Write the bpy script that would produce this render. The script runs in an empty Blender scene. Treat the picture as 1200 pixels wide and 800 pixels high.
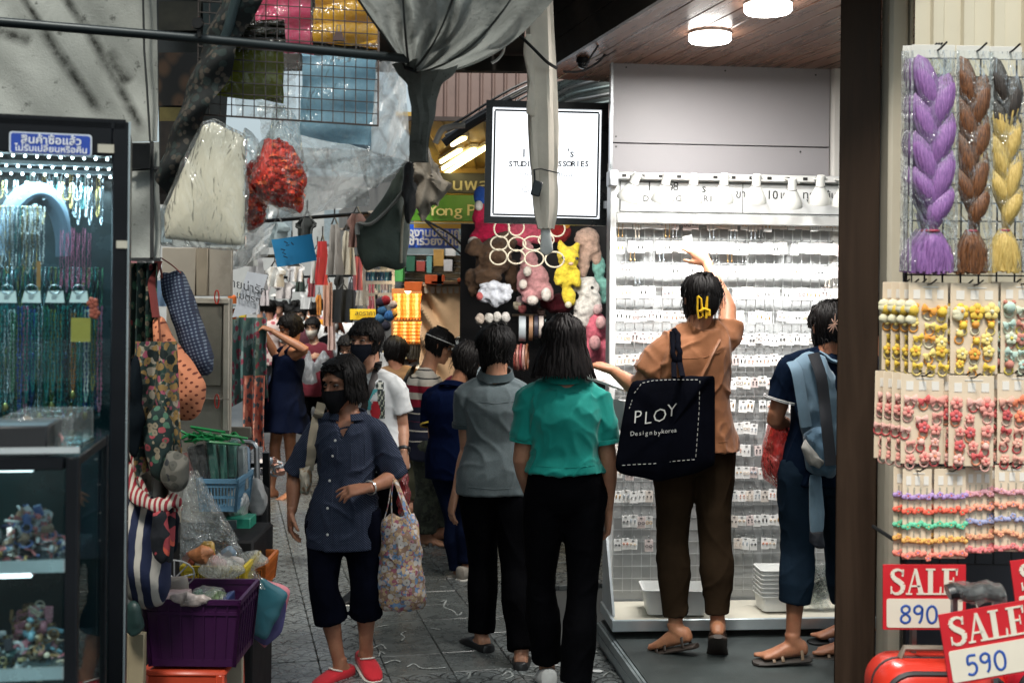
import bpy, bmesh, math, random
import numpy as np
from mathutils import Vector, Matrix
from math import sin, cos, pi, radians, atan2, sqrt
rnd=random.Random(7)
SC=bpy.context.scene
COL=SC.collection
# ------------------------------------------------------------------ camera
FPX, CX, HY, CAMH=1400.0, 600.0, 345.0, 1.75
ROLL=radians(0.6)
cam_d=bpy.data.cameras.new('camera')
cam_d.sensor_width=36.0
cam_d.lens=36.0*FPX/1200.0
cam_d.shift_y=-55.0/1200.0
cam_d.clip_start, cam_d.clip_end=0.05, 500.0
cam_d.dof.use_dof=True
cam_d.dof.focus_distance=5.45
cam_d.dof.aperture_fstop=5.6
cam=bpy.data.objects.new('camera', cam_d)
COL.objects.link(cam)
cam.matrix_world=Matrix.Translation((0, 0, CAMH))@Matrix.Rotation(pi/2, 4, 'X')@Matrix.Rotation(ROLL, 4, 'Z')
SC.camera=cam
# ------------------------------------------------------------------ sky, sun, exposure
SUN_EL, SUN_AZ=radians(58), radians(196)
W=bpy.data.worlds.new('World'); SC.world=W; W.use_nodes=True
_nt=W.node_tree; _nt.nodes.clear()
_sky=_nt.nodes.new('ShaderNodeTexSky'); _sky.sky_type='NISHITA'; _sky.sun_disc=False
_sky.sun_elevation=SUN_EL; _sky.sun_rotation=SUN_AZ
_sky.dust_density=4.0; _sky.air_density=1.0; _sky.ozone_density=1.0
_hs=_nt.nodes.new('ShaderNodeHueSaturation'); _hs.inputs['Saturation'].default_value=0.35
_bg=_nt.nodes.new('ShaderNodeBackground'); _bg.inputs['Strength'].default_value=0.09
_wo=_nt.nodes.new('ShaderNodeOutputWorld')
_nt.links.new(_sky.outputs[0], _hs.inputs['Color']); _tn=_nt.nodes.new('ShaderNodeMix'); _tn.data_type='RGBA'; _tn.blend_type='MULTIPLY'; _tn.inputs[0].default_value=1.0; _tn.inputs[7].default_value=(.90, 1.0, 1.0, 1)
_nt.links.new(_hs.outputs[0], _tn.inputs[6]); _nt.links.new(_tn.outputs[2], _bg.inputs[0]); _nt.links.new(_bg.outputs[0], _wo.inputs[0])
_sl=bpy.data.lights.new('sun', 'SUN'); _sl.energy=1.7; _sl.angle=radians(12); _sl.color=(1, .94, .85)
_so=bpy.data.objects.new('sun', _sl); COL.objects.link(_so)
_so.rotation_euler=Vector((sin(SUN_AZ)*cos(SUN_EL), cos(SUN_AZ)*cos(SUN_EL), sin(SUN_EL))).to_track_quat('Z', 'Y').to_euler()
SC.view_settings.view_transform='Standard'
SC.view_settings.look='None'
SC.view_settings.exposure=1.02
SC.view_settings.gamma=1.0
SC.view_settings.use_curve_mapping=False
SC.render.engine='CYCLES'
SC.cycles.use_denoising=True
SC.cycles.max_bounces=8
SC.cycles.diffuse_bounces=3
SC.cycles.glossy_bounces=3
SC.cycles.transmission_bounces=4
SC.cycles.transparent_max_bounces=14
SC.cycles.caustics_reflective=False
SC.cycles.caustics_refractive=False
SC.cycles.sample_clamp_indirect=4.0
def at(px, py, d):
 """The point of the place seen at photo pixel (px, py) d metres in front of the camera."""
 a, b=px-CX, HY-py
 u=a*cos(ROLL)-b*sin(ROLL)
 v=a*sin(ROLL)+b*cos(ROLL)
 return Vector((u*d/FPX, d, CAMH+v*d/FPX))
ALLEY=Vector((-0.24, 1.0, 0)).normalized()
ACROSS=Vector((ALLEY.y, -ALLEY.x, 0))
# ------------------------------------------------------------------ things, parts, tags
def tag(o, label=None, cat=None, group=None, kind=None):
 if label:o['label']=label
 if cat:o['category']=cat
 if group:o['group']=group
 if kind:o['kind']=kind
 return o
def thing(name, label, cat, loc=(0, 0, 0), group=None):
 o=bpy.data.objects.new(name, None); COL.objects.link(o)
 o.empty_display_size=0.1
 o.location=loc
 return tag(o, label, cat, group)
def wloc(o):
 v=Vector((0, 0, 0))
 while o is not None:
  v=v+o.location; o=o.parent
 return v
def copy_thing(o, loc=None, rotz=None, label=None, parent=None):
 c=o.copy(); COL.objects.link(c); c.parent=parent
 if loc is not None:c.location=loc
 if rotz is not None:c.rotation_euler=(c.rotation_euler[0], c.rotation_euler[1], rotz)
 if label:c['label']=label
 for ch in list(o.children):
  copy_thing(ch, parent=c)
 return c
 # ------------------------------------------------------------------ mesh builder
def frame_from(z, hint=None):
 z=Vector(z).normalized()
 h=Vector(hint) if hint is not None else (Vector((0, 0, 1)) if abs(z.z)<.9 else Vector((1, 0, 0)))
 x=h.cross(z)
 if x.length<1e-6:x=Vector((1, 0, 0)).cross(z)
 x.normalize()
 y=z.cross(x)
 return Matrix((x, y, z)).transposed()
def RZ(a):return Matrix.Rotation(a, 3, 'Z')
def RX(a):return Matrix.Rotation(a, 3, 'X')
def RY(a):return Matrix.Rotation(a, 3, 'Y')
class MB:
 def __init__(s):s.v, s.f, s.m=[], [], []
 def add(s, vs, fs, mi=0):
  o=len(s.v)
  s.v.extend([tuple(v) for v in vs])
  s.f.extend([tuple(i+o for i in f) for f in fs])
  s.m.extend([mi]*len(fs))
  return s
 def box(s, c, sz, R=None, mi=0, ch=0.0):
  c=Vector(c); hx, hy, hz=sz[0]/2, sz[1]/2, sz[2]/2
  if ch<=0:
   vs=[Vector((x, y, z)) for z in (-hz, hz) for y in (-hy, hy) for x in (-hx, hx)]
   fs=[(0, 2, 3, 1), (4, 5, 7, 6), (0, 1, 5, 4), (2, 6, 7, 3), (0, 4, 6, 2), (1, 3, 7, 5)]
  else :
   ch=min(ch, hx*.9, hy*.9, hz*.9)
   vs, idx=[], {}
   for sx in (-1, 1):
    for sy in (-1, 1):
     for sz_ in (-1, 1):
      for k in range(3):
       p=[sx*(hx-ch), sy*(hy-ch), sz_*(hz-ch)]
       p[k]=(sx*hx, sy*hy, sz_*hz)[k]
       idx[(sx, sy, sz_, k)]=len(vs); vs.append(Vector(p))
   fs=[]
   for k in range(3):
    a, b=[i for i in range(3) if i!=k]
    for sg in (-1, 1):
     q=[]
     for (u, w) in ((-1, -1), (1, -1), (1, 1), (-1, 1)):
      t=[0, 0, 0]; t[k]=sg; t[a]=u; t[b]=w
      q.append(idx[(t[0], t[1], t[2], k)])
     fs.append(tuple(q))
   for k in range(3):
    a, b=[i for i in range(3) if i!=k]
    for u in (-1, 1):
     for w in (-1, 1):
      q=[]
      for sg, kk in ((-1, a), (-1, b), (1, b), (1, a)):
       t=[0, 0, 0]; t[k]=sg; t[a]=u; t[b]=w
       q.append(idx[(t[0], t[1], t[2], kk)])
      fs.append(tuple(q))
   for sx in (-1, 1):
    for sy in (-1, 1):
     for sz_ in (-1, 1):
      fs.append(tuple(idx[(sx, sy, sz_, k)] for k in range(3)))
  if R is not None:vs=[R@v for v in vs]
  return s.add([c+v for v in vs], fs, mi)
 def beam(s, p0, p1, w, h=None, up=None, mi=0, ch=0):
  p0, p1=Vector(p0), Vector(p1); h=h or w
  return s.box((p0+p1)/2, (w, h, (p1-p0).length), frame_from(p1-p0, up), mi, ch)
 def rings(s, rings, mi=0, caps=True, closed=False):
  n=len(rings[0]); vs=[v for r in rings for v in r]; fs=[]
  R=len(rings)
  for i in range(R if closed else R-1):
   a, b=i*n, ((i+1)%R)*n
   for j in range(n):
    k=(j+1)%n
    fs.append((a+j, a+k, b+k, b+j))
  if caps and not closed:
   fs.append(tuple(range(n))[::-1]); fs.append(tuple((R-1)*n+j for j in range(n)))
  return s.add(vs, fs, mi)
 def tube(s, pts, r, n=8, mi=0, caps=True, flat=1.0, hint=None, closed=False):
  pts=[Vector(p) for p in pts]; L=len(pts)
  rs=list(r) if hasattr(r, '__len__') else [r]*L
  rings=[]; x=None
  for i, p in enumerate(pts):
   if closed:t=pts[(i+1)%L]-pts[i-1]
   else :t=pts[min(i+1, L-1)]-pts[max(i-1, 0)]
   if t.length<1e-9:t=Vector((0, 0, 1))
   t.normalize()
   if x is None:
    x=frame_from(t, hint).col[0].copy() if hint is None else (Vector(hint)-t*Vector(hint).dot(t)).normalized()
   else :
    x=x-t*x.dot(t)
    x=x.normalized() if x.length>1e-6 else frame_from(t).col[0].copy()
   y=t.cross(x)
   rings.append([p+x*(rs[i]*cos(2*pi*k/n))+y*(rs[i]*flat*sin(2*pi*k/n)) for k in range(n)])
  return s.rings(rings, mi, caps, closed)
 def ell(s, c, r, R=None, n=14, m=9, mi=0):
  c=Vector(c)
  if not hasattr(r, '__len__'):r=(r, r, r)
  vs=[Vector((0, 0, -r[2]))]
  for i in range(1, m):
   a=-pi/2+pi*i/m
   for j in range(n):
    b=2*pi*j/n
    vs.append(Vector((r[0]*cos(a)*cos(b), r[1]*cos(a)*sin(b), r[2]*sin(a))))
  vs.append(Vector((0, 0, r[2])))
  fs=[(0, 1+(j+1)%n, 1+j) for j in range(n)]
  for i in range(m-2):
   for j in range(n):
    a, b=1+i*n, 1+(i+1)*n
    fs.append((a+j, a+(j+1)%n, b+(j+1)%n, b+j))
  t=len(vs)-1; a=1+(m-2)*n
  fs+=[(a+j, a+(j+1)%n, t) for j in range(n)]
  if R is not None:vs=[R@v for v in vs]
  return s.add([c+v for v in vs], fs, mi)
 def lathe(s, prof, c=(0, 0, 0), R=None, n=20, mi=0, caps=True):
  c=Vector(c); rings=[]
  for (r, z) in prof:
   ring=[Vector((r*cos(2*pi*k/n), r*sin(2*pi*k/n), z)) for k in range(n)]
   if R is not None:ring=[R@v for v in ring]
   rings.append([c+v for v in ring])
  return s.rings(rings, mi, caps)
 def sheet(s, P, th=0.0, mi=0):
  """P[i][j] a grid of points; th > 0 gives the sheet a thickness."""
  A=np.array([[tuple(p) for p in row] for row in P], float)
  n, m=A.shape[:2]
  fs=[(i*m+j, i*m+j+1, (i+1)*m+j+1, (i+1)*m+j) for i in range(n-1) for j in range(m-1)]
  if th<=0:return s.add([tuple(v) for v in A.reshape(-1, 3)], fs, mi)
  gu=np.gradient(A, axis=0); gv=np.gradient(A, axis=1)
  N=np.cross(gu, gv); N/=(np.linalg.norm(N, axis=2, keepdims=True)+1e-12)
  T=(A+N*th/2).reshape(-1, 3); B=(A-N*th/2).reshape(-1, 3); o=n*m
  fs2=list(fs)+[tuple(i+o for i in f[::-1]) for f in fs]
  edge=[(0, j) for j in range(m)]+[(i, m-1) for i in range(1, n)]+[(n-1, j) for j in range(m-2, -1, -1)]+[(i, 0) for i in range(n-2, 0, -1)]
  for k in range(len(edge)):
   a=edge[k][0]*m+edge[k][1]; q=edge[(k+1)%len(edge)]; b=q[0]*m+q[1]
   fs2.append((a, b, b+o, a+o))
  return s.add([tuple(v) for v in T]+[tuple(v) for v in B], fs2, mi)
 def prism(s, pts, c, ax, ay, th, mi=0):
  """A 2-D outline (pts) in the plane ax, ay at c, th thick."""
  c, ax, ay=Vector(c), Vector(ax), Vector(ay); nz=ax.cross(ay).normalized()
  n=len(pts)
  f=[c+ax*x+ay*y+nz*th/2 for x, y in pts]; b=[v-nz*th for v in f]
  fs=[tuple(range(n)), tuple(range(2*n-1, n-1, -1))]+[(i, i+n, (i+1)%n+n, (i+1)%n) for i in range(n)]
  return s.add(f+b, fs, mi)
 def mesh(s, name, org=(0, 0, 0), norm=True):
  me=bpy.data.meshes.new(name)
  o=Vector(org)
  me.from_pydata([(v[0]-o.x, v[1]-o.y, v[2]-o.z) for v in s.v], [], s.f)
  if any(s.m):me.polygons.foreach_set('material_index', s.m)
  if norm and len(s.f)<30000:
   bm=bmesh.new(); bm.from_mesh(me)
   bmesh.ops.recalc_face_normals(bm, faces=bm.faces); bm.to_mesh(me); bm.free()
  return me
 def build(s, name, mats, parent=None, loc=None, sharp=38, norm=True):
  """Link what was collected as ONE object; coordinates are the world's, the origin is the parent's (or loc)."""
  if parent is not None:org=wloc(parent)
  elif loc is not None:org=Vector(loc)
  else :org=Vector((0, 0, 0))
  me=s.mesh(name, org, norm)
  return put(name, me, mats, parent, None if parent is not None else org, sharp)
def put(name, me, mats, parent=None, loc=None, sharp=38):
 for m in (mats if isinstance(mats, (list, tuple)) else [mats]):me.materials.append(m)
 me.polygons.foreach_set('use_smooth', [True]*len(me.polygons))
 if sharp is not None:
  try :me.set_sharp_from_angle(angle=radians(sharp))
  except Exception:pass
 o=bpy.data.objects.new(name, me); COL.objects.link(o)
 if parent is not None:o.parent=parent
 elif loc is not None:o.location=loc
 return o
QUEUE=[]
def remesh_later(mb, vox, fin, dec=None, smooth=0):
 me=mb.mesh('tmp', norm=False)
 o=bpy.data.objects.new('tmp', me); COL.objects.link(o)
 m=o.modifiers.new('r', 'REMESH'); m.mode='VOXEL'; m.voxel_size=vox
 if smooth:
  m=o.modifiers.new('s', 'SMOOTH'); m.factor=.5; m.iterations=smooth
 QUEUE.append((o, fin))
def flush():
 bpy.context.view_layer.update()
 dg=bpy.context.evaluated_depsgraph_get()
 done=[]
 for o, fin in QUEUE:
  done.append((bpy.data.meshes.new_from_object(o.evaluated_get(dg)), fin, o))
 for me, fin, o in done:
  old=o.data
  bpy.data.objects.remove(o); bpy.data.meshes.remove(old)
  fin(me)
 QUEUE.clear()
def verts_of(me):
 a=np.empty(len(me.vertices)*3); me.vertices.foreach_get('co', a); return a.reshape(-1, 3)
def normals_of(me):
 a=np.empty(len(me.vertices)*3); me.vertex_normals.foreach_get('vector', a); return a.reshape(-1, 3)
def set_verts(me, A):
 me.vertices.foreach_set('co', np.ascontiguousarray(A, dtype=np.float64).ravel()); me.update()
def pnoise(P, scale, seed, n=7):
 """Smooth pseudo-noise about -1..1, from warped sines."""
 r=np.random.RandomState(seed)
 D=r.normal(size=(n, 3)); D/=np.linalg.norm(D, axis=1, keepdims=True)
 P=np.asarray(P)*scale
 Wp=P+.6*np.sin(P[:, [1, 2, 0]]*1.3+r.rand(3)*6.28)
 out=0
 for k in range(n):
  out=out+np.sin((Wp@D[k])*r.uniform(.7, 1.6)+r.rand()*6.28)
 return out/sqrt(n)/1.1
def text_mesh(body, size, extrude=0.0015, align='CENTER', font=None, bold=0.0, res=2):
 cu=bpy.data.curves.new('t', 'FONT'); cu.body=body; cu.size=size; cu.extrude=extrude
 cu.align_x=align; cu.align_y='CENTER'; cu.resolution_u=res; cu.offset=bold
 o=bpy.data.objects.new('t', cu); COL.objects.link(o)
 dg=bpy.context.evaluated_depsgraph_get()
 me=bpy.data.meshes.new_from_object(o.evaluated_get(dg))
 bpy.data.objects.remove(o); bpy.data.curves.remove(cu)
 return me
def lettering(body, size, c, ax, ay, m, parent, name='lettering', bold=0.0, sx=1.0, align='CENTER', extrude=.0012, shear=0):
 """Raised letters, as a part, at world point c in the plane ax (reading direction), ay (up)."""
 me=text_mesh(body, size, extrude, align, bold=bold)
 ax, ay=Vector(ax).normalized(), Vector(ay).normalized(); az=ax.cross(ay)
 A=verts_of(me)
 o=wloc(parent) if parent is not None else Vector((0, 0, 0))
 B=np.array([tuple(Vector(c)-o)])+np.outer(A[:, 0]*sx+shear*A[:, 1], ax)+np.outer(A[:, 1], ay)+np.outer(A[:, 2], az)
 set_verts(me, B)
 return put(name, me, m, parent, sharp=None)
 # ------------------------------------------------------------------ materials
def hexc(h):
 h=h.lstrip('#'); c=[int(h[i:i+2], 16)/255 for i in (0, 2, 4)]
 return tuple(x/12.92 if x<=.04045 else ((x+.055)/1.055)**2.4 for x in c)+(1, )
def col(c):
 if isinstance(c, str):return hexc(c)
 return tuple(c)+(1, ) if len(c)==3 else tuple(c)
def nd(nt, t, ins=None, **at_):
 n=nt.nodes.new('ShaderNode'+t)
 for k, v in at_.items():setattr(n, k, v)
 for k, v in (ins or {}).items():
  s=n.inputs[k]
  if isinstance(v, bpy.types.NodeSocket):nt.links.new(v, s)
  else :s.default_value=v
 return n
def new_mat(name):
 m=bpy.data.materials.new(name); m.use_nodes=True; nt=m.node_tree; nt.nodes.clear()
 out=nt.nodes.new('ShaderNodeOutputMaterial')
 return m, nt, out
def coords(nt, kind='Object', scale=(1, 1, 1), rot=(0, 0, 0), loc=(0, 0, 0)):
 tc=nd(nt, 'TexCoord')
 mp=nd(nt, 'Mapping', {'Vector':tc.outputs[kind], 'Scale':scale, 'Rotation':rot, 'Location':loc})
 return mp.outputs[0]
def mixc(nt, f, a, b, mode='MIX'):
 n=nd(nt, 'Mix', data_type='RGBA', blend_type=mode)
 for k, v in ((0, f), (6, a), (7, b)):
  if isinstance(v, bpy.types.NodeSocket):nt.links.new(v, n.inputs[k])
  elif k==0:n.inputs[0].default_value=v
  else :n.inputs[k].default_value=col(v)
 return n.outputs[2]
def math_(nt, op, a, b=0.0, c=None):
 n=nd(nt, 'Math', operation=op)
 for k, v in ((0, a), (1, b), (2, c)):
  if v is None:continue
  if isinstance(v, bpy.types.NodeSocket):nt.links.new(v, n.inputs[k])
  else :n.inputs[k].default_value=v
 return n.outputs[0]
def ramp(nt, f, stops, interp='LINEAR'):
 n=nd(nt, 'ValToRGB', {'Fac':f}); e=n.color_ramp.elements; n.color_ramp.interpolation=interp
 while len(e)<len(stops):e.new(.5)
 for k, (p, c) in enumerate(stops):e[k].position=p; e[k].color=col(c) if not isinstance(c, (int, float)) else (c, c, c, 1)
 return n.outputs[0]
def noise_(nt, v, scale, detail=4, rough=.55, dist=0.0):
 return nd(nt, 'TexNoise', {'Vector':v, 'Scale':scale, 'Detail':detail, 'Roughness':rough, 'Distortion':dist}).outputs[0]
def finish(m, nt, out, color, rough=.6, metal=0.0, bump=None, bdist=.002, bstr=.6, spec=.5, extra=None):
 ins={'Roughness':rough, 'Metallic':metal, 'Specular IOR Level':spec}
 ins['Base Color']=color if isinstance(color, bpy.types.NodeSocket) else col(color)
 if bump is not None:
  b=nd(nt, 'Bump', {'Height':bump, 'Distance':bdist, 'Strength':bstr}); ins['Normal']=b.outputs[0]
 if extra:ins.update(extra)
 p=nd(nt, 'BsdfPrincipled', ins)
 nt.links.new(p.outputs[0], out.inputs[0])
 return m
_cache={}
def M(c, rough=.55, metal=0.0, var=.18, scale=9.0, bump=.0, bscale=90.0, spec=.5, name=None, dirt=None):
 """Plain surface with some uneven colour, fine relief and (optionally) dirt."""
 key=(str(c), rough, metal, var, scale, bump, bscale, spec, str(dirt))
 if key in _cache:return _cache[key]
 m, nt, out=new_mat(name or 'surface')
 v=coords(nt); cc=col(c)
 n=noise_(nt, v, scale, 5, .6)
 dk=tuple(x*(1-var) for x in cc[:3]); lt=tuple(min(1, x*(1+var)) for x in cc[:3])
 c_=ramp(nt, n, [(.3, dk), (.7, lt)])
 if dirt is not None:
  d=noise_(nt, v, scale*.6, 8, .7, .6)
  c_=mixc(nt, ramp(nt, d, [(.52, 0), (.72, 1)]), c_, dirt)
 rg=ramp(nt, n, [(.3, max(.02, rough-.07)), (.7, min(1, rough+.07))])
 b=noise_(nt, v, bscale, 3, .6) if bump>0 else None
 finish(m, nt, out, c_, rg, metal, b, .003, bump, spec)
 _cache[key]=m
 return m
def EM(c, s, name='light_surface'):
 key=('em', str(c), s)
 if key in _cache:return _cache[key]
 m, nt, out=new_mat(name)
 e=nd(nt, 'Emission', {'Color':col(c), 'Strength':s}); nt.links.new(e.outputs[0], out.inputs[0])
 _cache[key]=m
 return m
def fabric(c, rough=.85, weave=900.0, var=.22, name='fabric', c2=None, heather=0.0, sheen=.15):
 key=('fab', str(c), rough, weave, var, str(c2), heather)
 if key in _cache:return _cache[key]
 m, nt, out=new_mat(name); v=coords(nt); cc=col(c)
 n=noise_(nt, v, 7, 4, .6)
 c_=ramp(nt, n, [(.3, tuple(x*(1-var) for x in cc[:3])), (.7, tuple(min(1, x*(1+var)) for x in cc[:3]))])
 if heather:
  h=ramp(nt, noise_(nt, coords(nt, scale=(1, 1, 3)), 260, 3, .8), [(.35, 0), (.65, 1)])
  c_=mixc(nt, math_(nt, 'MULTIPLY', h, heather), c_, c2 or tuple(min(1, x*2.2+.02) for x in cc[:3]))
 b=noise_(nt, v, weave, 2, .5)
 b2=math_(nt, 'ADD', math_(nt, 'MULTIPLY', b, .25), noise_(nt, v, 28, 3, .6))
 finish(m, nt, out, c_, rough, 0, b2, .004, .35, .25 if max(cc[:3])>.03 else .03, {'Sheen Weight':sheen if max(cc[:3])>.03 else 0.0, 'Sheen Roughness':.5})
 _cache[key]=m
 return m
def film(name='clear_plastic', tint=(.95, .97, .96), body=.12, rough=.12, crinkle=14.0, cstr=.8, milk=(.75, .78, .76), gloss=.5):
 """Thin crinkled plastic: mostly seen through, with glints along its creases."""
 key=('film', str(tint), body, rough, crinkle, cstr, str(milk), gloss)
 if key in _cache:return _cache[key]
 m, nt, out=new_mat(name); v=coords(nt)
 r1=math_(nt, 'ABSOLUTE', math_(nt, 'SUBTRACT', noise_(nt, coords(nt, scale=(1, 1, .45), rot=(0, .5, 0)), crinkle, 3, .55, .8), .5))
 r2=math_(nt, 'ABSOLUTE', math_(nt, 'SUBTRACT', noise_(nt, coords(nt, scale=(1, 1, .35), rot=(0, -.7, 0)), crinkle*1.9, 3, .5, .5), .5))
 f=math_(nt, 'MINIMUM', r1, math_(nt, 'ADD', r2, .02))
 h=math_(nt, 'ADD', math_(nt, 'MULTIPLY', r1, 4.0), math_(nt, 'MULTIPLY', r2, 2.0))
 b=nd(nt, 'Bump', {'Height':h, 'Distance':.012, 'Strength':cstr}).outputs[0]
 tr=nd(nt, 'BsdfTransparent', {'Color':col(tint)})
 gl=nd(nt, 'BsdfGlossy', {'Color':(1, 1, 1, 1), 'Roughness':rough, 'Normal':b})
 df=nd(nt, 'BsdfDiffuse', {'Color':col(milk), 'Normal':b})
 tl=nd(nt, 'BsdfTranslucent', {'Color':col(milk), 'Normal':b})
 dd=nd(nt, 'MixShader', {0:.5, 1:df.outputs[0], 2:tl.outputs[0]})
 lw=nd(nt, 'LayerWeight', {'Blend':.25, 'Normal':b})
 creases=ramp(nt, f, [(0, min(1, body*1.8+.06)), (.03, body*1.1), (.15, body*.8)])
 m1=nd(nt, 'MixShader', {0:creases, 1:tr.outputs[0], 2:dd.outputs[0]})
 fr=math_(nt, 'MINIMUM', math_(nt, 'ADD', math_(nt, 'MULTIPLY', lw.outputs[0], gloss), .02), .6)
 m2=nd(nt, 'MixShader', {0:fr, 1:m1.outputs[0], 2:gl.outputs[0]})
 nt.links.new(m2.outputs[0], out.inputs[0])
 _cache[key]=m
 return m
def glass(name='glass', tint=(.93, .97, .97), refl=.09, rough=.01):
 m, nt, out=new_mat(name)
 tr=nd(nt, 'BsdfTransparent', {'Color':col(tint)})
 gl=nd(nt, 'BsdfGlossy', {'Color':(1, 1, 1, 1), 'Roughness':rough})
 lw=nd(nt, 'LayerWeight', {'Blend':.3})
 f=math_(nt, 'ADD', math_(nt, 'MULTIPLY', lw.outputs[0], .35), refl*.12)
 mx=nd(nt, 'MixShader', {0:f, 1:tr.outputs[0], 2:gl.outputs[0]})
 nt.links.new(mx.outputs[0], out.inputs[0])
 return m
def floral(name, base, cols, scale=26.0, rough=.8, cover=.55, axis='Object'):
 """Printed cloth: scattered blossoms of several colours on a ground colour."""
 m, nt, out=new_mat(name); v=coords(nt, axis)
 wv=nd(nt, 'TexNoise', {'Vector':v, 'Scale':scale*1.3, 'Detail':2.0}).outputs[1]
 vv=nd(nt, 'VectorMath', {0:v, 1:nd(nt, 'VectorMath', {0:wv, 'Scale':.35/scale}, operation='SCALE').outputs[0]}, operation='ADD').outputs[0]
 c=col(base); last=c
 for k, cc in enumerate(cols):
  vo=nd(nt, 'TexVoronoi', {'Vector':nd(nt, 'VectorMath', {0:vv, 1:(k*1.37, k*.71, k*2.3)}, operation='ADD').outputs[0], 'Scale':scale*(1+.35*(k%3)), 'Randomness':1.0})
  r=math_(nt, 'LESS_THAN', vo.outputs[0], cover*(.55+.12*((k*7)%4)))
  pick=math_(nt, 'GREATER_THAN', nd(nt, 'SeparateColor', {0:vo.outputs[1]}).outputs[0], .45)
  last=mixc(nt, math_(nt, 'MULTIPLY', r, pick), last, cc)
  r2=math_(nt, 'LESS_THAN', vo.outputs[0], .14)
  last=mixc(nt, math_(nt, 'MULTIPLY', r2, pick), last, tuple(min(1, x*.4+.02) for x in col(cc)[:3]))
 b=noise_(nt, v, 30, 3)
 return finish(m, nt, out, last, rough, 0, b, .004, .4, .25)
def stripes(name, axis, period, duty, a, b, rough=.8, dist=.0, off=0.0, coordk='Object'):
 m, nt, out=new_mat(name); v=coords(nt, coordk)
 sx=nd(nt, 'SeparateXYZ', {0:v}).outputs[axis]
 sx=math_(nt, 'ADD', sx, off)
 if dist:sx=math_(nt, 'ADD', sx, math_(nt, 'MULTIPLY', math_(nt, 'SUBTRACT', noise_(nt, v, 9, 2), .5), dist))
 f=math_(nt, 'FRACT', math_(nt, 'DIVIDE', sx, period))
 c=mixc(nt, math_(nt, 'LESS_THAN', f, duty), a, b)
 return finish(m, nt, out, c, rough, 0, noise_(nt, v, 35, 3), .004, .4, .25)
def grime_tarp(name, base, dark, rough=.7, scale=3.0, spots=True):
 m, nt, out=new_mat(name); v=coords(nt)
 n=noise_(nt, v, scale, 7, .65, .4); n2=noise_(nt, v, scale*9, 5, .7)
 c=mixc(nt, ramp(nt, n, [(.38, 0), (.75, .75)]), base, dark)
 c=mixc(nt, ramp(nt, n2, [(.6, 0), (.7, .7 if spots else .2)]), c, tuple(x*.25 for x in col(dark)[:3]))
 return finish(m, nt, out, c, rough, 0, math_(nt, 'ADD', noise_(nt, v, 120, 3), math_(nt, 'MULTIPLY', n, 3)), .003, .5, .3)
def wood(name, a, b, scale=6.0, rough=.45, axis=1, spec=.5):
 m, nt, out=new_mat(name)
 sc=[scale*6]*3; sc[axis]=scale*.5
 v=coords(nt, scale=tuple(sc)); info=nd(nt, 'ObjectInfo')
 v2=nd(nt, 'VectorMath', {0:v, 1:nd(nt, 'CombineXYZ', {0:math_(nt, 'MULTIPLY', info.outputs['Random'], 37.0), 1:math_(nt, 'MULTIPLY', info.outputs['Random'], 91.0), 2:0.0}).outputs[0]}, operation='ADD').outputs[0]
 n=noise_(nt, v2, 1.0, 6, .6, .8)
 c=mixc(nt, ramp(nt, n, [(.3, 0), (.7, 1)]), a, b)
 c=mixc(nt, math_(nt, 'MULTIPLY', info.outputs['Random'], .3), c, tuple(x*.6 for x in col(a)[:3]))
 return finish(m, nt, out, c, ramp(nt, n, [(.3, rough-.08), (.7, rough+.1)]), 0, n, .001, .3, spec)
def skin(c=(.36, .17, .10), name='skin'):
 key=('skin', str(c))
 if key in _cache:return _cache[key]
 m, nt, out=new_mat(name); v=coords(nt); cc=col(c)
 n=noise_(nt, v, 14, 5, .6); n2=noise_(nt, v, 90, 3, .6)
 a=ramp(nt, n, [(.3, tuple(x*f for x, f in zip(cc[:3], (.82, .72, .7)))), (.7, tuple(x*f for x, f in zip(cc[:3], (1.12, 1.1, 1.08))))])
 a=mixc(nt, ramp(nt, n2, [(.45, 0), (.8, .3)]), a, tuple(x*.55 for x in cc[:3])); a=mixc(nt, ramp(nt, noise_(nt, v, 32, 4, .6), [(.5, 0), (.75, .3)]), a, (cc[0]*1.1, cc[1]*.75, cc[2]*.7))
 finish(m, nt, out, a, .48, 0, math_(nt, 'ADD', noise_(nt, v, 260, 2), n2), .0012, .35, .4, {'Subsurface Weight':.08, 'Subsurface Radius':(.02, .008, .004), 'Subsurface Scale':.3})
 _cache[key]=m
 return m
def hair_mat(c=(.006, .005, .005), name='hair'):
 key=('hair', str(c))
 if key in _cache:return _cache[key]
 m, nt, out=new_mat(name)
 v=coords(nt, scale=(1, 1, .14)); n=noise_(nt, v, 260, 3, .6)
 cc=col(c)
 a=ramp(nt, n, [(.3, tuple(x*.5 for x in cc[:3])), (.7, tuple(x*1.2 for x in cc[:3]))])
 finish(m, nt, out, a, .55, 0, n, .001, .4, .16)
 _cache[key]=m
 return m
BLACK=M((.004, .0045, .005), .5, spec=.25, name='black_paint')
BLACKMETAL=M((.008, .009, .010), .42, .2, spec=.3, name='black_metal')
WHITE=M((.78, .78, .77), .4, var=.05, name='white_paint')
WHITEMETAL=M((.62, .63, .64), .35, .2, var=.06, name='white_metal')
STEEL=M((.45, .46, .47), .3, .9, var=.1, name='steel')
CLEAR=film()
GLASS=glass()
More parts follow.
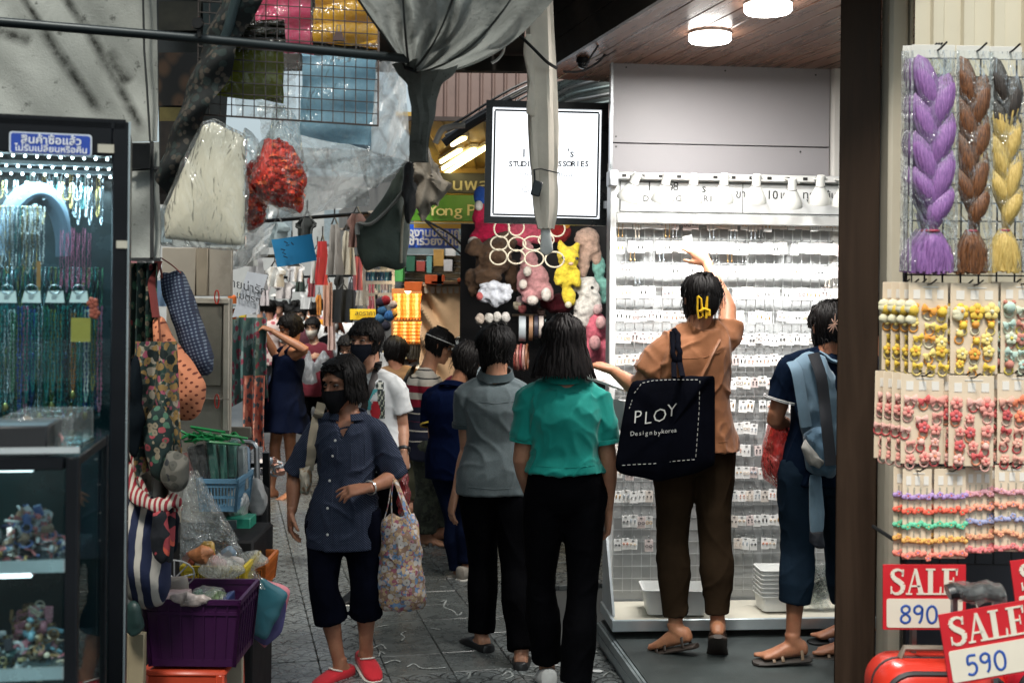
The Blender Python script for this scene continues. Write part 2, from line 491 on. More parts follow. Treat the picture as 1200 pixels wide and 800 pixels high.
# ================================================================== the setting
def uw(u, w, z=0.0):
 """u metres down the alley, w metres across it (the camera stands at 0, 0)."""
 return ALLEY*u+ACROSS*w+Vector((0, 0, z))
g=MB(); g.sheet([[(x, y, -.03) for x in (-60, -8, -2, 4, 60)] for y in (-40, 0, 6, 14, 160)])
ground=g.build('ground', M((.075, .08, .08), .5, var=.25, scale=2, bump=.3, bscale=40, name='concrete'), loc=(0, 0, 0))
tag(ground, kind='structure')
def fan_tile_mat(name, base, fan=True):
 m, nt, out=new_mat(name)
 v=coords(nt); sp=nd(nt, 'SeparateXYZ', {0:v}); x, y=sp.outputs[0], sp.outputs[1]
 info=nd(nt, 'ObjectInfo').outputs['Random']
 n=noise_(nt, nd(nt, 'VectorMath', {0:v, 1:nd(nt, 'CombineXYZ', {0:math_(nt, 'MULTIPLY', info, 50.0), 1:0.0, 2:0.0}).outputs[0]}, operation='ADD').outputs[0], 11, 6, .65)
 n2=noise_(nt, v, 70, 4, .6)
 b=col(base)
 c=mixc(nt, ramp(nt, n, [(.3, 0), (.72, 1)]), tuple(q*.72 for q in b[:3]), tuple(q*1.25 for q in b[:3]))
 c=mixc(nt, math_(nt, 'MULTIPLY', info, .35), c, tuple(q*.6 for q in b[:3]))
 h=math_(nt, 'MULTIPLY', n2, .06)
 if fan:
  r=.0745
  j=math_(nt, 'FLOOR', math_(nt, 'DIVIDE', y, r))
  odd=math_(nt, 'MULTIPLY', math_(nt, 'MODULO', math_(nt, 'ADD', j, 40.0), 2.0), r)
  xx=math_(nt, 'ADD', x, odd)
  fx=math_(nt, 'MULTIPLY', math_(nt, 'SUBTRACT', math_(nt, 'FRACT', math_(nt, 'DIVIDE', math_(nt, 'ADD', xx, 4*r), 2*r)), .5), 2*r)
  fy=math_(nt, 'SUBTRACT', y, math_(nt, 'MULTIPLY', j, r))
  d=math_(nt, 'SQRT', math_(nt, 'ADD', math_(nt, 'MULTIPLY', fx, fx), math_(nt, 'MULTIPLY', fy, fy)))
  e1=math_(nt, 'LESS_THAN', math_(nt, 'ABSOLUTE', math_(nt, 'SUBTRACT', d, r*.97)), .0052)
  e2=math_(nt, 'LESS_THAN', math_(nt, 'ABSOLUTE', math_(nt, 'SUBTRACT', d, r*.52)), .0044)
  an=math_(nt, 'ARCTAN2', fx, fy)
  sp_=math_(nt, 'MULTIPLY', math_(nt, 'LESS_THAN', math_(nt, 'ABSOLUTE', math_(nt, 'SUBTRACT', math_(nt, 'FRACT', math_(nt, 'ADD', math_(nt, 'MULTIPLY', an, 1.3), .5)), .5)), .06), math_(nt, 'LESS_THAN', d, r*.97))
  sp2=math_(nt, 'MULTIPLY', sp_, math_(nt, 'GREATER_THAN', d, r*.52))
  e=math_(nt, 'MINIMUM', math_(nt, 'ADD', math_(nt, 'ADD', e1, math_(nt, 'MULTIPLY', e2, .8)), math_(nt, 'MULTIPLY', sp2, .45)), 1.0)
  c=mixc(nt, math_(nt, 'MULTIPLY', e, .78), c, (.008, .009, .009))
  h=math_(nt, 'SUBTRACT', h, e)
 rg=ramp(nt, n, [(.3, .16), (.7, .40)])
 return finish(m, nt, out, c, rg, 0, h, .003, .5, .5)
T_FAN=fan_tile_mat('fan_stamped_paver', (.15, .165, .165))
T_PLAIN=fan_tile_mat('plain_paver', (.105, .115, .112), False)
def tile_mesh(m):
 b=MB(); b.box((0, 0, -.014), (.2945, .2945, .028), ch=.003); me=b.mesh('paving_tile')
 me.materials.append(m); return me
tm_fan, tm_plain=tile_mesh(T_FAN), tile_mesh(T_PLAIN)
TS=.298
ang=atan2(ACROSS.y, ACROSS.x)
nt_=0
for i in range(46):
 for j in range(-1, 8):
  u, w=4.55+TS*(i+.5), .15+TS*(j+.5)
  p=uw(u, w)
  vx, vy=CX+p.x*FPX/p.y, HY+CAMH*FPX/p.y
  if vx<270 or (w>1.72 and u>5.7 and u<7) or nt_>=300 or vy>830:continue
  if i>31:continue
  plain=(j in (2, 3) and i>2) or (j==4 and i in (5, 6, 7)) or (j==1 and i>12)
  o=bpy.data.objects.new('paving_tile', tm_plain if plain else tm_fan); COL.objects.link(o)
  o.location=p+Vector((0, 0, rnd.uniform(-.002, .002))); o.parent=ground
  o.rotation_euler=(rnd.gauss(0, .004), rnd.gauss(0, .004), ang+rnd.choice((0, 0, 0, 0))*pi)
  nt_+=1
b=MB()
b.sheet([[uw(u, w, -.004) for w in (-14, -.6, .15+TS*8.06, 16)] for u in (14.15, 20, 30, 90)])
tag(b.build('far_pavement', M((.09, .095, .095), .4, var=.3, scale=1.2, bump=.2), loc=(0, 0, 0)), kind='structure')
b=MB(); b.sheet([[uw(u, w, -.006) for w in (-8, -4, -.151)] for u in (-6, 3, 9, 14.1)])
tag(b.build('stall_pavement', M((.06, .065, .065), .5, var=.35, scale=2.5, bump=.3), loc=(0, 0, 0)), kind='structure')
PAINT=M((.28, .3, .29), .7, var=.3, scale=60, name='paint_mark')
def smooth_path_(P):
 out=[]
 for i in range(len(P)-1):
  a, b_, c, e=P[max(0, i-1)], P[i], P[i+1], P[min(len(P)-1, i+2)]
  for q in range(4):
   f=q/4; out.append(.5*(2*b_+(c-a)*f+(2*a-5*b_+4*c-e)*f*f+(3*b_-a-3*c+e)*f**3))
 return out+[P[-1]]
def mark(pts):
 b=MB(); P=[]
 for px, py in pts:
  d=FPX*CAMH/(py-HY); q=at(px, py, d); q.z=.0035; P.append(q)
 P=smooth_path_(P)
 b.tube(P, [.0025+.004*rnd.random() for _ in P], 6, flat=.28, hint=(1, 0, 0))
 b.build('paint_mark', PAINT, ground)
for pts in ([(478, 699), (490, 700), (500, 704)], [(517, 706), (523, 704), (520, 712), (530, 716), (537, 722), (541, 718)], [(440, 737), (455, 734)], [(436, 762), (447, 757), (452, 762)], [(470, 752), (474, 748), (470, 744), (476, 741)], [(477, 783), (485, 779), (494, 784), (512, 784), (522, 783)], [(546, 791), (551, 788), (549, 796)], [(588, 792), (596, 787), (601, 792), (592, 796)], [(566, 727), (585, 726)], [(612, 790), (624, 792), (632, 789)], [(450, 779), (462, 775), (469, 777)], [(690, 766), (700, 763)], [(500, 640), (506, 642)], [(516, 688), (523, 689)], [(505, 737), (516, 739)], [(580, 650), (585, 654)], [(706, 792), (714, 786), (722, 790)], [(444, 771), (446, 765), (451, 768)], [(512, 668), (517, 667)], [(640, 740), (650, 742)], [(733, 794), (741, 791)]):
 mark(pts)
SCRAP=M((.62, .64, .63), .8, var=.1)
for px, py, r in ((700, 786, .03), (694, 763, .025), (605, 699, .02), (508, 641, .03)):
 d=FPX*CAMH/(py-HY); q=at(px, py, d); b=MB()
 b.prism([(r, 0), (r*.3, r*.7), (-r, r*.4), (-r*.6, -r*.5), (r*.4, -r*.7)], (q.x, q.y, .006), (1, 0, 0), (0, 1, 0), .002)
 tag(b.build('paper_scrap', SCRAP, loc=(q.x, q.y, 0)), {700:'white paper scrap beside the platform corner', 694:'pale paper scrap at the foot of the display platform', 605:'small scrap of paper behind the grey polo woman', 508:'scrap of paper beside the striped sandal'}[px], 'litter')
 # ------------------------------------------------------------------ showcase frame: x along the wall, n towards us, z up
SO=at(715, 345, 6.0); SO.z=0
SE=Vector((cos(radians(5)), sin(radians(5)), 0)); SN=Vector((SE.y, -SE.x, 0))
def sc(x, n, z):return SO+SE*x+SN*n+Vector((0, 0, z))
SR=Matrix((SE, -SN, Vector((0, 0, 1)))).transposed()
def scpx(px, py, n):
 """A point on the plane n in front of the showcase back, under the photo pixel."""
 a=at(px, py, 1.0)-Vector((0, 0, CAMH)); P0=SO+SN*n
 t=(P0-Vector((0, 0, 0))).dot(SN)/a.dot(SN)
 return a*t+Vector((0, 0, CAMH))
PLAT=.13
plat=thing('shop_platform', 'low grey platform with dark rubber top under the lit earring display', 'platform', sc(0, .6, 0))
pl, pr=scpx(708, 740, .34), None
cA=at(707, 738, 6.0);
c0=Vector((.452, 5.98, 0)); dirp=(Vector((.66, 4.35, 0))-c0).normalized()
c1=c0+dirp*2.6; E2=SE*2.2
b=MB()
def quadbox(b, pts, z0, z1, mi=0):
 lo=[Vector((p.x, p.y, z0)) for p in pts]; hi=[Vector((p.x, p.y, z1)) for p in pts]; n=len(pts)
 b.add(lo+hi, [tuple(range(n))[::-1], tuple(range(n, 2*n))]+[(i, (i+1)%n, (i+1)%n+n, i+n) for i in range(n)], mi)
quadbox(b, [c0, c1, c1+E2, c0+E2], .0, PLAT-.008)
b.build('platform_body', M((.16, .19, .2), .5, var=.25, scale=5, dirt=(.05, .055, .05), bump=.3), plat)
b=MB(); i_=SE*.012
quadbox(b, [c0+i_+dirp*.01, c1+i_, c1+E2, c0+E2+dirp*.01], PLAT-.008, PLAT)
b.build('rubber_mat', M((.028, .036, .036), .55, var=.3, scale=4, bump=.5, bscale=160), plat)
for k, zz in enumerate((.03, .075)):
 b=MB(); q=SE*-.006
 b.beam(c0+q+Vector((0, 0, zz+.02)), c1+q+Vector((0, 0, zz+.02)), .012, .04, up=(0, 0, 1))
 b.build('edge_strip', M((.2, .235, .245), .4, .3, var=.2, scale=6, dirt=(.06, .065, .06)), plat)
show=thing('earring_showcase', 'tall white lit display wall hung with rows of earring cards', 'display', sc(.6, .1, PLAT))
SWD=1.205
WM=M((.72, .73, .72), .38, var=.05, scale=6, name='white_lacquer')
b=MB(); b.box(sc(SWD/2, -.03, 1.25), (SWD+.02, .02, 2.2), SR); b.build('back_board', M((.42, .43, .43), .5, var=.08, scale=3), show)
for x in (0, SWD):
 b=MB(); b.box(sc(x, .02, 1.33), (.03, .11, 2.02), SR, ch=.004); b.build('side_post', WM, show)
b=MB(); b.box(sc(SWD/2, .03, 2.135), (SWD-.034, .09, .05), SR, ch=.004); b.build('top_rail', WM, show)
b=MB(); b.box(sc(SWD/2, .02, 2.245), (SWD-.034, .05, .165), SR, ch=.003); hd=b.build('header_board', M((.7, .72, .72), .45, var=.03), show)
b=MB()
for (x0, x1, z0, z1) in ((.035, SWD-.03, 2.318, 2.322), (.035, SWD-.03, 2.168, 2.172), (.035, .039, 2.17, 2.32), (SWD-.034, SWD-.03, 2.17, 2.32), (.66, .663, 2.17, 2.32)):
 b.box(sc((x0+x1)/2, .047, (z0+z1)/2), (x1-x0, .003, z1-z0), SR)
b.build('header_line', M((.05, .055, .055), .6), hd)
LET=M((.03, .033, .035), .6, name='letter_black')
for t, px, py, sz in (('1', 761, 219, .062), ('9', 778, 220, .062), ('9', 786, 221, .062), ('8', 792, 219, .062), ("'", 811, 219, .062), ('s', 825, 221, .062), ('D', 757, 233, .043), ('I', 765, 233, .043), ('Y', 779, 233, .043), ('A', 787, 233, .043), ('C', 795, 233, .043), ('C', 806, 233, .043), ('E', 815, 233, .043), ('R', 827, 233, .043), ('I', 833, 233, .043), ('E', 847, 233, .043), ('S', 853, 233, .043), ('ขาย', 872, 228, .058), ('10', 905, 229, .062), ('แถม', 924, 229, .05), ('ทุก', 948, 229, .058), ('ชิ้น', 974, 229, .05)):
 p=scpx(px, py, .046); lettering(t, sz, p, SE, (0, 0, 1), LET, hd)
b=MB(); b.box(sc(SWD/2, .06, 2.345), (SWD+.05, .05, .035), SR, ch=.004)
for k in range(13):b.box(sc(.05+k*.092, .0862, 2.345), (.022, .003, .014), SR, mi=1)
b.build('lamp_rail', [WM, M((.02, .02, .02), .5)], show)
b=MB(); b.box(sc(-.005, .06, 2.33), (.045, .1, .08), SR, ch=.006); b.build('corner_bracket', M((.6, .64, .68), .4), show)
b=MB()
for k in range(25):
 x=.03+k*(SWD-.06)/24
 b.beam(sc(x, .0, .26), sc(x, .0, 2.1), .0035, .0035, up=SN)
for k in range(31):
 z=.27+k*.061
 b.beam(sc(.02, .004, z), sc(SWD-.02, .004, z), .0032, .0032, up=SN)
b.build('wire_panel', M((.6, .62, .62), .35, .4, var=.05), show)
b=MB()
for k in range(22):b.box(sc(.06+k*.053, .014, 2.092), (.035, .006, .007), SR)
b.box(sc(SWD/2, .008, 2.1), (SWD-.05, .004, .012), SR)
b.build('hanging_slot', M((.3, .33, .33), .4, .5), show)
b=MB(); b.box(sc(SWD/2+.01, .17, .2), (SWD+.06, .34, .03), SR, ch=.003); b.build('shelf', M((.56, .53, .44), .45, var=.1, scale=5), show)
b=MB(); b.box(sc(SWD/2+.01, .35, .19), (SWD+.09, .018, .055), SR, ch=.004); b.box(sc(-.025, .17, .19), (.018, .345, .055), SR, ch=.004)
b.build('shelf_edge', M((.5, .56, .58), .35, .4, var=.1), show)
for x in (-.018, SWD+.01):
 b=MB();
 pts=[(0.0, .22), (.3, .22), (.30, .24), (.05, .62), (0, .62)]
 b.prism(pts, sc(x, 0, 0), SN, (0, 0, 1), .012)
 b.build('side_gusset', M((.55, .6, .62), .4, .2, var=.08), show)
b=MB()
for x in (.05, SWD-.05):
 b.box(sc(x, .05, .155), (.05, .05, .058), SR)
b.build('foot', BLACK, show)
lamp_px=((741, 219, .3, -.35), (779, 220, .27, -.12), (812, 220, .27, -.06), (848, 220, .27, 0), (886, 221, .27, .03), (928, 226, .30, .06), (961, 222, .27, .05), (988, 224, .29, .1))
lampmat=M((.62, .63, .6), .35, var=.04, name='lamp_enamel')
lab=['leftmost white cone lamp, tilted, on the earring display rail', 'second white cone lamp from the left on the display rail', 'third white cone lamp from the left on the display rail', 'fourth white cone lamp from the left, above the reaching woman', 'fifth white cone lamp from the left on the display rail', 'white cone lamp hanging lower than the others on the display rail', 'white cone lamp near the right end of the display rail', 'rightmost white cone lamp, half hidden by the dark pillar']
for k, (px, py, n, tilt) in enumerate(lamp_px):
 p=scpx(px, py, n); L=thing('cone_lamp', lab[k], 'lamp', p, 'cone lamps lighting the earring display')
 ax=(SN*-.33+SE*tilt+Vector((0, 0, -1))).normalized(); R=frame_from(ax)
 b=MB(); b.lathe([(r_*.8, z_*.85) for r_, z_ in ((.012, -.083), (.024, -.082), (.026, -.075), (.027, -.02), (.029, -.016), (.031, -.01), (.052, .03), (.067, .062), (.068, .082), (.062, .084), (.058, .062), (.03, .0), (.01, -.01))], p, R, 26); b.build('shade', lampmat, L)
 b=MB(); b.lathe([(.0225, -.017), (.0235, -.0165), (.0235, -.0135), (.0225, -.013)], p, R, 24)
 b.build('neck_band', M((.1, .1, .1), .5), L)
 b=MB(); b.ell(p+ax*.04, .022, n=12, m=8); b.build('bulb', EM((1, .98, .95), 4.0), L)
 b=MB(); rail=sc((p-SO).dot(SE)+.035, .085, 2.345); b.tube([p-ax*.06, p-ax*.05+SE*.03, rail], .006, 8); b.build('arm', lampmat, L)
 ld=bpy.data.lights.new('lamp_light', 'SPOT'); ld.energy=10; ld.spot_size=radians(105); ld.spot_blend=.8; ld.shadow_soft_size=.03; ld.color=(1, .985, .96)
 lo=bpy.data.objects.new('lamp_light', ld); COL.objects.link(lo); lo.parent=L; lo.location=ax*.088
 lo.rotation_euler=(-(ax*.9+SN*.10)).to_track_quat('Z', 'Y').to_euler()
def card_mesh(kind, r):
 b=MB(); w, h=.036+.009*r.random(), .050+.012*r.random()
 b.box((0, -.004, -h/2), (w, .0015, h), ch=.0006)
 b.tube([(0, .02, .012), (0, -.01, .012), (0, -.014, .017)], .0016, 5, mi=2)
 b.box((0, -.0055, -.008), (.012, .0008, .005), mi=2)
 for s in (-1, 1):
  x=s*w*.23
  if kind==0:b.ell((x, -.007, -h*.5), (.0042, .003, .0042), n=8, m=5, mi=1)
  elif kind==1:
   b.lathe([(.0065, -.001), (.0082, 0), (.0065, .001), (.0052, 0)], (x, -.007, -h*.55), RX(pi/2), 12, mi=1, caps=False)
  elif kind==2:
   b.tube([(x, -.007, -h*.35), (x, -.008, -h*.35-.07)], .0014, 5, mi=1); b.ell((x, -.008, -h*.35-.075), (.004, .003, .007), n=7, m=5, mi=1)
  elif kind==3:
   for q in range(4):b.ell((x+.004*cos(q*1.57), -.007, -h*.5+.004*sin(q*1.57)), .0034, n=6, m=4, mi=1)
  elif kind==4:
   b.box((x, -.007, -h*.45), (.007, .002, .007), mi=1, R=RY(.78)); b.ell((x, -.007, -h*.45-.012), (.003, .002, .004), n=6, m=4, mi=1)
  else :
   b.ell((x, -.007, -h*.5), (.004, .003, .011), n=8, m=5, mi=1)
 return b
cw=M((.8, .8, .78), .5, var=.03, name='card_white')
ear_m=[M((.35, .36, .37), .25, .8), M((.55, .33, .12), .3, .8), M((.03, .03, .03), .4), M((.55, .28, .2), .4), M((.4, .45, .5), .3, .3), M((.6, .5, .4), .4)]
cw2=M((.72, .66, .6), .5, var=.03, name='card_cream'); cw3=M((.7, .6, .58), .5, var=.03, name='card_pink')
hookm=M((.25, .26, .27), .3, .8)
cards=[]
for k in range(24):
 r=random.Random(k); kind=k%6
 me=card_mesh(kind, r).mesh('earring_card')
 for mm in ((cw, cw, cw2, cw, cw3)[k%5], ear_m[(k*5+k//6)%6], hookm):me.materials.append(mm)
 cards.append((kind, me))
rows_y=[256, 284, 311, 337, 364, 390, 416, 442, 469, 495, 521, 547, 574, 603, 630]
rown=['top', 'second', 'third', 'fourth', 'fifth', 'sixth', 'seventh', 'eighth', 'ninth', 'tenth', 'eleventh', 'twelfth', 'thirteenth', 'fourteenth', 'lowest']
def hidden(px, py):
 if 772<px<848 and 400<py<640:return True
 if 742<px<830 and 450<py<545:return True
 if 800<px<838 and 330<py<372:return True
 if 932<px<1010 and 400<py<640:return True
 if px>958 and 365<py:return True
 return px>1000
ncard=0
allc=[]
for i, ry in enumerate(rows_y):
 zc=scpx(850, ry, .03).z
 x=.045; r=random.Random(100+i)
 while x<SWD-.03:
  P=sc(x, .03, zc)
  px=CX+P.x*FPX/P.y; py=HY-(P.z-CAMH)*FPX/P.y+8
  run=r.random()
  if not hidden(px, py) and run>(.03 if i<8 else .1):
   allc.append((i, P, r.random()))
  x+=.0395 if r.random()<.94 else .06
for i, P, q in allc:
 if i<3:pool=[c for c in cards if c[0] in ((2, 5, 3) if q<.6 else (1, 0, 4))]
 else :pool=[c for c in cards if c[0]!=2]
 kind, me=pool[int(q*997)%len(pool)]
 ncard+=1
 if ncard<=300:
  o=bpy.data.objects.new('earring_card', me); COL.objects.link(o)
  o.location=P; o.location.z+=rnd.gauss(0, .003); o.rotation_euler=(rnd.uniform(-.10, .02), rnd.gauss(0, .05), radians(5)+rnd.gauss(0, .08))
  tag(o, 'white earring card hooked in the %s row of the lit display'%rown[i], 'earring card', 'earring cards in the %s row'%rown[i])
def tray(name, label, p, w, d_, h, mat_, group=None, rot=0, tilt=None):
 t=thing(name, label, 'tray', p, group); R=RZ(rot) if tilt is None else tilt
 b=MB(); n=[]
 def ring(w_, d2, z, rr=.02):
  out=[]
  for cx_, cy_, a0 in ((w_/2-rr, d2/2-rr, 0), (-w_/2+rr, d2/2-rr, pi/2), (-w_/2+rr, -d2/2+rr, pi), (w_/2-rr, -d2/2+rr, 1.5*pi)):
   for q in range(4):a=a0+q*pi/6; out.append(Vector(p)+R@Vector((cx_+rr*cos(a), cy_+rr*sin(a), z)))
  return out
 b.rings([ring(w*.86, d_*.82, 0), ring(w*.97, d_*.96, h), ring(w*1.03, d_*1.04, h), ring(w*1.03, d_*1.04, h-.004), ring(w*.995, d_*.985, h-.005), ring(w*.96, d_*.945, h-.006), ring(w*.85, d_*.8, .004)])
 b.build('tray_body', mat_, t)
 return t
plas=M((.7, .71, .69), .35, var=.05, scale=4)
tray('plastic_tray', 'wide white plastic tray standing on the display shelf between legs', scpx(790, 715, .22), .32, .2, .12, plas)
sp=scpx(907, 712, .2)
for k in range(7):
 tray('plastic_tray', ['bottom white tray of the stack on the display shelf'][0] if k==0 else '%s white tray up in the stack on the display shelf'%['', 'second', 'third', 'fourth', 'fifth', 'sixth', 'topmost'][k], sp+Vector((0, 0, k*.021)), .17, .16, .075, plas, 'stacked white trays on the shelf', rot=radians(4+rnd.gauss(0, 1.5)))
b=MB(); r=random.Random(4)
for k in range(16):
 p0=scpx(935+34*r.random(), 700-28*r.random()**1.5, .22)
 b.sheet([[p0+Vector((.05*(i-1)+.02*r.gauss(0, 1), .02*r.gauss(0, 1), .04*(j-1)+.015*r.gauss(0, 1))) for j in range(4)] for i in range(4)])
tag(b.build('plastic_wrap', film('shelf_wrap', body=.1, crinkle=30), loc=scpx(945, 706, .22), norm=False), 'crumpled clear wrapping on the display shelf by the trays', 'plastic wrap')
WALLP=M((.31, .30, .315), .55, var=.05, scale=1.2, bump=.15, bscale=25, name='wall_panel_paint')
b=MB(); z0, z1, z2=2.372, scpx(800, 169, -.02).z, 3.02
wp=None
upper=thing('panelled_wall', 'pale grey panelled wall above the lit earring display', 'wall', sc(.6, -.04, 2.37))
wx0=(scpx(718, 120, -.02)-SO).dot(SE); wx1=(scpx(973, 120, -.02)-SO).dot(SE)
b=MB(); b.box(sc((wx0+wx1)/2, -.04, (z0+z1)/2-.001), (wx1-wx0, .03, z1-z0-.004), SR, ch=.002); b.build('lower_panel', WALLP, upper)
b=MB(); b.box(sc((wx0+wx1)/2, -.04, (z1+z2)/2), (wx1-wx0, .03, z2-z1-.004), SR, ch=.002); b.build('upper_panel', WALLP, upper)
b=MB(); b.box(sc((wx0+wx1)/2, -.065, (z0+z2)/2), (wx1-wx0, .02, z2-z0), SR); b.build('backing', BLACK, upper)
b=MB(); b.box(sc(wx0-.006, -.03, (z0+z2)/2), (.012, .05, z2-z0), SR); b.build('edge_trim', M((.3, .32, .33), .3, .8), upper)
b=MB()
for px, py in ((734, 79), (850, 83), (956, 88), (722, 172), (938, 178), (722, 160)):
 p=scpx(px, py, -.024); b.lathe([(.004, -.001), (.005, 0), (.004, .002)], p, frame_from(SN), 10)
b.build('screw', M((.05, .05, .05), .4, .6), upper)
b=MB(); b.box(sc(wx1+.055, -.03, 1.5), (.1, .06, 3.04), SR, ch=.012)
tag(b.build('wall_column', M((.58, .57, .54), .5, var=.06, scale=2), loc=sc(wx1+.055, -.03, 0)), 'pale boxed column at the right end of the lit display', 'column')
b=MB(); b.box(sc(wx1+.5, -.07, 1.52), (.8, .02, 3.05), SR); tag(b.build('shop_back_wall', M((.02, .022, .022), .7), loc=sc(wx1+.5, -.05, 0)), 'dark shop wall behind the black pillar', 'wall')
CZ=CAMH+1.17
ceil=thing('plank_ceiling', 'brown wooden plank ceiling over the shop front with two round lights', 'ceiling', (.9, 5, CZ))
ce0=Vector((.28, 5.85, 0)); ca=-(Vector((.577, 4.75, 0))-ce0).normalized(); cr=Vector((ca.y, -ca.x, 0))
PLK=wood('ceiling_plank', (.13, .058, .034), (.27, .135, .082), 4.0, .28, axis=1)
PW=.118
for k in range(17):
 b=MB(); st=ce0+ca*.62+cr*(PW*(k+.5)); en=ce0-ca*2.4+cr*(PW*(k+.5))
 mid=(st+en)/2
 b.box((0, 0, .008), (PW-.005, (st-en).length, .016), ch=.003)
 o=b.build('ceiling_plank', PLK, loc=(0, 0, 0)); o.parent=ceil
 o.location=Vector((mid.x, mid.y, CZ))-ceil.location; o.rotation_euler=(0, 0, atan2(cr.y, cr.x))
b=MB(); c_=ce0+cr*1.0-ca*.9; b.box((c_.x, c_.y, CZ+.03), (2.02, 3.0, .02), RZ(atan2(cr.y, cr.x))); b.build('ceiling_backing', BLACK, ceil)
dk=wood('fascia_board', (.018, .012, .009), (.035, .024, .018), 4.0, .5, axis=1)  # shade of the unlit outer face is put into this dark colour
for k in range(3):
 b=MB(); a0=ce0+ca*.66; a1=ce0-ca*2.4; q=cr*-.012
 b.beam(Vector((a0.x, a0.y, CZ+.055+k*.125))+q, Vector((a1.x, a1.y, CZ+.055+k*.125))+q, .12, .02, up=cr)
 b.build('fascia_board', dk, ceil)
for k, (px, py) in enumerate(((832, 45), (900, 10))):
 d=FPX*1.135/(HY-py); p=at(px, py, d); p.z=CZ
 L=thing('ceiling_light', ['round ceiling light nearer the display wall', 'round ceiling light at the top edge, further from the display'][k], 'ceiling light', p, 'round lights in the plank ceiling')
 b=MB(); b.lathe([(.094, 0), (.096, -.004), (.096, -.010), (.09, -.012)], p, None, 32); b.build('rim', M((.75, .74, .72), .35), L)
 b=MB(); b.lathe([(.093, -.010), (.094, -.034), (.088, -.042), (.05, -.047), (.0, -.048)], p, None, 32, caps=False); b.build('diffuser', EM((1, .96, .9), 9.0), L)
 ld=bpy.data.lights.new('ceiling_glow', 'AREA'); ld.shape='DISK'; ld.size=.16; ld.energy=13; ld.color=(1, .96, .91)
 lo=bpy.data.objects.new('ceiling_glow', ld); COL.objects.link(lo); lo.parent=L; lo.location=(0, 0, -.055)
p=at(683, 73, 5.9); t=thing('security_camera', 'small dark dome camera under the corner of the ceiling', 'camera', p)
b=MB(); b.lathe([(.03, .035), (.034, .0), (.031, -.005)], p, None, 16); b.build('base', BLACK, t)
b=MB(); b.ell(p+Vector((0, 0, -.008)), .027, n=16, m=10); b.build('dome', M((.01, .012, .014), .08), t)
b=MB(); pA, pB=at(989, 345, 4.0), at(1035, 345, 4.0); xx=(pA.x+pB.x)/2
po=thing('dark_post', 'tall dark brown post between the display and the hair shop', 'post', (xx, 4.05, 0))
PR=RZ(radians(-17)); b.box((xx, 4.06, 1.65), ((pB.x-pA.x)*1.0, .12, 3.3), PR, ch=.004); b.build('post_shaft', wood('dark_wood', (.022, .013, .008), (.045, .028, .018), 3, .6, axis=2, spec=.15), po)
b=MB(); b.box((xx, 4.06, .06), (pB.x-pA.x+.02, .14, .12), PR, ch=.005); b.build('post_foot', BLACK, po)
# ================================================================== the hair shop on the right
XX, ZZ=Vector((1, 0, 0)), Vector((0, 0, 1))
def slab(name, px0, px1, y0, y1, d, th, mat_, label, cat, ch=.003):
 a, c=at(px0, y0, d), at(px1, y1, d); lo, hi=min(a.z, c.z), max(a.z, c.z)
 b=MB(); b.box(((a.x+c.x)/2, d+th/2, (lo+hi)/2), (abs(c.x-a.x), th, hi-lo), ch=ch)
 return tag(b.build(name, mat_, loc=((a.x+c.x)/2, d+th/2, lo)), label, cat)
CREAM=M((.5, .46, .37), .5, var=.08, scale=2, bump=.1)
x0=at(1038, 345, 3.95).x; x1=at(1060, 345, 3.95).x
b=MB(); b.box(((x0+x1)/2, 3.98, 1.65), (x1-x0, .1, 3.3), ch=.012)
b.box((x1+.012, 3.97, 1.65), (.012, .06, 3.3), ch=.002)
tag(b.build('door_frame', CREAM, loc=(x0, 3.98, 0)), 'narrow cream metal upright next to the dark post', 'door frame')
wall=thing('ribbed_wall', 'cream ribbed metal wall, lamp warmth in its colour, behind the hanging hair braids', 'wall', (1.5, 3.75, 1.2))
xa=x0+.02; pts=[]
x=xa; r_=.0
while x<3.0:
 pts+=[(x, 3.75), (x+.048, 3.75), (x+.054, 3.735), (x+.084, 3.735), (x+.09, 3.75)]; x+=.095
b=MB(); b.sheet([[(px, py, z) for px, py in pts] for z in (1.25, 3.3)], .004)
b.build('ribbed_sheet', M((.60, .54, .41), .42, .1, var=.08, scale=1.5, dirt=(.36, .32, .25)), wall)  # warm lamp light of the shop is mixed into this base colour
NAVY=M((.003, .004, .009), .6, var=.3)
b=MB(); b.box(((xa+3)/2, 3.79, .6), (3-xa, .03, 1.22)); tag(b.build('shop_backdrop', NAVY, loc=((xa+3)/2, 3.79, 0)), 'dark navy board behind the suitcases below the ribbed wall', 'board')
gx0, gx1=at(1062, 345, 3.45).x, 2.1
zt, zb=at(1100, 57, 3.45).z, at(1100, 660, 3.45).z
b=MB()
for k in range(22):
 x=gx0+k*.052; b.beam((x, 3.45, zb), (x, 3.45, zt), .004, .004)
z=zb
while z<zt+.01:b.beam((gx0-.01, 3.445, z), (gx1, 3.445, z), .004, .004); z+=.052
b.beam((gx0-.006, 3.45, zb), (gx0-.006, 3.45, zt), .008, .008)
b.tube([(gx0, 3.45, zb+.05), (gx0, 3.74, zb+.05)], .006, 6)
tag(b.build('wire_rack', BLACKMETAL, loc=(gx0, 3.45, zb)), 'black wire grid rack holding hair braids and hair clips', 'rack')
def strand_mat(name, a, bcol):
 m, nt, out=new_mat(name); v=coords(nt, scale=(1, 1, .16)); n=noise_(nt, v, 300, 3, .6); n2=noise_(nt, coords(nt), 12, 2)
 c=mixc(nt, ramp(nt, n, [(.3, 0), (.7, 1)]), a, bcol); c=mixc(nt, math_(nt, 'MULTIPLY', n2, .25), c, tuple(q*.5 for q in col(a)[:3]))
 return finish(m, nt, out, c, .42, 0, n, .002, .8, .5)
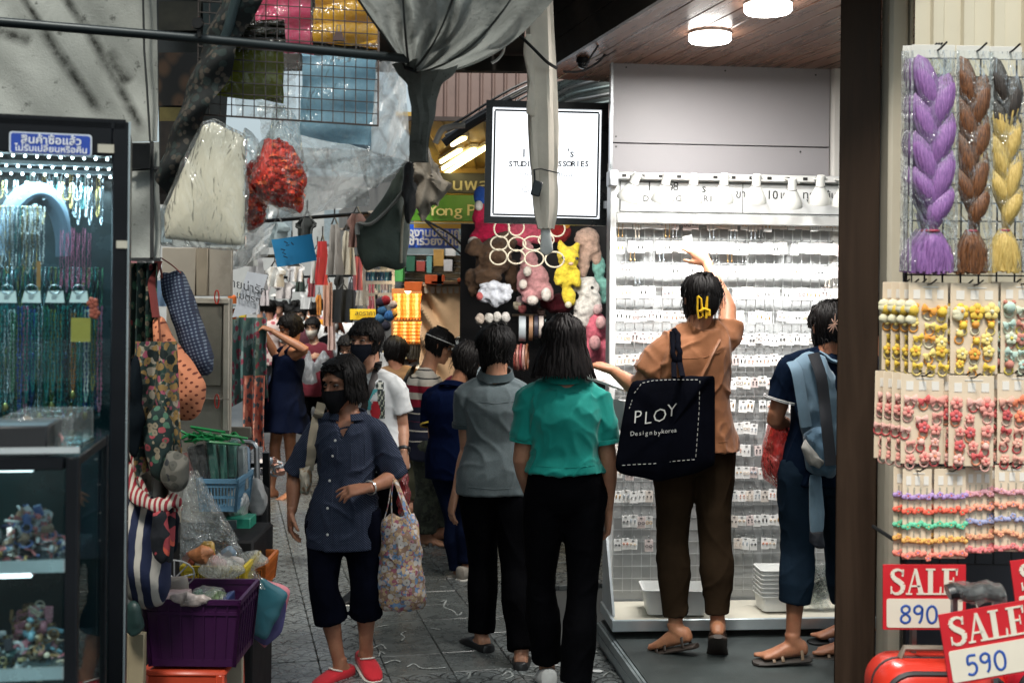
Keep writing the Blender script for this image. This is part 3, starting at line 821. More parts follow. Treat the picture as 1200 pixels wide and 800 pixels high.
HAIRS={'purple':strand_mat('purple_strands', (.16, .07, .23), (.36, .17, .44)), 'brown':strand_mat('brown_strands', (.04, .014, .006), (.24, .09, .028)), 'blonde':strand_mat('blonde_strands', (.42, .27, .06), (.72, .52, .17)), 'dark':strand_mat('dark_strands', (.012, .008, .006), (.04, .025, .016))}
PACK=film('packet_film', body=.02, rough=.07, crinkle=20, cstr=.7, gloss=1.1)
SEAM=film('seam_film', body=.35, rough=.1, crinkle=30, cstr=.8, gloss=1.2)
def braid(px0, px1, ytop, ybot, d, kind, label, topdark=False, full=True):
 s=FPX/d; cx=(px0+px1)/2; A=at(cx, ytop, d); B_=at(cx, ybot, d); w=(px1-px0)/s
 t=thing('hair_packet', label, 'braided hair', A, 'packets of braided hair on the rack')
 L=(A.z-B_.z); n=6; z0=A.z-.03; zl=L*.76; hw=w*.36
 b=MB(); n_=4; step=zl/(n_+.5)
 for k in range(2*n_):
  sd=1 if k%2 else -1; zt_=z0+.012-step*(k*.5-.1); ln=step*(1.9 if k<2*n_-2 else 1.35); wob=rnd.uniform(.9, 1.1)
  for j in range(9):
   o=(j-4)/4; P, R_=[], []
   for i in range(11):
    f=i/10; r=w*.30*max(.10, sin(pi*min(1, f*.93+.07)**.8)); x=sd*hw*(.68-.66*f**1.2)*wob+o*r*.80
    P.append((A.x+x, d-.012-.020*sin(pi*min(1, f*1.1))*(1-.55*o*o)-.003*(k%2)+rnd.gauss(0, .0004), zt_-ln*f+sd*o*r*.45)); R_.append(r*.21+.0012)
   b.tube(P, R_, 6)
 if topdark:b.m=[1 if b.v[f_[0]][2]>z0-zl*.3+.02*sin(b.v[f_[0]][0]*400) else 0 for f_ in b.f]
 b.build('braid', [HAIRS[kind], HAIRS['dark']], t, sharp=60)
 b=MB(); zt_=z0-zl
 b.lathe([(w*.16, .004), (w*.19, 0), (w*.16, -.004)], (A.x, d-.012, zt_), None, 14); b.build('band', M((.3, .03, .06), .5), t)
 b=MB()
 for k in range(15):
  f=(k/14-.5)*2; P=[(A.x+f*w*.12, d-.012-.006*cos(f), zt_+.004)]
  for q in range(1, 6):P.append((A.x+f*(w*.12+w*.34*(1-(1-q/5)**2))+rnd.gauss(0, .001), d-.014-.012*(1-f*f)+rnd.gauss(0, .002), zt_-(L*.2)*q/5*(1-.08*rnd.random())))
  b.tube(P, [.005, .009, .010, .0095, .008, .005], 7)
 b.build('loose_end', HAIRS[kind], t, sharp=60)
 b=MB(); rows=[]
 for i in range(14):
  f=i/13; zz=A.z+.008-(L+.006)*f; bul=.018*sin(pi*min(1, .12+f))**.5
  rows.append([(A.x+(j/8-.5)*w*1.03, d-.026-bul*cos((j/8-.5)*pi)*.6+.0015*rnd.gauss(0, 1), zz) for j in range(9)])
 b.sheet(rows)
 for j in (0, 8):
  b.sheet([[r_[j]+Vector((o, -.001, 0)) for o in (-.0035, .0035)] for r_ in [[Vector(q) for q in row] for row in rows]], 0, 1)
 b.build('packet_film', [PACK, SEAM], t, norm=False)
 b=MB(); b.box((A.x, d-.012, A.z+.008), (w*.96, .003, .035), ch=.001); b.build('header_card', M((.62, .6, .55), .5, var=.1), t)
 b=MB(); b.tube([(A.x+.006, d+.03, A.z+.005), (A.x+.012, d-.03, A.z+.012), (A.x+.02, d-.055, A.z+.024)], .0028, 6); b.build('hook', BLACKMETAL, t)
 return t
for k in range(3, 0, -1):
 braid(1064-0*k, 1116, 66, 319, 3.2+.038*k, 'purple', 'purple braided hair packet %s behind the front purple one'%['', 'next', 'second', 'third'][k]).location.x-=.007*k
braid(1066, 1118, 65, 319, 3.2, 'purple', 'purple braided hair in a clear packet, frontmost')
braid(1118, 1158, 66, 319, 3.2, 'brown', 'brown braided hair packet between purple and blonde ones')
braid(1119, 1157, 66, 319, 3.25, 'brown', 'brown braided hair packet behind the front brown one')
braid(1157, 1196, 67, 318, 3.2, 'blonde', 'blonde braided hair packet with a dark top', True)
braid(1198, 1236, 66, 320, 3.2, 'dark', 'dark braided hair packet cut by the right edge')
CARD=M((.66, .54, .40), .55, var=.06, scale=5, name='warmed_kraft_card')  # base colour shifted warm to carry the shop's lamp light
def bow(b, c, s, mi, R=None):
 R=R or Matrix.Identity(3); c=Vector(c)
 for sd in (-1, 1):
  b.rings([[c+R@Vector((sd*s*x, -.003+s*.3*sin(a)*k, s*k*cos(a))) for a in [2*pi*i/8 for i in range(8)]] for x, k in ((.05, .14), (.45, .42), (.85, .6), (1.0, .45))], mi)
  b.beam(c, c+R@Vector((sd*s*.6, 0, -s*.8)), s*.3, s*.1, up=(0, 1, 0), mi=mi)
 b.ell(c+R@Vector((0, -s*.2, 0)), s*.24, n=7, m=5, mi=mi)
def flower(b, c, s, mi, mi2):
 c=Vector(c); a0=rnd.random()*6
 for q in range(5):
  a=a0+q*2*pi/5; b.ell(c+Vector((s*.6*cos(a), -.002, s*.6*sin(a))), (s*.5, s*.28, s*.5), n=7, m=5, mi=mi)
 b.ell(c+Vector((0, -s*.3, 0)), s*.3, n=6, m=4, mi=mi2)
def fm(c):return M(c, .7, var=.15, scale=60)
PAL={'yellow':[(.75, .5, .06), (.8, .62, .2), (.75, .32, .05), (.7, .65, .45), (.45, .5, .08)], 'pink':[(.72, .3, .25), (.75, .42, .36), (.6, .1, .1), (.7, .25, .14), (.4, .2, .22)], 'mint':[(.45, .6, .52), (.6, .65, .5), (.5, .2, .15), (.7, .55, .1), (.12, .2, .15)], 'coral':[(.7, .2, .1), (.72, .36, .28), (.5, .08, .08), (.75, .5, .4), (.2, .04, .06)], 'rows':[(.38, .25, .5), (.75, .12, .07), (.12, .5, .3), (.75, .4, .1), (.75, .22, .16)], 'rows2':[(.6, .3, .35), (.75, .3, .2), (.3, .32, .5), (.7, .35, .2), (.7, .2, .2)]}
def clip_card(px0, px1, y0, y1, d, pal, label, group, stack=0, dense=False, proto=None):
 s=FPX/d; A=at((px0+px1)/2, y0, d); w=(px1-px0)/s; h=(y1-y0)/s
 t=thing('clip_card', label, 'hair clip card', A, group)
 b=MB(); b.box((A.x, d, A.z-h/2), (w, .002, h), ch=.0008); b.build('card', CARD, t)
 b=MB()
 for k in range(3):b.box((A.x+(k-1)*w*.3, d-.0018, A.z-h*.13), (w*.17, .001, h*.1))
 b.box((A.x+w*.05, d-.0018, A.z-h*.05), (w*.4, .001, h*.012)); b.build('price_sticker', M((.72, .68, .62), .5, var=.03), t)
 b=MB(); b.tube([(A.x-.004, d+.02, A.z-.006), (A.x, d-.02, A.z-.004), (A.x+.008, d-.04, A.z+.008)], .0022, 5); b.build('hook', BLACKMETAL, t)
 ms=[fm(c) for c in PAL[pal]]
 if dense:
  for r in range(5):
   b=MB()
   for k in range(9):
    x=A.x+(k/8-.5)*w*.95; z=A.z-h*(.3+r*.162)+.003*rnd.gauss(0, 1)
    if k%3==1:flower(b, (x, d-.009, z), .0085, 0, 1)
    else :b.ell((x, d-.007, z), (.0075, .006, .0072), n=7, m=5)
   for k in range(4):b.beam((A.x+(k-1.5)*w*.22, d-.003, A.z-h*(.3+r*.162)), (A.x+(k-1.5)*w*.22, d-.003, A.z-h*(.2+r*.162)), .004, .001, up=(0, 1, 0), mi=2)
   b.build('hair_tie', [ms[r], ms[(r+1)%5], CLEAR], t)
 else :
  for r in range(5):
   for k in range(3):
    b=MB(); x=A.x+(k-1)*w*.31+rnd.gauss(0, .004); z=A.z-h*(.30+r*.155)+rnd.gauss(0, .004); q=rnd.random()
    big=rnd.uniform(.020, .028) if r==0 else rnd.uniform(.014, .021)
    if pal=='pink' or pal=='coral':q=q*.6+.3
    if r==0 and k==0 and pal=='yellow':
     for qq in range(5):b.ell((x-.01+.009*rnd.random(), d-.01, z+.012*rnd.gauss(0, 1)), (.016, .008, .013), n=8, m=5, mi=3)
    if q<.45:bow(b, (x, d-.009, z), big*.82, 0, RY(rnd.gauss(0, .3)))
    elif q<.85:flower(b, (x, d-.008, z), big*.8, 0, 1)
    else :
     b.ell((x, d-.009, z), big*.6, n=8, m=6)
     for sd in (-1, 1):b.ell((x+sd*big*.4, d-.009, z+big*.5), big*.25, n=6, m=4, mi=1)
    b.lathe([(.011, -.0016), (.0135, 0), (.011, .0016), (.009, 0)], (x, d-.004, z-.016), RX(pi/2), 12, mi=2, caps=False)
    i0=int(rnd.random()*2.6)
    b.build('hair_tie', [ms[i0], ms[(i0+2)%5], ms[(i0+1)%5], ms[3]], t)
 for k in range(1, stack+1):
  c=copy_thing(t, t.location+Vector((-.013*k-.002*rnd.random(), .032*k, .001)), label='%s, %s behind it'%(label, ['', 'one', 'two', 'three', 'four'][k]))
  c.rotation_euler=(0, rnd.gauss(0, .02), rnd.gauss(0, .05))
 return t
clip_card(1065, 1111, 331, 437, 3.2, 'yellow', 'upper left card of yellow bows and ducks', 'cards of yellow hair ties', 3)
clip_card(1114, 1170, 332, 438, 3.2, 'yellow', 'upper middle card of yellow bows beside the mint one', 'cards of yellow hair ties', 1)
clip_card(1173, 1222, 331, 437, 3.2, 'mint', 'card of mint and dark bows at the right edge', 'cards of mint hair ties', 1)
clip_card(1056, 1106, 438, 543, 3.2, 'pink', 'middle left card of pink flowers', 'cards of pink hair ties', 3)
clip_card(1112, 1165, 440, 546, 3.18, 'pink', 'centre card of pink flowers between two others', 'cards of pink hair ties', 1)
clip_card(1169, 1216, 438, 543, 3.2, 'coral', 'card of coral flowers at the right edge', 'cards of coral hair ties', 1)
clip_card(1058, 1092, 549, 655, 3.2, 'rows', 'leftmost narrow card with rows of tiny coloured ties', 'narrow cards of tiny hair ties', 1, True)
clip_card(1095, 1132, 549, 654, 3.2, 'rows', 'second narrow card with rows of tiny coloured ties', 'narrow cards of tiny hair ties', 1, True)
clip_card(1131, 1163, 547, 648, 3.22, 'rows2', 'third narrow card with muted rows of tiny ties', 'narrow cards of tiny hair ties', 0, True)
clip_card(1166, 1206, 545, 646, 3.2, 'rows2', 'narrow card of tiny ties at the right edge', 'narrow cards of tiny hair ties', 1, True)
RED=M((.5, .012, .02), .42, var=.1, scale=8, name='sign_red')
SGW=M((.66, .6, .5), .5, var=.05)
BLUEINK=M((.02, .07, .3), .4, var=.2, scale=40)
def serif(ch, h):
 """Outlines (2-D) of a bold serif capital h tall, as convex pieces."""
 if ch=='L':return .62*h, [[(.08, 0), (.27, 0), (.27, 1), (.08, 1)], [(0, 0), (.6, 0), (.6, .06), (0, .06)], [(0, .94), (.36, .94), (.36, 1), (0, 1)], [(.52, 0), (.6, 0), (.6, .3), (.55, .3)]]
 if ch=='E':return .68*h, [[(.08, 0), (.27, 0), (.27, 1), (.08, 1)], [(0, 0), (.6, 0), (.6, .06), (0, .06)], [(0, .94), (.6, .94), (.6, 1), (0, 1)], [(.27, .49), (.46, .49), (.46, .545), (.27, .545)], [(.53, 0), (.62, 0), (.62, .29), (.58, .29)], [(.55, .74), (.59, .74), (.62, 1), (.53, 1)], [(.43, .36), (.47, .36), (.47, .67), (.43, .67)]]
 if ch=='A':return .78*h, [[(.07, .02), (.13, .02), (.4, 1), (.34, 1)], [(.5, .02), (.7, .02), (.43, 1), (.32, 1)], [(0, 0), (.24, 0), (.24, .06), (0, .06)], [(.42, 0), (.78, 0), (.78, .06), (.42, .06)], [(.2, .3), (.56, .3), (.55, .36), (.2, .36)]]
 P=[];
 ctl=[(.5, .78), (.46, .92), (.3, .97), (.13, .9), (.09, .74), (.2, .6), (.36, .5), (.5, .38), (.5, .18), (.36, .04), (.2, .03), (.08, .12), (.05, .24)]
 wd=[.02, .035, .045, .06, .08, .095, .1, .095, .08, .06, .045, .035, .02]; out=[]
 for i in range(len(ctl)-1):
  (xa, ya), (xb, yb)=ctl[i], ctl[i+1]; L=math.hypot(xb-xa, yb-ya); nx, ny=-(yb-ya)/L, (xb-xa)/L
  a, c=wd[i], wd[i+1]
  out.append([(xa+nx*a, ya+ny*a), (xa-nx*a, ya-ny*a), (xb-nx*c, yb-ny*c), (xb+nx*c, yb+ny*c)])
 out+=[[(.46, .7), (.53, .7), (.55, .97), (.5, .97)], [(.03, .03), (.07, .03), (.09, .32), (.03, .32)]]
 return .62*h, out
DIG={'8':[(.3, .52), (.12, .64), (.1, .84), (.28, .97), (.46, .88), (.46, .68), (.3, .54), (.1, .38), (.06, .16), (.25, .02), (.46, .12), (.48, .34), (.3, .52)], '9':[(.46, .84), (.3, .97), (.1, .86), (.08, .64), (.24, .52), (.42, .64), (.46, .84), (.45, .5), (.4, .2), (.3, .02)], '0':[(.3, .97), (.12, .82), (.05, .5), (.12, .15), (.28, .02), (.46, .15), (.52, .5), (.46, .82), (.3, .97)], '5':[(.5, .97), (.16, .95), (.12, .56), (.3, .62), (.46, .48), (.46, .2), (.28, .02), (.06, .1)]}
def sale(pc, wpx, hpx, rot, d, num, label, yaw=0.0):
 s=FPX/d; w, h=wpx/s, hpx/s; P=at(pc[0], pc[1], d)
 ax=Vector((cos(rot)*cos(yaw), cos(rot)*sin(yaw), sin(rot))); ay=Vector((-sin(rot), 0, cos(rot))); nz=ax.cross(ay)
 t=thing('sale_sign', label, 'sale sign', P-ay*h/2, 'red sale signs on the suitcases')
 b=MB(); b.prism([(-w/2, -h/2), (w/2, -h/2), (w/2, h/2), (-w/2, h/2)], P, ax, ay, .004); b.build('board', RED, t)
 b=MB(); c=[]
 for cx_, cy_, a0 in ((w*.43, -.06*h, 0), (-w*.43, -.06*h, pi/2), (-w*.43, -h*.43, pi), (w*.43, -h*.43, 1.5*pi)):
  for q in range(4):a=a0+q*pi/6; c.append((cx_+.006*(cos(a)-.0), cy_+.006*sin(a)))
 b.prism(c, P+nz*.003, ax, ay, .002); b.build('price_panel', SGW, t)
 x=-w*.42; lh=h*.40; k=w*.84/(lh*(.62+.78+.62+.68))
 b=MB()
 for ch in 'SALE':
  adv, pieces=serif(ch, lh)
  for i, pc_ in enumerate(pieces):b.prism([(x+u*lh*k, h*.04+v*lh) for u, v in pc_], P+nz*(.003+.00025*(i%3)), ax, ay, .002)
  x+=adv*k
 b.build('lettering', SGW, t)
 b=MB(); x=-w*.3; dh=h*.28
 for ch in num:
  pts=DIG[ch]; sm=[]
  for i in range(len(pts)-1):
   for q in range(4):
    f=q/4; p0=pts[max(0, i-1)]; p1, p2=pts[i], pts[i+1]; p3=pts[min(len(pts)-1, i+2)]
    sm.append(tuple(.5*(2*p1[z]+(p2[z]-p0[z])*f+(2*p0[z]-5*p1[z]+4*p2[z]-p3[z])*f*f+(3*p1[z]-p0[z]-3*p2[z]+p3[z])*f**3) for z in (0, 1)))
  sm.append(pts[-1])
  b.tube([P+nz*.0046+ax*(x+u*dh*1.12)+ay*(-h*.4+v*dh) for u, v in sm], .0032, 6, flat=.3, hint=ax); x+=dh*.72
 b.build('handwriting', BLUEINK, t)
 return t
sale((1083, 699), 97, 76, radians(0.5), 3.05, '890', 'red sale sign reading 890, hung left behind the other')
sale((1160, 752), 112, 84, radians(9.5), 2.78, '590', 'tilted red sale sign reading 590 on the suitcase handle', yaw=.05)
sale((1240, 690), 104, 80, radians(8), 3.0, '590', 'red sale sign cut off by the right edge')
def suitcase(px0, px1, ytop, d, c, label, depth=.2, zip_=True):
 A, B_=at(px0, ytop, d), at(px1, ytop, d); w=B_.x-A.x; h=A.z-.05; cx=(A.x+B_.x)/2
 t=thing('suitcase', label, 'suitcase', (cx, d+depth/2, 0), 'suitcases for sale')
 m=M(c, .28, var=.06, scale=3)
 def shell(y0, y1, sc_):
  rs=[]
  for f, k in ((0, .86), (.12, .95), (.4, 1), (1, 1)):
   r=.07; ring=[]
   ww, hh=w*k*sc_/2, h*(1-(1-k)*.7)*sc_/2
   for cx_, cz_, a0 in ((ww-r, hh-r, 0), (-ww+r, hh-r, pi/2), (-ww+r, -hh+r, pi), (ww-r, -hh+r, 1.5*pi)):
    for q in range(7):a=a0+q*pi/12; ring.append(Vector((cx+cx_+r*cos(a), y0+(y1-y0)*f, .05+h/2+cz_+r*sin(a))))
   rs.append(ring)
  return rs
 b=MB(); b.rings(shell(d, d+depth*.48, 1)); b.build('front_shell', m, t)
 b=MB(); b.rings(shell(d+depth, d+depth*.52, 1)); b.build('back_shell', m, t)
 b=MB(); b.rings(shell(d+depth*.47, d+depth*.53, 1.004));
 ring=shell(d, d+.1, 1)[1]
 b.tube(ring, .007, 6, closed=True); b.build('zip_band', M((.02, .02, .022), .5), t)
 b=MB(); z=.05+h; b.tube([(cx-.09, d+depth*.5, z), (cx-.08, d+depth*.5, z+.025), (cx+.08, d+depth*.5, z+.025), (cx+.09, d+depth*.5, z)], .011, 8, flat=.7); b.build('carry_handle', M((.16, .13, .10), .4), t)
 for sx in (-1, 1):
  b=MB(); b.lathe([(.02, -.012), (.025, -.008), (.025, .008), (.02, .012)], (cx+sx*w*.35, d+depth*.3, .025), RY(pi/2), 12); b.build('wheel', BLACK, t)
 return t, cx, w
suitcase(1036, 1190, 784, 2.95, (.55, .03, .015), 'shiny red suitcase in front of the navy board')
suitcase(1194, 1330, 775, 2.9, (.5, .015, .03), 'dark red suitcase at the right edge')
sc_t=thing('suitcase', 'black cabin suitcase with its long handle pulled out, wrapped in film', 'suitcase', at(1152, 800, 2.85)*1, 'suitcases for sale')
hx, hz=at(1152, 700, 2.85).x, at(1152, 700, 2.85).z; sc_t.location=(hx, 2.9, 0)
b=MB(); b.box((hx, 2.9, .42), (.3, .2, .72), ch=.05); b.build('case_shell', M((.02, .02, .022), .35), sc_t)
b=MB()
for sx in (-.05, .05):b.beam((hx+sx, 2.9, .75), (hx+sx, 2.9, hz), .016, .012)
b.build('handle_rod', M((.25, .25, .26), .3, .9), sc_t)
b=MB(); P=[(hx-.066+.132*i/12, 2.9, hz+.004*sin(i)) for i in range(13)]
b.tube(P, [.02+.003*rnd.random() for _ in P], 10, flat=.9); b.build('handle_grip', M((.012, .012, .013), .3, bump=.6, bscale=50), sc_t)
b=MB(); P=[(hx-.045+.112*i/12, 2.9, hz+.004*sin(i)) for i in range(13)]
b.tube(P, [.025+.006*rnd.random() for _ in P], 12, flat=.95); b.build('wrap_film', film('handle_wrap', body=.14, crinkle=40), sc_t, norm=False)
b=MB(); b.tube([(hx, 2.9, hz-.02), (hx+.003, 2.87, hz-.05), (hx, 2.8, hz-.06)], .002, 5); b.build('tag_string', M((.6, .58, .5), .6), sc_t)
for px, y0, d, lab in ((1070, 738, 3.1, 'grey telescopic handle behind the 890 sale sign'), ):
 q=at(px, y0, d); b=MB(); b.beam((q.x, d, .55), (q.x, d, q.z+.1), .02, .012); b.beam((q.x-.012, d, q.z+.1), (q.x+.1, d, q.z+.1), .022, .022)
 tag(b.build('trolley_handle', M((.2, .19, .18), .35, .7), loc=(q.x, d, .55)), lab, 'handle')
 # ================================================================== people
HZ=[0, .06, .16, .26, .36, .50, .60, .68, .80, .90, .97, 1.0]
HF=[.074, .084, .086, .084, .083, .078, .085, .087, .076, .052, .022, -.005]
HB=[.02, -.01, -.045, -.066, -.078, -.092, -.098, -.100, -.095, -.074, -.045, -.02]
HWd=[.022, .036, .050, .058, .064, .069, .072, .0735, .070, .054, .030, .006]
HH=.222
def headpt(z, phi, off=0.0):
 """Point of the head: z from chin (0) to crown (1), phi round it from the nose; returns side, front, up from the head's middle."""
 f, b, w=np.interp(z, HZ, HF), np.interp(z, HZ, HB), np.interp(z, HZ, HWd)
 c, d=(f+b)/2, (f-b)/2
 return Vector(((w+off)*sin(phi), c+(d+off)*cos(phi), (z-.5)*HH))
def basis(yaw, pitch=0.0, roll=0.0):
 f=Vector((sin(yaw), -cos(yaw), 0)); s=Vector((cos(yaw), sin(yaw), 0)); u=Vector((0, 0, 1))
 f, u=f*cos(pitch)-u*sin(pitch), u*cos(pitch)+f*sin(pitch)
 s, u=s*cos(roll)+u*sin(roll), u*cos(roll)-s*sin(roll)
 return s, f, u
def oval(c, ax, ay, a, b_, n=20, p=2.4):
 out=[]
 for k in range(n):
  t=2*pi*k/n; cc, ss=cos(t), sin(t)
  out.append(c+ax*(a*math.copysign(abs(cc)**(2/p), cc))+ay*(b_*math.copysign(abs(ss)**(2/p), ss)))
 return out
def lerp_tab(t, tab):
 return [float(np.interp(t, [r[0] for r in tab], [r[i] for r in tab])) for i in range(1, len(tab[0]))]
def hand_into(b, w, d, pn, thumb, k=1.0, curl=.5, spread=.12, fl=None):
 """A hand from wrist w along d; pn the way the palm faces; thumb the way the thumb points off."""
 d=Vector(d).normalized(); pn=(Vector(pn)-d*Vector(pn).dot(d)).normalized(); sd=d.cross(pn).normalized()
 if sd.dot(Vector(thumb))<0:sd=-sd
 rr=[]
 for f, hw, ht in ((-.02, .026, .02), (.0, .027, .019), (.03, .034, .018), (.065, .040, .0155), (.088, .040, .013), (.096, .035, .009)):
  rr.append(oval(w+d*f*k-pn*.004*k, sd, pn, hw*k, ht*k, 14))
 b.rings(rr)
 for i in range(4):
  off=(.0315-.021*i)*k; L=(.074, .082, .077, .06)[i]*k; cu=(fl[i] if fl else curl*(1+.18*i))
  p=w+d*.082*k+sd*off-pn*.003; dr=(d+sd*(spread*(1.2-.8*i))).normalized(); P=[p-d*.02*k, p]; R=[.0085*k, .0092*k]
  for j, sg in enumerate((.45, .31, .24)):
   a=cu*(.75, .9, .6)[j]; dr=(dr*cos(a)+pn*sin(a)).normalized() if True else dr
   nx=P[-1]+dr*L*sg; P+=[P[-1].lerp(nx, .5), nx]; R+=[(.0088-.0009*j)*k, (.0086-.0012*j)*k]
  R[-1]*=.75
  b.tube(P, R, 8)
 p=w+d*.018*k+sd*.022*k; dr=(d*.75+sd*.75+pn*.25).normalized(); P=[p, p+dr*.028*k]; R=[.014*k, .0125*k]
 dr=(dr+d*.45+pn*.35).normalized(); P+=[P[-1]+dr*.018*k, P[-1]+dr*.034*k]; R+=[.0105*k, .0098*k]
 dr=(dr+d*.3+pn*curl*.4).normalized(); P.append(P[-1]+dr*.026*k); R.append(.0072*k)
 b.tube(P, R, 9)
class Person:
 def __init__(s, label, d, head, chest, pelvis, yaw, hyaw=None, hpitch=0.0, hroll=0.0, SW=.165, HW=.15, k=1.0, arms=None, legs=None, skin_c=(.36, .17, .10), tilt=0.0, hk=1.0, vox=.0062, dep=1.0, group=None, belly=0.0):
  s.d, s.k, s.yaw, s.SW, s.HW, s.vox, s.dep, s.hk, s.belly=d, k, yaw, SW*k, HW*k, vox, dep, hk, belly
  s.W=lambda q:q if isinstance(q, Vector) else at(q[0], q[1], d+(q[2] if len(q)>2 else 0))
  s.head, s.chest, s.pel=s.W(head), s.W(chest), s.W(pelvis)
  s.S, s.F, _=basis(yaw); s.U=(s.chest-s.pel).normalized()
  s.Ss=(s.S*cos(tilt)+Vector((0, 0, 1))*sin(tilt)).normalized()
  s.sh={'L':s.chest+s.Ss*s.SW-s.U*.026, 'R':s.chest-s.Ss*s.SW-s.U*.026}
  s.hp={'L':s.pel+s.S*.085*k, 'R':s.pel-s.S*.085*k}
  s.hb=basis(yaw if hyaw is None else hyaw, hpitch, hroll)
  hx=s.pel; s.root=thing('person', label, 'person', (hx.x, hx.y, 0), group)
  s.arms, s.legs=arms or {}, legs or {}
  s.skin=skin(skin_c)
  A=s.arms
  for q, sg in (('L', 1), ('R', -1)):
   if q not in A:A[q]=dict(el=s.sh[q]+s.Ss*.03*sg-s.U*.28*k-s.F*.02, wr=s.sh[q]+s.Ss*.045*sg-s.U*.51*k+s.F*.06)
   a=A[q]; a['el'], a['wr']=s.W(a['el']), s.W(a['wr'])
  G=s.legs
  for q, sg in (('L', 1), ('R', -1)):
   if q not in G:
    an=Vector((s.hp[q].x, s.hp[q].y, .08))+s.S*.01*sg; G[q]=dict(kn=(s.hp[q]+an)/2+s.F*.02, an=an)
   l=G[q]; l['kn'], l['an']=s.W(l['kn']), s.W(l['an'])
   l.setdefault('toe', s.F+s.S*.15*sg); t=l['toe']
   t=Vector(t) if not isinstance(t, Vector) else t
   l['toe']=t.normalized()
  s.TT=[(-.20, .60, .62), (-.10, .93, .9), (0, 1.0, 1.0), (.12, .99, .98), (.42, .83, .85), (.62, .89, .93), (.80, .98, 1.0), (.95, .98, .88), (1.04, .84, .70), (1.10, .56, .54), (1.16, .36, .46)]
 def L(s, q):
  S, F, U=s.hb; q=Vector(q)*s.hk; return s.head+S*q.x+F*q.y+U*q.z
 def at_t(s, t):
  n=s.chest-s.pel
  return s.pel+n*t+s.F*(.012*sin(max(0, min(1, t))*pi)*0)
 def torso_ring(s, t, off=0.0, n=24, wmul=1.0, fat=0.0, lo=-.3):
  w, dd=lerp_tab(max(t, lo), s.TT)
  half=(s.HW*(1-min(1, max(0, t))**1.2)+s.SW*.93*min(1, max(0, t))**1.2)*w*wmul
  depth=(.112*s.k*s.dep)*dd*(1+s.belly*math.exp(-((t-.3)/.25)**2))
  ax=s.S.lerp(s.Ss, max(0, min(1, t))).normalized(); ay=s.U.cross(ax).normalized()
  c=s.at_t(t)+s.F*(-.012*max(0, min(1, t))+.015*s.belly)
  return oval(c, ax, ay, half+off+fat, depth+off+fat, n)
 def arm_tube(s, b, q, t0, t1, off, flare=0.0, n=14, start_in=True):
  a=s.arms[q]; sh, el, wr=s.sh[q], a['el'], a['wr']; k=s.k
  def P(t):return sh.lerp(el, t) if t<=1 else el.lerp(wr, t-1)
  R=lambda t:float(np.interp(t, [0, .3, .6, .95, 1.1, 1.3, 1.7, 2.0], [.047, .047, .044, .040, .041, .042, .032, .025]))*k
  pts, rs=[], []
  if start_in:pts.append(sh-(el-sh).normalized()*.02+(s.chest-sh)*.22+s.U*.0); rs.append(R(0)*.95+off)
  m=max(3, int((t1-t0)*9))
  for i in range(m+1):
   t=t0+(t1-t0)*i/m; pts.append(P(t)); rs.append(R(t)+off+flare*(i/m)**2)
  b.tube(pts, rs, n); return pts, rs
 def yoke(s, b, q, off):
  a, e=s.chest+s.U*.036*s.k-s.F*.012, s.sh[q]
  b.tube([a.lerp(e, f)+s.U*(.014*sin(pi*f))*s.k for f in (0, .3, .6, .85, 1)], [(.042+.010*f)*s.k+off*.7 for f in (0, .3, .5, .6, .8)], 12)
 def leg_tube(s, b, q, t1, off, flare=0.0, n=16, knee_off=0.0):
  l=s.legs[q]; h, kn, an=s.hp[q], l['kn'], l['an']; k=s.k
  def P(t):return h.lerp(kn, t) if t<=1 else kn.lerp(an, t-1)
  R=lambda t:float(np.interp(t, [0, .15, .4, .8, 1.0, 1.15, 1.35, 1.7, 2.0], [.088, .086, .076, .058, .053, .053, .056, .040, .035]))*k
  pts, rs=[h+s.U*.05], [.075*k+off]; m=int(t1*9)
  for i in range(m+1):
   t=t1*i/m; c=P(t); back=-s.F*.012*float(np.interp(t, [1, 1.35, 1.8], [0, 1, 0])); pts.append(c+back); rs.append(R(t)+off+flare*max(0, (t-.9))**1.2)
  b.tube(pts, rs, n); return pts, rs
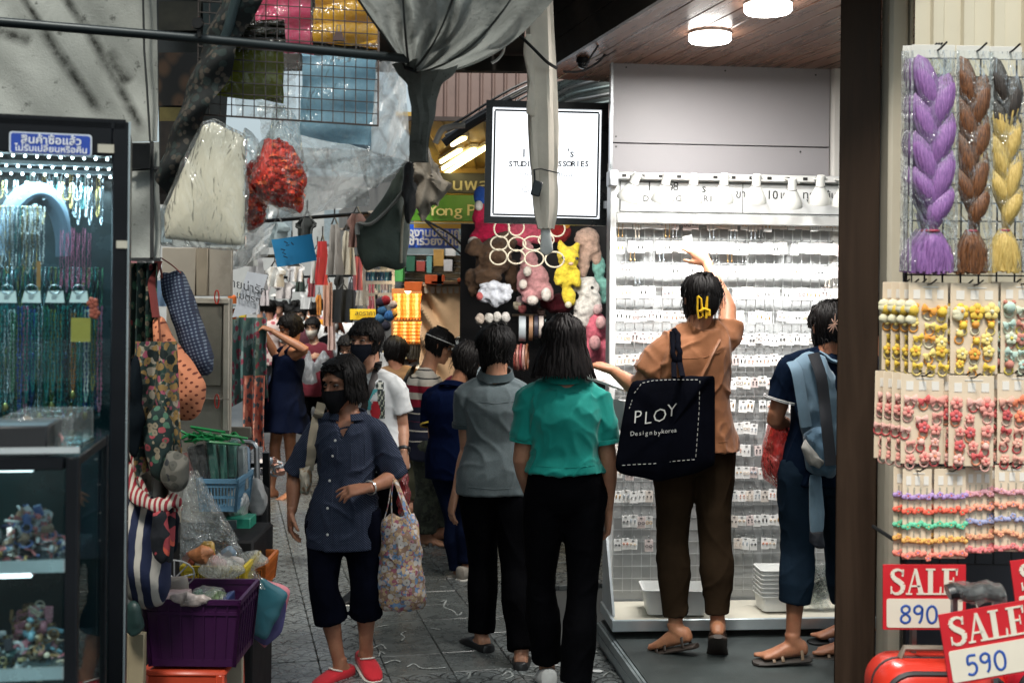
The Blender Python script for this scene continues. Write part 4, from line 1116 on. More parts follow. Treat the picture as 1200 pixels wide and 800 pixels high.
  # ------------------------------------------------ the body, one surface
 def body(s, feet=True, face=True):
  b=MB(); k=s.k
  b.rings([s.torso_ring(t, -.012) for t in (-.18, -.08, .02, .15, .3, .45, .6, .75, .88, .98, 1.04, 1.09)])
  nb=s.at_t(1.0)-s.F*.012; nt2=s.L((0, -.022, -.06))
  b.tube([nb, nb.lerp(nt2, .35), nb.lerp(nt2, .7), nt2, s.L((0, -.015, .0))], [.075*k, .058*k, .052*k, .053*k, .05], 16)
  for q, sg in (('L', 1), ('R', -1)):
   s.yoke(b, q, 0)
   s.arm_tube(b, q, 0, 2.0, -.002)
   a=s.arms[q]; dr=(a['wr']-a['el']).normalized(); hd=a.get('hand', dr)
   hd=Vector(hd).normalized(); pn=Vector(a.get('palm', s.S*-sg)); th=Vector(a.get('thumb', s.F))
   hand_into(b, a['wr'], hd, pn, th, k*a.get('hk', 1.0), a.get('curl', .45), a.get('spread', .12), a.get('fl'))
   s.leg_tube(b, q, 2.0, -.004)
   l=s.legs[q]; an, to=l['an'], l['toe']
   if feet:
    lift=l.get('lift', 0); fd=to; up=Vector((0, 0, 1)); up=(up-fd*up.dot(fd)).normalized(); sx=fd.cross(up)
    hb_=an-up*.045-fd*.03
    rr=[]
    for f, hw, ht, zz in [(a_*(.72 if feet=='short' else 1), *r_) for a_, *r_ in ((-.035, .014, .018, .0), (-.025, .028, .033, .004), (.02, .032, .04, .008), (.07, .034, .034, .0), (.115, .040, .024, -.012), (.15, .043, .017, -.018), (.175, .040, .012, -.021))]:
     rr.append(oval(hb_+fd*f*k+up*(zz+.006)*k, sx, up, hw*k, ht*k, 14))
    b.rings(rr); b.tube([an+up*.03, an, hb_+up*.01], [.036*k, .036*k, .034*k], 12)
    for j in range(0 if feet=='short' else 5):
     o=(.032-.016*j)*(1 if q=='R' else -1)*k
     p=hb_+fd*(.17-.006*j)*k+sx*-o+up*-.016*k; r0=(.0125, .0095, .009, .0085, .008)[j]*k
     b.tube([p-fd*.02, p+fd*.012, p+fd*(.034-.004*j)], [r0, r0, r0*.8], 8)
  rr=[]
  for z in (.0, .05, .1, .18, .26, .34, .42, .5, .56, .62, .68, .76, .84, .91, .96, .99):
   rr.append([s.L(headpt(z, 2*pi*i/28)) for i in range(28)])
  b.rings(rr)
  if face:
   b.tube([s.L((0, .078, .022)), s.L((0, .086, .0)), s.L((0, .098, -.022)), s.L((0, .103, -.033)), s.L((0, .09, -.040))], [.007, .0085, .011, .012, .009], 10)
   for sx in (-1, 1):b.ell(s.L((sx*.012, .089, -.036)), .0085, n=8, m=6)
   R=Matrix(s.hb).transposed()
   b.ell(s.L((0, .084, -.063)), (.024, .010, .0055), R, 12, 8); b.ell(s.L((0, .083, -.073)), (.021, .010, .0065), R, 12, 8)
   b.ell(s.L((0, .074, -.099)), (.020, .013, .013), R, 10, 8)
   for sx in (-1, 1):
    b.tube([s.L((sx*.012, .084, .026)), s.L((sx*.03, .083, .031)), s.L((sx*.05, .068, .026))], [.006, .0075, .006], 8)
    b.ell(s.L((sx*.042, .056, -.028)), (.02, .014, .015), R, 10, 8)
  for sx in (-1, 1):
   P=[s.L((sx*.066, -.004, -.034)), s.L((sx*.074, -.012, -.02)), s.L((sx*.082, -.02, .006)), s.L((sx*.081, -.016, .024)), s.L((sx*.071, .0, .022))]
   b.tube(P, [.008, .010, .008, .008, .006], 8)
   b.ell(s.L((sx*.072, -.01, -.002)), (.006, .014, .022), Matrix(s.hb).transposed(), 8, 6)
  head, hb, hk=s.head.copy(), s.hb, s.hk; root=s.root; sk=s.skin; org=wloc(root)
  eyes=face
  def fin(me):
   V=verts_of(me); S, F, U=[np.array(tuple(x)) for x in hb]; Q=V-np.array(tuple(head))
   lx, lf, lu=Q@S/hk, Q@F/hk, Q@U/hk
   if eyes:
    for sx in (-1, 1):
     r2=((lx-sx*.031)/.017)**2+((lu-.004)/.011)**2
     m=(lf>.04)
     V=V-np.outer(m*.0085*np.exp(-r2), F)
   set_verts(me, V-np.array(tuple(org)))
   put('body', me, sk, root, sharp=None)
  remesh_later(b, s.vox, fin, smooth=2)
  if face:
   for sx in (-1, 1):
    b=MB(); c=s.L((sx*.031, .066, .0035)); R=Matrix(s.hb).transposed()
    b.ell(c, .0125*s.hk, n=12, m=8, mi=0); b.ell(c+s.hb[1]*.0085*s.hk-s.hb[2]*.001, (.0062, .0052, .0062), R, 10, 6, mi=1)
    b.tube([s.L((sx*(.031+.0155*x), .0795-.010*x*x-.002*(1-x*x), .0035+.0042*(1-x*x)-.0005)) for x in (-1, -.5, 0, .5, 1)], .0030*s.hk, 6, mi=2)
    b.tube([s.L((sx*(.031+.0155*x), .0785-.010*x*x, .0035-.0050*(1-x*x)-.0015)) for x in (-1, -.5, 0, .5, 1)], .0026*s.hk, 6, mi=3)
    b.build('eye', [M((.20, .17, .155), .3, var=.03), M((.012, .008, .006), .15), M((.03, .018, .014), .6), s.skin], s.root)
    b=MB(); b.tube([s.L((sx*(.012+.009*i), .0885-.0045*(i/4)**2*4, .0225+.006*sin(i*.75))) for i in range(5)], [.002, .0032, .0032, .0026, .0012], 6)
    b.build('eyebrow', hair_mat(), s.root)
  return s
  # ------------------------------------------------ clothes
 def cloth(s, name, b, mat_, amp=.006, seed=1, freq=40.0, vox=None, smooth=9, aniso=(1, 1, .6), focus=None, vneck=0.0):
  root=s.root; org=wloc(root)
  def fin(me):
   V=verts_of(me); N=normals_of(me)
   P=V*np.array(aniso)
   P2=V@np.array([[.8, 0, .6], [0, 1, 0], [-.6, 0, .8]])*np.array([1, 1, .45])
   f=np.clip(1-np.abs(pnoise(P2, freq, seed))*1.5, 0, 1)**2
   P3=V@np.array([[.8, 0, -.6], [0, 1, 0], [.6, 0, .8]])*np.array([1, 1, .4])
   g_=np.clip(1-np.abs(pnoise(P3, freq*.8, seed+5))*1.5, 0, 1)**2
   m_=np.clip(.55+.6*pnoise(V, 14, seed+9), 0, 1)
   dsp=amp*(.9*f*m_+.8*g_*(1-m_)-.25)+amp*.5*pnoise(V, 17, seed+2)
   if focus is not None:dsp=dsp*focus(V)
   V=V+N*dsp[:, None]
   if vneck:
    c, S, F, U=[np.array(tuple(x)) for x in (s.chest, s.S, s.F, s.U)]; Q=V-c; x, u, fr=Q@S, Q@U, Q@F
    ins=(fr>0)&(u>-vneck)&(np.abs(x)<.052*(u+vneck)/(vneck+.05))
    V=V-np.outer(ins*.035, F)
   set_verts(me, V-np.array(tuple(org)))
   put(name, me, mat_, root, sharp=None)
  remesh_later(b, vox or s.vox*1.15, fin, smooth=smooth)
 def shirt(s, mat_, hem=-.12, sleeve=.6, off=.016, soff=.012, flare=.012, hemfat=.012, amp=.006, seed=1, name='shirt', top=1.05, vox=None, skip=(), neck=True, vneck=0.0):
  b=MB()
  ts=[hem+(top-hem)*i/14 for i in range(15)]
  b.rings([s.torso_ring(t, off, fat=hemfat*max(0, (.45-t))/.5, lo=-.04) for t in ts]+([s.torso_ring(1.09, off*.3), s.torso_ring(1.12, .0)] if neck else []))
  for q in 'LR':
   if q in skip:continue
   sl=sleeve[q] if isinstance(sleeve, dict) else sleeve
   s.yoke(b, q, off)
   s.arm_tube(b, q, 0, sl, soff, flare)
   b.ell(s.sh[q].lerp(s.chest, .22)-s.U*.006, (.047*s.k+off*.6), n=12, m=8)
  s.cloth(name, b, mat_, amp, seed, vox=vox, vneck=vneck); return s
 def sleeve_band(s, q, t, mat_, off=.014, w=.012, flare=.012, name='sleeve_band'):
  a=s.arms[q]; sh, el, wr=s.sh[q], a['el'], a['wr']
  P=lambda t_:sh.lerp(el, t_) if t_<=1 else el.lerp(wr, t_-1)
  r=float(np.interp(t, [0, .3, .6, .95, 1.1, 1.3, 1.7, 2.0], [.052, .049, .044, .040, .041, .042, .032, .025]))*s.k+off+flare
  c, ax=P(t), (P(t)-P(t-.1)).normalized(); b=MB()
  b.lathe([(r-.006, -w/2), (r, -w/2), (r+.001, 0), (r, w/2), (r-.006, w/2), (r-.008, 0)], c, frame_from(ax), 22, caps=False); b.build(name, mat_, s.root)
 def collar(s, mat_, h=.032, r=.066, drop=.012, open_=.0):
  b=MB(); nb=s.chest+s.U*.062*s.k-s.F*.008; ax=(s.L((0, -.022, -.06))-nb).normalized(); rows=[]
  sx=s.Ss; fy=(s.F-ax*s.F.dot(ax)).normalized()
  for j, (rr, zz) in enumerate(((r*1.02, .0), (r*.96, h), (r*1.02, h+.004), (r*1.16, h*.25), (r*1.2, h*.1))):
   row=[]
   for i in range(29):
    a=open_+(2*pi-2*open_)*i/28; dz=-drop*(1+cos(a))*1.2
    row.append(nb+sx*(rr*sin(a))+fy*(rr*.95*cos(a))+ax*(zz+dz))
   rows.append(row)
  b.sheet(rows, .003); b.build('collar', mat_, s.root); return s
 def trousers(s, mat_, top=.22, leg=1.93, off=.014, flare=.01, amp=.006, seed=3, name='trousers', legs='LR', topfat=.0):
  b=MB(); ts=[-.2+(top+.2)*i/9 for i in range(10)]
  b.rings([s.torso_ring(t, off*.8+topfat*max(0, t), wmul=1.0) for t in ts])
  for q in legs:s.leg_tube(b, q, leg[q] if isinstance(leg, dict) else leg, off, flare)
  s.cloth(name, b, mat_, amp, seed, freq=30); return s
  # ------------------------------------------------ hair: a cap and many flat locks
 def hair(s, style, c=(.006, .005, .005), n=150, seed=1, name='hair'):
  fine=1.0 if s.vox>.008 else .62; n=int(n/fine)
  r=random.Random(seed); m=hair_mat(c); b=MB(); R=Matrix(s.hb).transposed(); k=s.hk
  front=dict(bob=.9, bowl=.75, short=.95, man=.9, long=.9, bun=1.05, tied=1.05)[style]
  rr=[]
  for z in (.52, .58, .64, .7, .76, .82, .88, .93, .97, 1.0):
   row=[]
   for i in range(28):
    ph=2*pi*i/28; fr=max(0, cos(ph))**1.5; zz=max(z, .50+.32*fr*(1 if style!='bowl' else .6))
    row.append(s.L(headpt(zz, ph, .010+.004*(zz>.8))+Vector((0, 0, .009*(zz>.9)))))
   rr.append(row)
  b.rings(rr)
  back0=.05 if style in ('man', ) else 0
  rr=[]
  for z in (.22, .3, .4, .5, .6):
   rr.append([s.L((lambda q:Vector((q.x, min(q.y, -.012), q.z)))(headpt(z, ph, .009))) for ph in [pi*.5+pi*i/12 for i in range(13)]]+[s.L((lambda q:Vector((q.x*.8, -.01, q.z)))(headpt(z, ph, .0))) for ph in [pi*1.5-pi*i/5 for i in range(1, 5)]])
  b.rings(rr)
  crown=Vector((0, -.03, HH*.5+.014))
  for i in range(n):
   ph=(2*pi*(i+r.random())/n); fr=cos(ph); af=abs((ph+pi)%(2*pi)-pi)
   if style in ('bob', 'long', 'bowl'):
    if af<1.0:zend={'bob':.86, 'long':.76, 'bowl':.60}[style]+r.uniform(-.03, .05)
    elif af<1.35:zend={'bob':.22, 'long':.05, 'bowl':.45}[style]+r.uniform(-.10, .08)
    else :zend={'bob':.10, 'long':-.17, 'bowl':.18}[style]+r.uniform(-.05, .03)
   else :
    if af<1.0:zend=.76+r.uniform(-.03, .05) if style!='man' else .68+r.uniform(-.03, .08)
    elif af<1.35:zend=.56+r.uniform(-.04, .04)
    else :zend={'short':.04, 'man':.20, 'bun':.22, 'tied':.10}[style]+r.uniform(-.06, .05)
   vol={'bob':.022, 'long':.024, 'bowl':.018, 'short':.02, 'man':.014, 'bun':.010, 'tied':.012}[style]*r.uniform(.7, 1.15)
   P=[s.L(crown+Vector((.012*r.gauss(0, 1), .015*r.gauss(0, 1), .002*r.random())))]
   m_=8
   for j in range(1, m_+1):
    f=j/m_; z=1.0-(1.0-max(zend, .5))*sin(f*pi/2) if zend>.45 else 1.0-(1.0-zend)*(f**1.15)
    zz=max(z, .50); q=headpt(min(.995, zz), ph+.10*sin(i*2.1)*f, vol*(.5+.5*f)+.004)
    if z<.50:
     q.z=(z-.5)*HH
     tuck=(.50-z)/.6
     if style in ('bob', 'bowl'):q.x*=1-.06*tuck**2+.18*tuck*(1-tuck); q.y*=1-.12*tuck**2+.15*tuck*(1-tuck)
     elif style=='long':q.x*=1+.38*tuck; q.y=q.y*(1+.1*tuck)-.006*tuck
     else :qq=headpt(max(.02, z), ph, vol*.8); q=Vector((qq.x, qq.y, q.z))
    if z>=.9:q.z+=.010
    P.append(s.L(q+Vector((.003*r.gauss(0, 1), .003*r.gauss(0, 1), 0))))
   w0=r.uniform(.008, .014)*k*fine
   b.tube(P, [w0*.7]+[w0*(1-.1*j/m_) for j in range(1, m_)]+[w0*.25], 6, flat=.5, hint=tuple(s.hb[0]*cos(ph)-s.hb[1]*sin(ph)))
  for i in range(n//2):
   ph=r.random()*2*pi; z0=r.uniform(.25, .97)
   if abs((ph+pi)%(2*pi)-pi)<1.15 and z0<.85:continue
   q=headpt(min(z0, .97), ph, .016); P=[]
   dx=Vector((sin(ph), cos(ph), 0)); sw=r.gauss(0, .012)
   for j in range(5):
    f=j/4; P.append(s.L(q+dx*(.004+.016*f*r.random())+Vector((sw*f*cos(ph), -sw*f*sin(ph), (.012*(z0>.8)-.05*f*f)*r.uniform(.6, 1.4)))))
   b.tube(P, [.0016*k, .0015*k, .0013*k, .001*k, .0006*k], 4)
  if style=='tied':b.ell(s.L((0, -.088, .0)), (.052*k, .034*k, .07*k), R, 16, 10)
  if style in ('bun', ):
   b.ell(s.L((0, -.125, -.02)), (.045*k, .035*k, .045*k), R, 14, 9)
   for i in range(26):
    a=r.random()*6.28; P=[s.L((.046*cos(a+q*.5)*sin(.3+q*.4), -.125-.034*cos(.3+q*.4), -.02+.046*sin(a+q*.5)*sin(.3+q*.4))) for q in range(5)]
    b.tube(P, [.004, .008, .009, .008, .003], 6, flat=.5)
  b.build(name, m, s.root, sharp=70); return s
 def mask(s, c=(.012, .012, .014), low=False, z0=-.04, z1=.44):
  m=fabric(c, .8, name='mask_cloth'); b=MB(); rows=[]
  for j in range(9):
   f=j/8; z=z0+(z1-z0)*f
   if low:z-=.0
   row=[]
   for i in range(17):
    ph=(i/16-.5)*2*(1.30-.45*abs(f-.55)); q=headpt(max(0, z), ph, .011)
    if z<0:q.z+=z*HH
    bul=(1-abs(ph)/1.4); q.y+=.024*max(0, bul)**1.5*math.exp(-((f-.68)/.36)**2)+.004*sin(f*20)*.4*max(0, bul)
    row.append(s.L(q))
   rows.append(row)
  b.sheet(rows, .003); mk=b.build('face_mask', m, s.root)
  b=MB()
  for sx in (-1, 1):
   b.tube([s.L(headpt(.40, sx*1.2, .008)), s.L((sx*.080, -.004, .012)), s.L((sx*.082, -.022, .0)), s.L((sx*.078, -.02, -.03)), s.L(headpt(.08, sx*1.1, .008))], .0016, 5)
  b.build('ear_loop', m, s.root); return s
 def shoe(s, q, mat_, sole, kind='slip', lift=0.0):
  l=s.legs[q]; an, fd=l['an'], l['toe']; k=s.k; up=Vector((0, 0, 1)); up=(up-fd*up.dot(fd)).normalized(); sx=fd.cross(up)
  hb_=an-up*.045*k-fd*.03*k
  def ov(f, hw, z0, z1, n=16):return oval(hb_+fd*f*k+up*(z0+z1)/2*k, sx, up, hw*k, (z1-z0)/2*k, n, 2.8)
  if kind in ('slip', 'sneaker', 'flat'):
   top=.05 if kind=='sneaker' else (.03 if kind=='slip' else .018)
   b=MB(); rr=[ov(f, hw, -.034, zt) for f, hw, zt in ((-.052, .016, top*.8), (-.042, .034, top), (.0, .040, top), (.05, .043, top*.9+.004), (.085, .0455, .03), (.12, .047, .018), (.155, .046, .006), (.185, .036, -.006), (.2, .018, -.016))]
   b.rings(rr); b.build('shoe_upper', mat_, s.root)
   b=MB(); rr=[ov(f, hw, -.046, -.026) for f, hw in ((-.056, .018), (-.045, .037), (.0, .042), (.05, .044), (.1, .049), (.155, .048), (.19, .037), (.206, .016))]
   b.rings(rr); b.build('shoe_sole', sole, s.root)
   if kind=='slip':
    b=MB(); b.tube([hb_+(fd*(.055+.03*cos(a))+sx*.034*sin(a)+up*(.026+.012*cos(a)))*k for a in [i*2*pi/16 for i in range(16)]], .004, 6, closed=True); b.build('shoe_rim', sole, s.root)
  else :
   b=MB(); rr=[ov(f, hw, -.052, -.032) for f, hw in ((-.05, .02), (-.04, .038), (.0, .042), (.06, .042), (.12, .05), (.17, .05), (.2, .042), (.218, .018))]
   b.rings(rr); b.build('sandal_sole', sole, s.root)
   bands=((.115, .046, .034, -.01), (.075, .043, .03, .008)) if kind=='slide' else ((.13, .046, .014, -.014), (.09, .044, .014, -.002), (.0, .04, .014, .03))
   for f, hw, wd, z in bands:
    b=MB()
    pts=[hb_+(fd*f+sx*hw*cos(a)+up*((z+.034)*sin(a)-.034))*k for a in [pi*i/12 for i in range(13)]]
    b.tube(pts, wd*k*.5, 8, flat=.3, hint=tuple(fd)); b.build('sandal_strap', mat_, s.root)
  return s
def band_path(pts, w, th, mat_, name, parent, n_hint=None, closed=False):
 b=MB(); b.tube(pts, w/2, 8, flat=th/w, hint=n_hint, closed=closed); return b.build(name, mat_, parent)
def smooth_path(pts, sub=5):
 pts=[Vector(p) for p in pts]; out=[]
 for i in range(len(pts)-1):
  p0, p1, p2, p3=pts[max(0, i-1)], pts[i], pts[i+1], pts[min(len(pts)-1, i+2)]
  for q in range(sub):
   f=q/sub; out.append(.5*(2*p1+(p2-p0)*f+(2*p0-5*p1+4*p2-p3)*f*f+(3*p1-p0-3*p2+p3)*f**3))
 out.append(pts[-1]); return out
def pouch(poly, d, th, n=56, amp=.006, freq=18, seed=1, rows=9, sag=0.0, closed_pts=None, flatback=False):
 """A soft filled shape: an outline in photo pixels at distance d, th metres thick, wrinkled."""
 pts=[at(p[0], p[1], d+(p[2] if len(p)>2 else 0)) for p in poly]
 L=[(pts[(i+1)%len(pts)]-pts[i]).length for i in range(len(pts))]; T=sum(L); out=[]
 for q in range(n):
  t=T*q/n; i=0
  while t>L[i] and i<len(L)-1:t-=L[i]; i+=1
  out.append(pts[i].lerp(pts[(i+1)%len(pts)], t/max(L[i], 1e-9)))
 for _ in range(1):out=[out[i]*.6+(out[i-1]+out[(i+1)%n])*.2 for i in range(n)]
 c=sum(out, Vector())/n
 ks=[cos(pi/2*i/rows) for i in range(rows)]
 V, Fc=[], []
 for sgn in (1, -1):
  for j, kk in enumerate(ks if sgn==1 else ks[1:]):
   for p in out:V.append(c+(p-c)*kk+Vector((0, (-sgn)*th/2*sqrt(max(0, 1-kk**2))*(0 if (flatback and sgn<0) else 1), 0)))
 A=np.array([tuple(v) for v in V]); nf=rows*n;
 ctr=np.array(tuple(c)); nrm=(A-ctr)*np.array([.25, 1.6, .25]); nrm/=np.linalg.norm(nrm, axis=1, keepdims=True)+1e-9
 w=np.clip(1-np.abs(pnoise(A*np.array([1, 1, .7]), freq*3, seed))*1.5, 0, 1)**1.5*1.3+.5*pnoise(A, freq*5, seed+3)+.6*pnoise(A, freq, seed+4)
 A=A+nrm*(amp*w)[:, None]
 b=MB(); fs=[]
 for j in range(rows-1):
  for i in range(n):
   k=(i+1)%n; fs.append((j*n+i, j*n+k, (j+1)*n+k, (j+1)*n+i))
 base=lambda j, i:i if j==0 else nf+(j-1)*n+i
 for j in range(rows-1):
  for i in range(n):
   k=(i+1)%n; fs.append((base(j, k), base(j, i), base(j+1, i), base(j+1, k)))
 f0=len(A); V2=[tuple(a) for a in A]
 cf=A[(rows-1)*n:rows*n].mean(axis=0); cb=A[-n:].mean(axis=0)
 V2+=[tuple(cf), tuple(cb)]
 fs+=[((rows-1)*n+i, (rows-1)*n+(i+1)%n, f0) for i in range(n)]+[(base(rows-1, (i+1)%n), base(rows-1, i), f0+1) for i in range(n)]
 b.add(V2, fs); return b
SK_TAN, SK_MID, SK_FAIR=(.33, .155, .09), (.42, .22, .14), (.55, .33, .23)
# ---- the elderly woman walking towards us
def dotcloth(name, a, b_, sc_):
 m, nt, out=new_mat(name); v=coords(nt, scale=(sc_, )*3, rot=(0, .78, 0));
 sp=nd(nt, 'SeparateXYZ', {0:v}); fx=math_(nt, 'SUBTRACT', math_(nt, 'FRACT', sp.outputs[0]), .5); fz=math_(nt, 'SUBTRACT', math_(nt, 'FRACT', sp.outputs[2]), .5)
 d=math_(nt, 'ADD', math_(nt, 'MULTIPLY', fx, fx), math_(nt, 'MULTIPLY', fz, fz))
 c=mixc(nt, math_(nt, 'LESS_THAN', d, .045), a, b_)
 return finish(m, nt, out, c, .8, 0, noise_(nt, coords(nt), 40, 3), .004, .4, .25)
NAVYDOT=dotcloth('navy_dotted_cotton', (.006, .011, .028), (.10, .125, .19), 135.0)
NAVYPANT=fabric((.002, .0027, .007), .85, var=.3, sheen=.04)
BLACKPANT=fabric((.0016, .0017, .0024), .8, var=.3, sheen=.03)
lady=Person('elderly woman in a navy dotted shirt and red shoes, walking towards us', 5.47, (401, 449), (407, 499), (403, 608), radians(-6), radians(-38), .16, SW=.142, HW=.142, k=.95, vox=.0055, belly=.2, dep=1.05, arms={'L':dict(el=(463, 558, .03), wr=(432, 572, -.2), hand=(-.95, -.25, -.12), palm=(.1, .5, -.85), thumb=(0, -.4, .9), curl=.42, fl=(.3, .4, .5, .6)), 'R':dict(el=(346, 556, .02), wr=(342, 600, -.03), hand=(.0, -.1, -1), palm=(.9, .2, 0), thumb=(.2, -1, 0), curl=.55)}, legs={'L':dict(kn=(428, 690, -.03), an=(429, 764, .05), toe=(.42, -.9, -.12)), 'R':dict(kn=(379, 690, -.08), an=(398, 778, -.02), toe=(-.62, -.78, -.02))}, skin_c=(.34, .165, .1))
lady.body(feet='short').shirt(NAVYDOT, hem=-.29, sleeve=.99, off=.017, soff=.016, flare=.014, hemfat=.012, amp=.011, seed=4, top=1.04, vox=.006, neck=False, vneck=.045)
lady.collar(NAVYDOT, h=.03, r=.080, drop=.020, open_=.35)
lady.trousers(NAVYPANT, top=.1, leg=1.42, off=.016, flare=.03, amp=.006, seed=2, name='cropped_trousers').hair('bob', n=190, seed=3).mask()
CANVAS_RED=fabric((.42, .012, .022), .75); RUB=M((.6, .58, .53), .5, var=.08)
for q in 'LR':lady.shoe(q, CANVAS_RED, RUB, 'slip')
# ---- the teal polo
TEAL=fabric((.0, .21, .175), .8, var=.12, heather=.15, c2=(.02, .32, .27))
teal=Person('woman with a dark bob in a teal polo shirt, seen from behind', 5.26, (660, 401), (661, 463), (662, 580), radians(180), radians(183), .05, SW=.150, HW=.165, k=1.02, arms={'L':dict(el=(611, 538, .0), wr=(624, 590, .12)), 'R':dict(el=(713, 540, .0), wr=(712, 600, .06), hand=(-.02, .1, -1), palm=(-1, 0, 0), thumb=(0, 1, 0), curl=.5)}, legs={'L':dict(kn=(633, 688, .03), an=(641, 782, .1), toe=(-.1, .95, -.15)), 'R':dict(kn=(682, 695, -.05), an=(674, 812, -.1), toe=(.15, 1, 0))}, skin_c=(.35, .18, .11))
teal.body(face=False, feet='short').shirt(TEAL, hem=.23, sleeve=.66, off=.018, soff=.014, flare=.006, hemfat=.035, amp=.014, seed=12, top=1.05)
teal.collar(TEAL, h=.034, r=.078, drop=-.008).trousers(BLACKPANT, top=.30, leg=1.9, off=.012, flare=.022, amp=.006, seed=8).hair('long', n=230, seed=9, c=(.007, .005, .005))
for q in 'LR':teal.sleeve_band(q, .665, TEAL, .016, .02, .006)
SNEAK=fabric((.55, .56, .55), .8)
for q in 'LR':teal.shoe(q, SNEAK, RUB, 'sneaker')
# ---- the grey polo
GREY=fabric((.042, .060, .066), .85, var=.15, heather=.55, c2=(.16, .19, .2))
grey=Person('short-haired woman in a grey polo shirt and black trousers, walking away', 5.93, (580, 409), (580, 459), (579, 562), radians(184), radians(208), .08, SW=.148, HW=.155, k=1.0, arms={'L':dict(el=(548, 528, .03), wr=(534, 580, -.03), hand=(-.22, .05, -1), palm=(.9, .3, 0), thumb=(.2, .9, .1), curl=.35, spread=.2), 'R':dict(el=(622, 525, .05), wr=(616, 570, .1))}, legs={'L':dict(kn=(566, 660, .05), an=(564, 744, -.02), toe=(-.55, .83, 0)), 'R':dict(kn=(604, 668, -.1), an=(611, 765, -.28), toe=(.05, 1, -.1))}, skin_c=(.46, .25, .16))
grey.body(face=False, feet='short').shirt(GREY, hem=-.15, sleeve=.5, off=.018, soff=.015, flare=.008, hemfat=.02, amp=.008, seed=22, top=1.05)
DKGREY=fabric((.03, .045, .05), .85)
grey.collar(DKGREY, h=.036, r=.078, drop=-.008).trousers(BLACKPANT, top=.2, leg=1.97, off=.02, flare=.012, seed=5).hair('short', n=200, seed=5).mask((.6, .6, .58))
for q in 'LR':grey.sleeve_band(q, .5, DKGREY, .018, .022, .008)
for q in 'LR':grey.shoe(q, M((.012, .012, .013), .4), BLACK, 'flat')
# ---- the reaching woman
RUST=fabric((.25, .10, .042), .8, var=.12, weave=700)
BROWNP=fabric((.030, .019, .011), .85, var=.2, sheen=.05)
reach=Person('woman in a rust brown shirt reaching up to the lit earring display', 5.43, (821, 351), (811, 399), (814, 528), radians(190), radians(196), -.08, SW=.16, HW=.15, k=1.03, tilt=-.2, arms={'L':dict(el=(747, 455, -.04), wr=(719, 435, .1), hand=(-.8, .5, .25), palm=(0, .2, -1), thumb=(.2, .7, .4), curl=.35), 'R':dict(el=(853, 362, .12), wr=(828, 309, .32), hand=(-.55, .35, .75), palm=(-.3, .9, 0), thumb=(-.8, 0, .4), curl=.5)}, legs={'L':dict(kn=(787, 632, .03), an=(792, 736, .0), toe=(-.78, .5, -.3)), 'R':dict(kn=(838, 630, .02), an=(841, 734, .0), toe=(.12, .72, -.68))}, skin_c=(.42, .2, .11))
reach.body(face=False).shirt(RUST, hem=.0, sleeve={'L':.58, 'R':.42}, off=.024, soff=.016, flare=.012, hemfat=.03, amp=.015, seed=31, top=1.06)
reach.trousers(BROWNP, top=.18, leg=1.86, off=.018, flare=.004, seed=14).hair('tied', n=150, seed=14)
for q in 'LR':reach.shoe(q, M((.03, .02, .015), .5), M((.035, .025, .02), .6), 'sandal')
# ---- the woman with the backpack
NAVYT=fabric((.004, .009, .022), .85, var=.2); JEAN=fabric((.006, .014, .026), .85, heather=.25, c2=(.03, .045, .065))
pack=Person('woman in navy with a pale blue backpack at the earring display', 5.28, (972, 385), (964, 427), (962, 552), radians(186), radians(190), .1, SW=.155, HW=.15, k=.98, arms={'L':dict(el=(908, 492, .0), wr=(933, 504, .22), hand=(.7, .6, -.1), palm=(.2, 0, -1), thumb=(0, .3, 1), curl=.8), 'R':dict(el=(1012, 495, .0), wr=(1000, 520, .2))}, legs={'L':dict(kn=(934, 645, .03), an=(929, 750, .0), toe=(-.93, -.05, -.06)), 'R':dict(kn=(985, 645, .08), an=(996, 747, .1), toe=(-.9, .15, -.04))}, skin_c=(.33, .15, .085))
pack.body(face=False).shirt(NAVYT, hem=-.12, sleeve=.6, off=.018, soff=.014, flare=.01, amp=.011, seed=41, top=1.07)
pack.trousers(JEAN, top=.15, leg=1.58, off=.024, flare=.006, seed=15).hair('tied', n=150, seed=16)
for q in 'LR':pack.shoe(q, M((.16, .11, .07), .5), M((.03, .025, .022), .6), 'sandal')
for q in 'L':pack.sleeve_band(q, .6, M((.5, .5, .5), .7), .021, .005); pack.sleeve_band(q, .57, M((.5, .5, .5), .7), .021, .004)
# ---- a woman beyond the dark post, of whom little shows
post_p=Person('person in dark clothes behind the dark post, foot showing', 5.62, (1024, 375), (1022, 428), (1020, 545), radians(195), SW=.15, HW=.15, legs={'L':dict(kn=(1003, 640, .0), an=(992, 728, .0), toe=(-.95, -.05, -.05)), 'R':dict(kn=(1040, 640, 0), an=(1045, 730, .1))}, vox=.012, skin_c=(.33, .15, .085))
post_p.body(face=False).shirt(NAVYT, hem=-.15, sleeve=.6, vox=.014).trousers(BLACKPANT, top=.1, leg=1.7).hair('tied', n=60)
for q in 'LR':post_p.shoe(q, M((.012, .015, .03), .5), BLACK, 'slide')
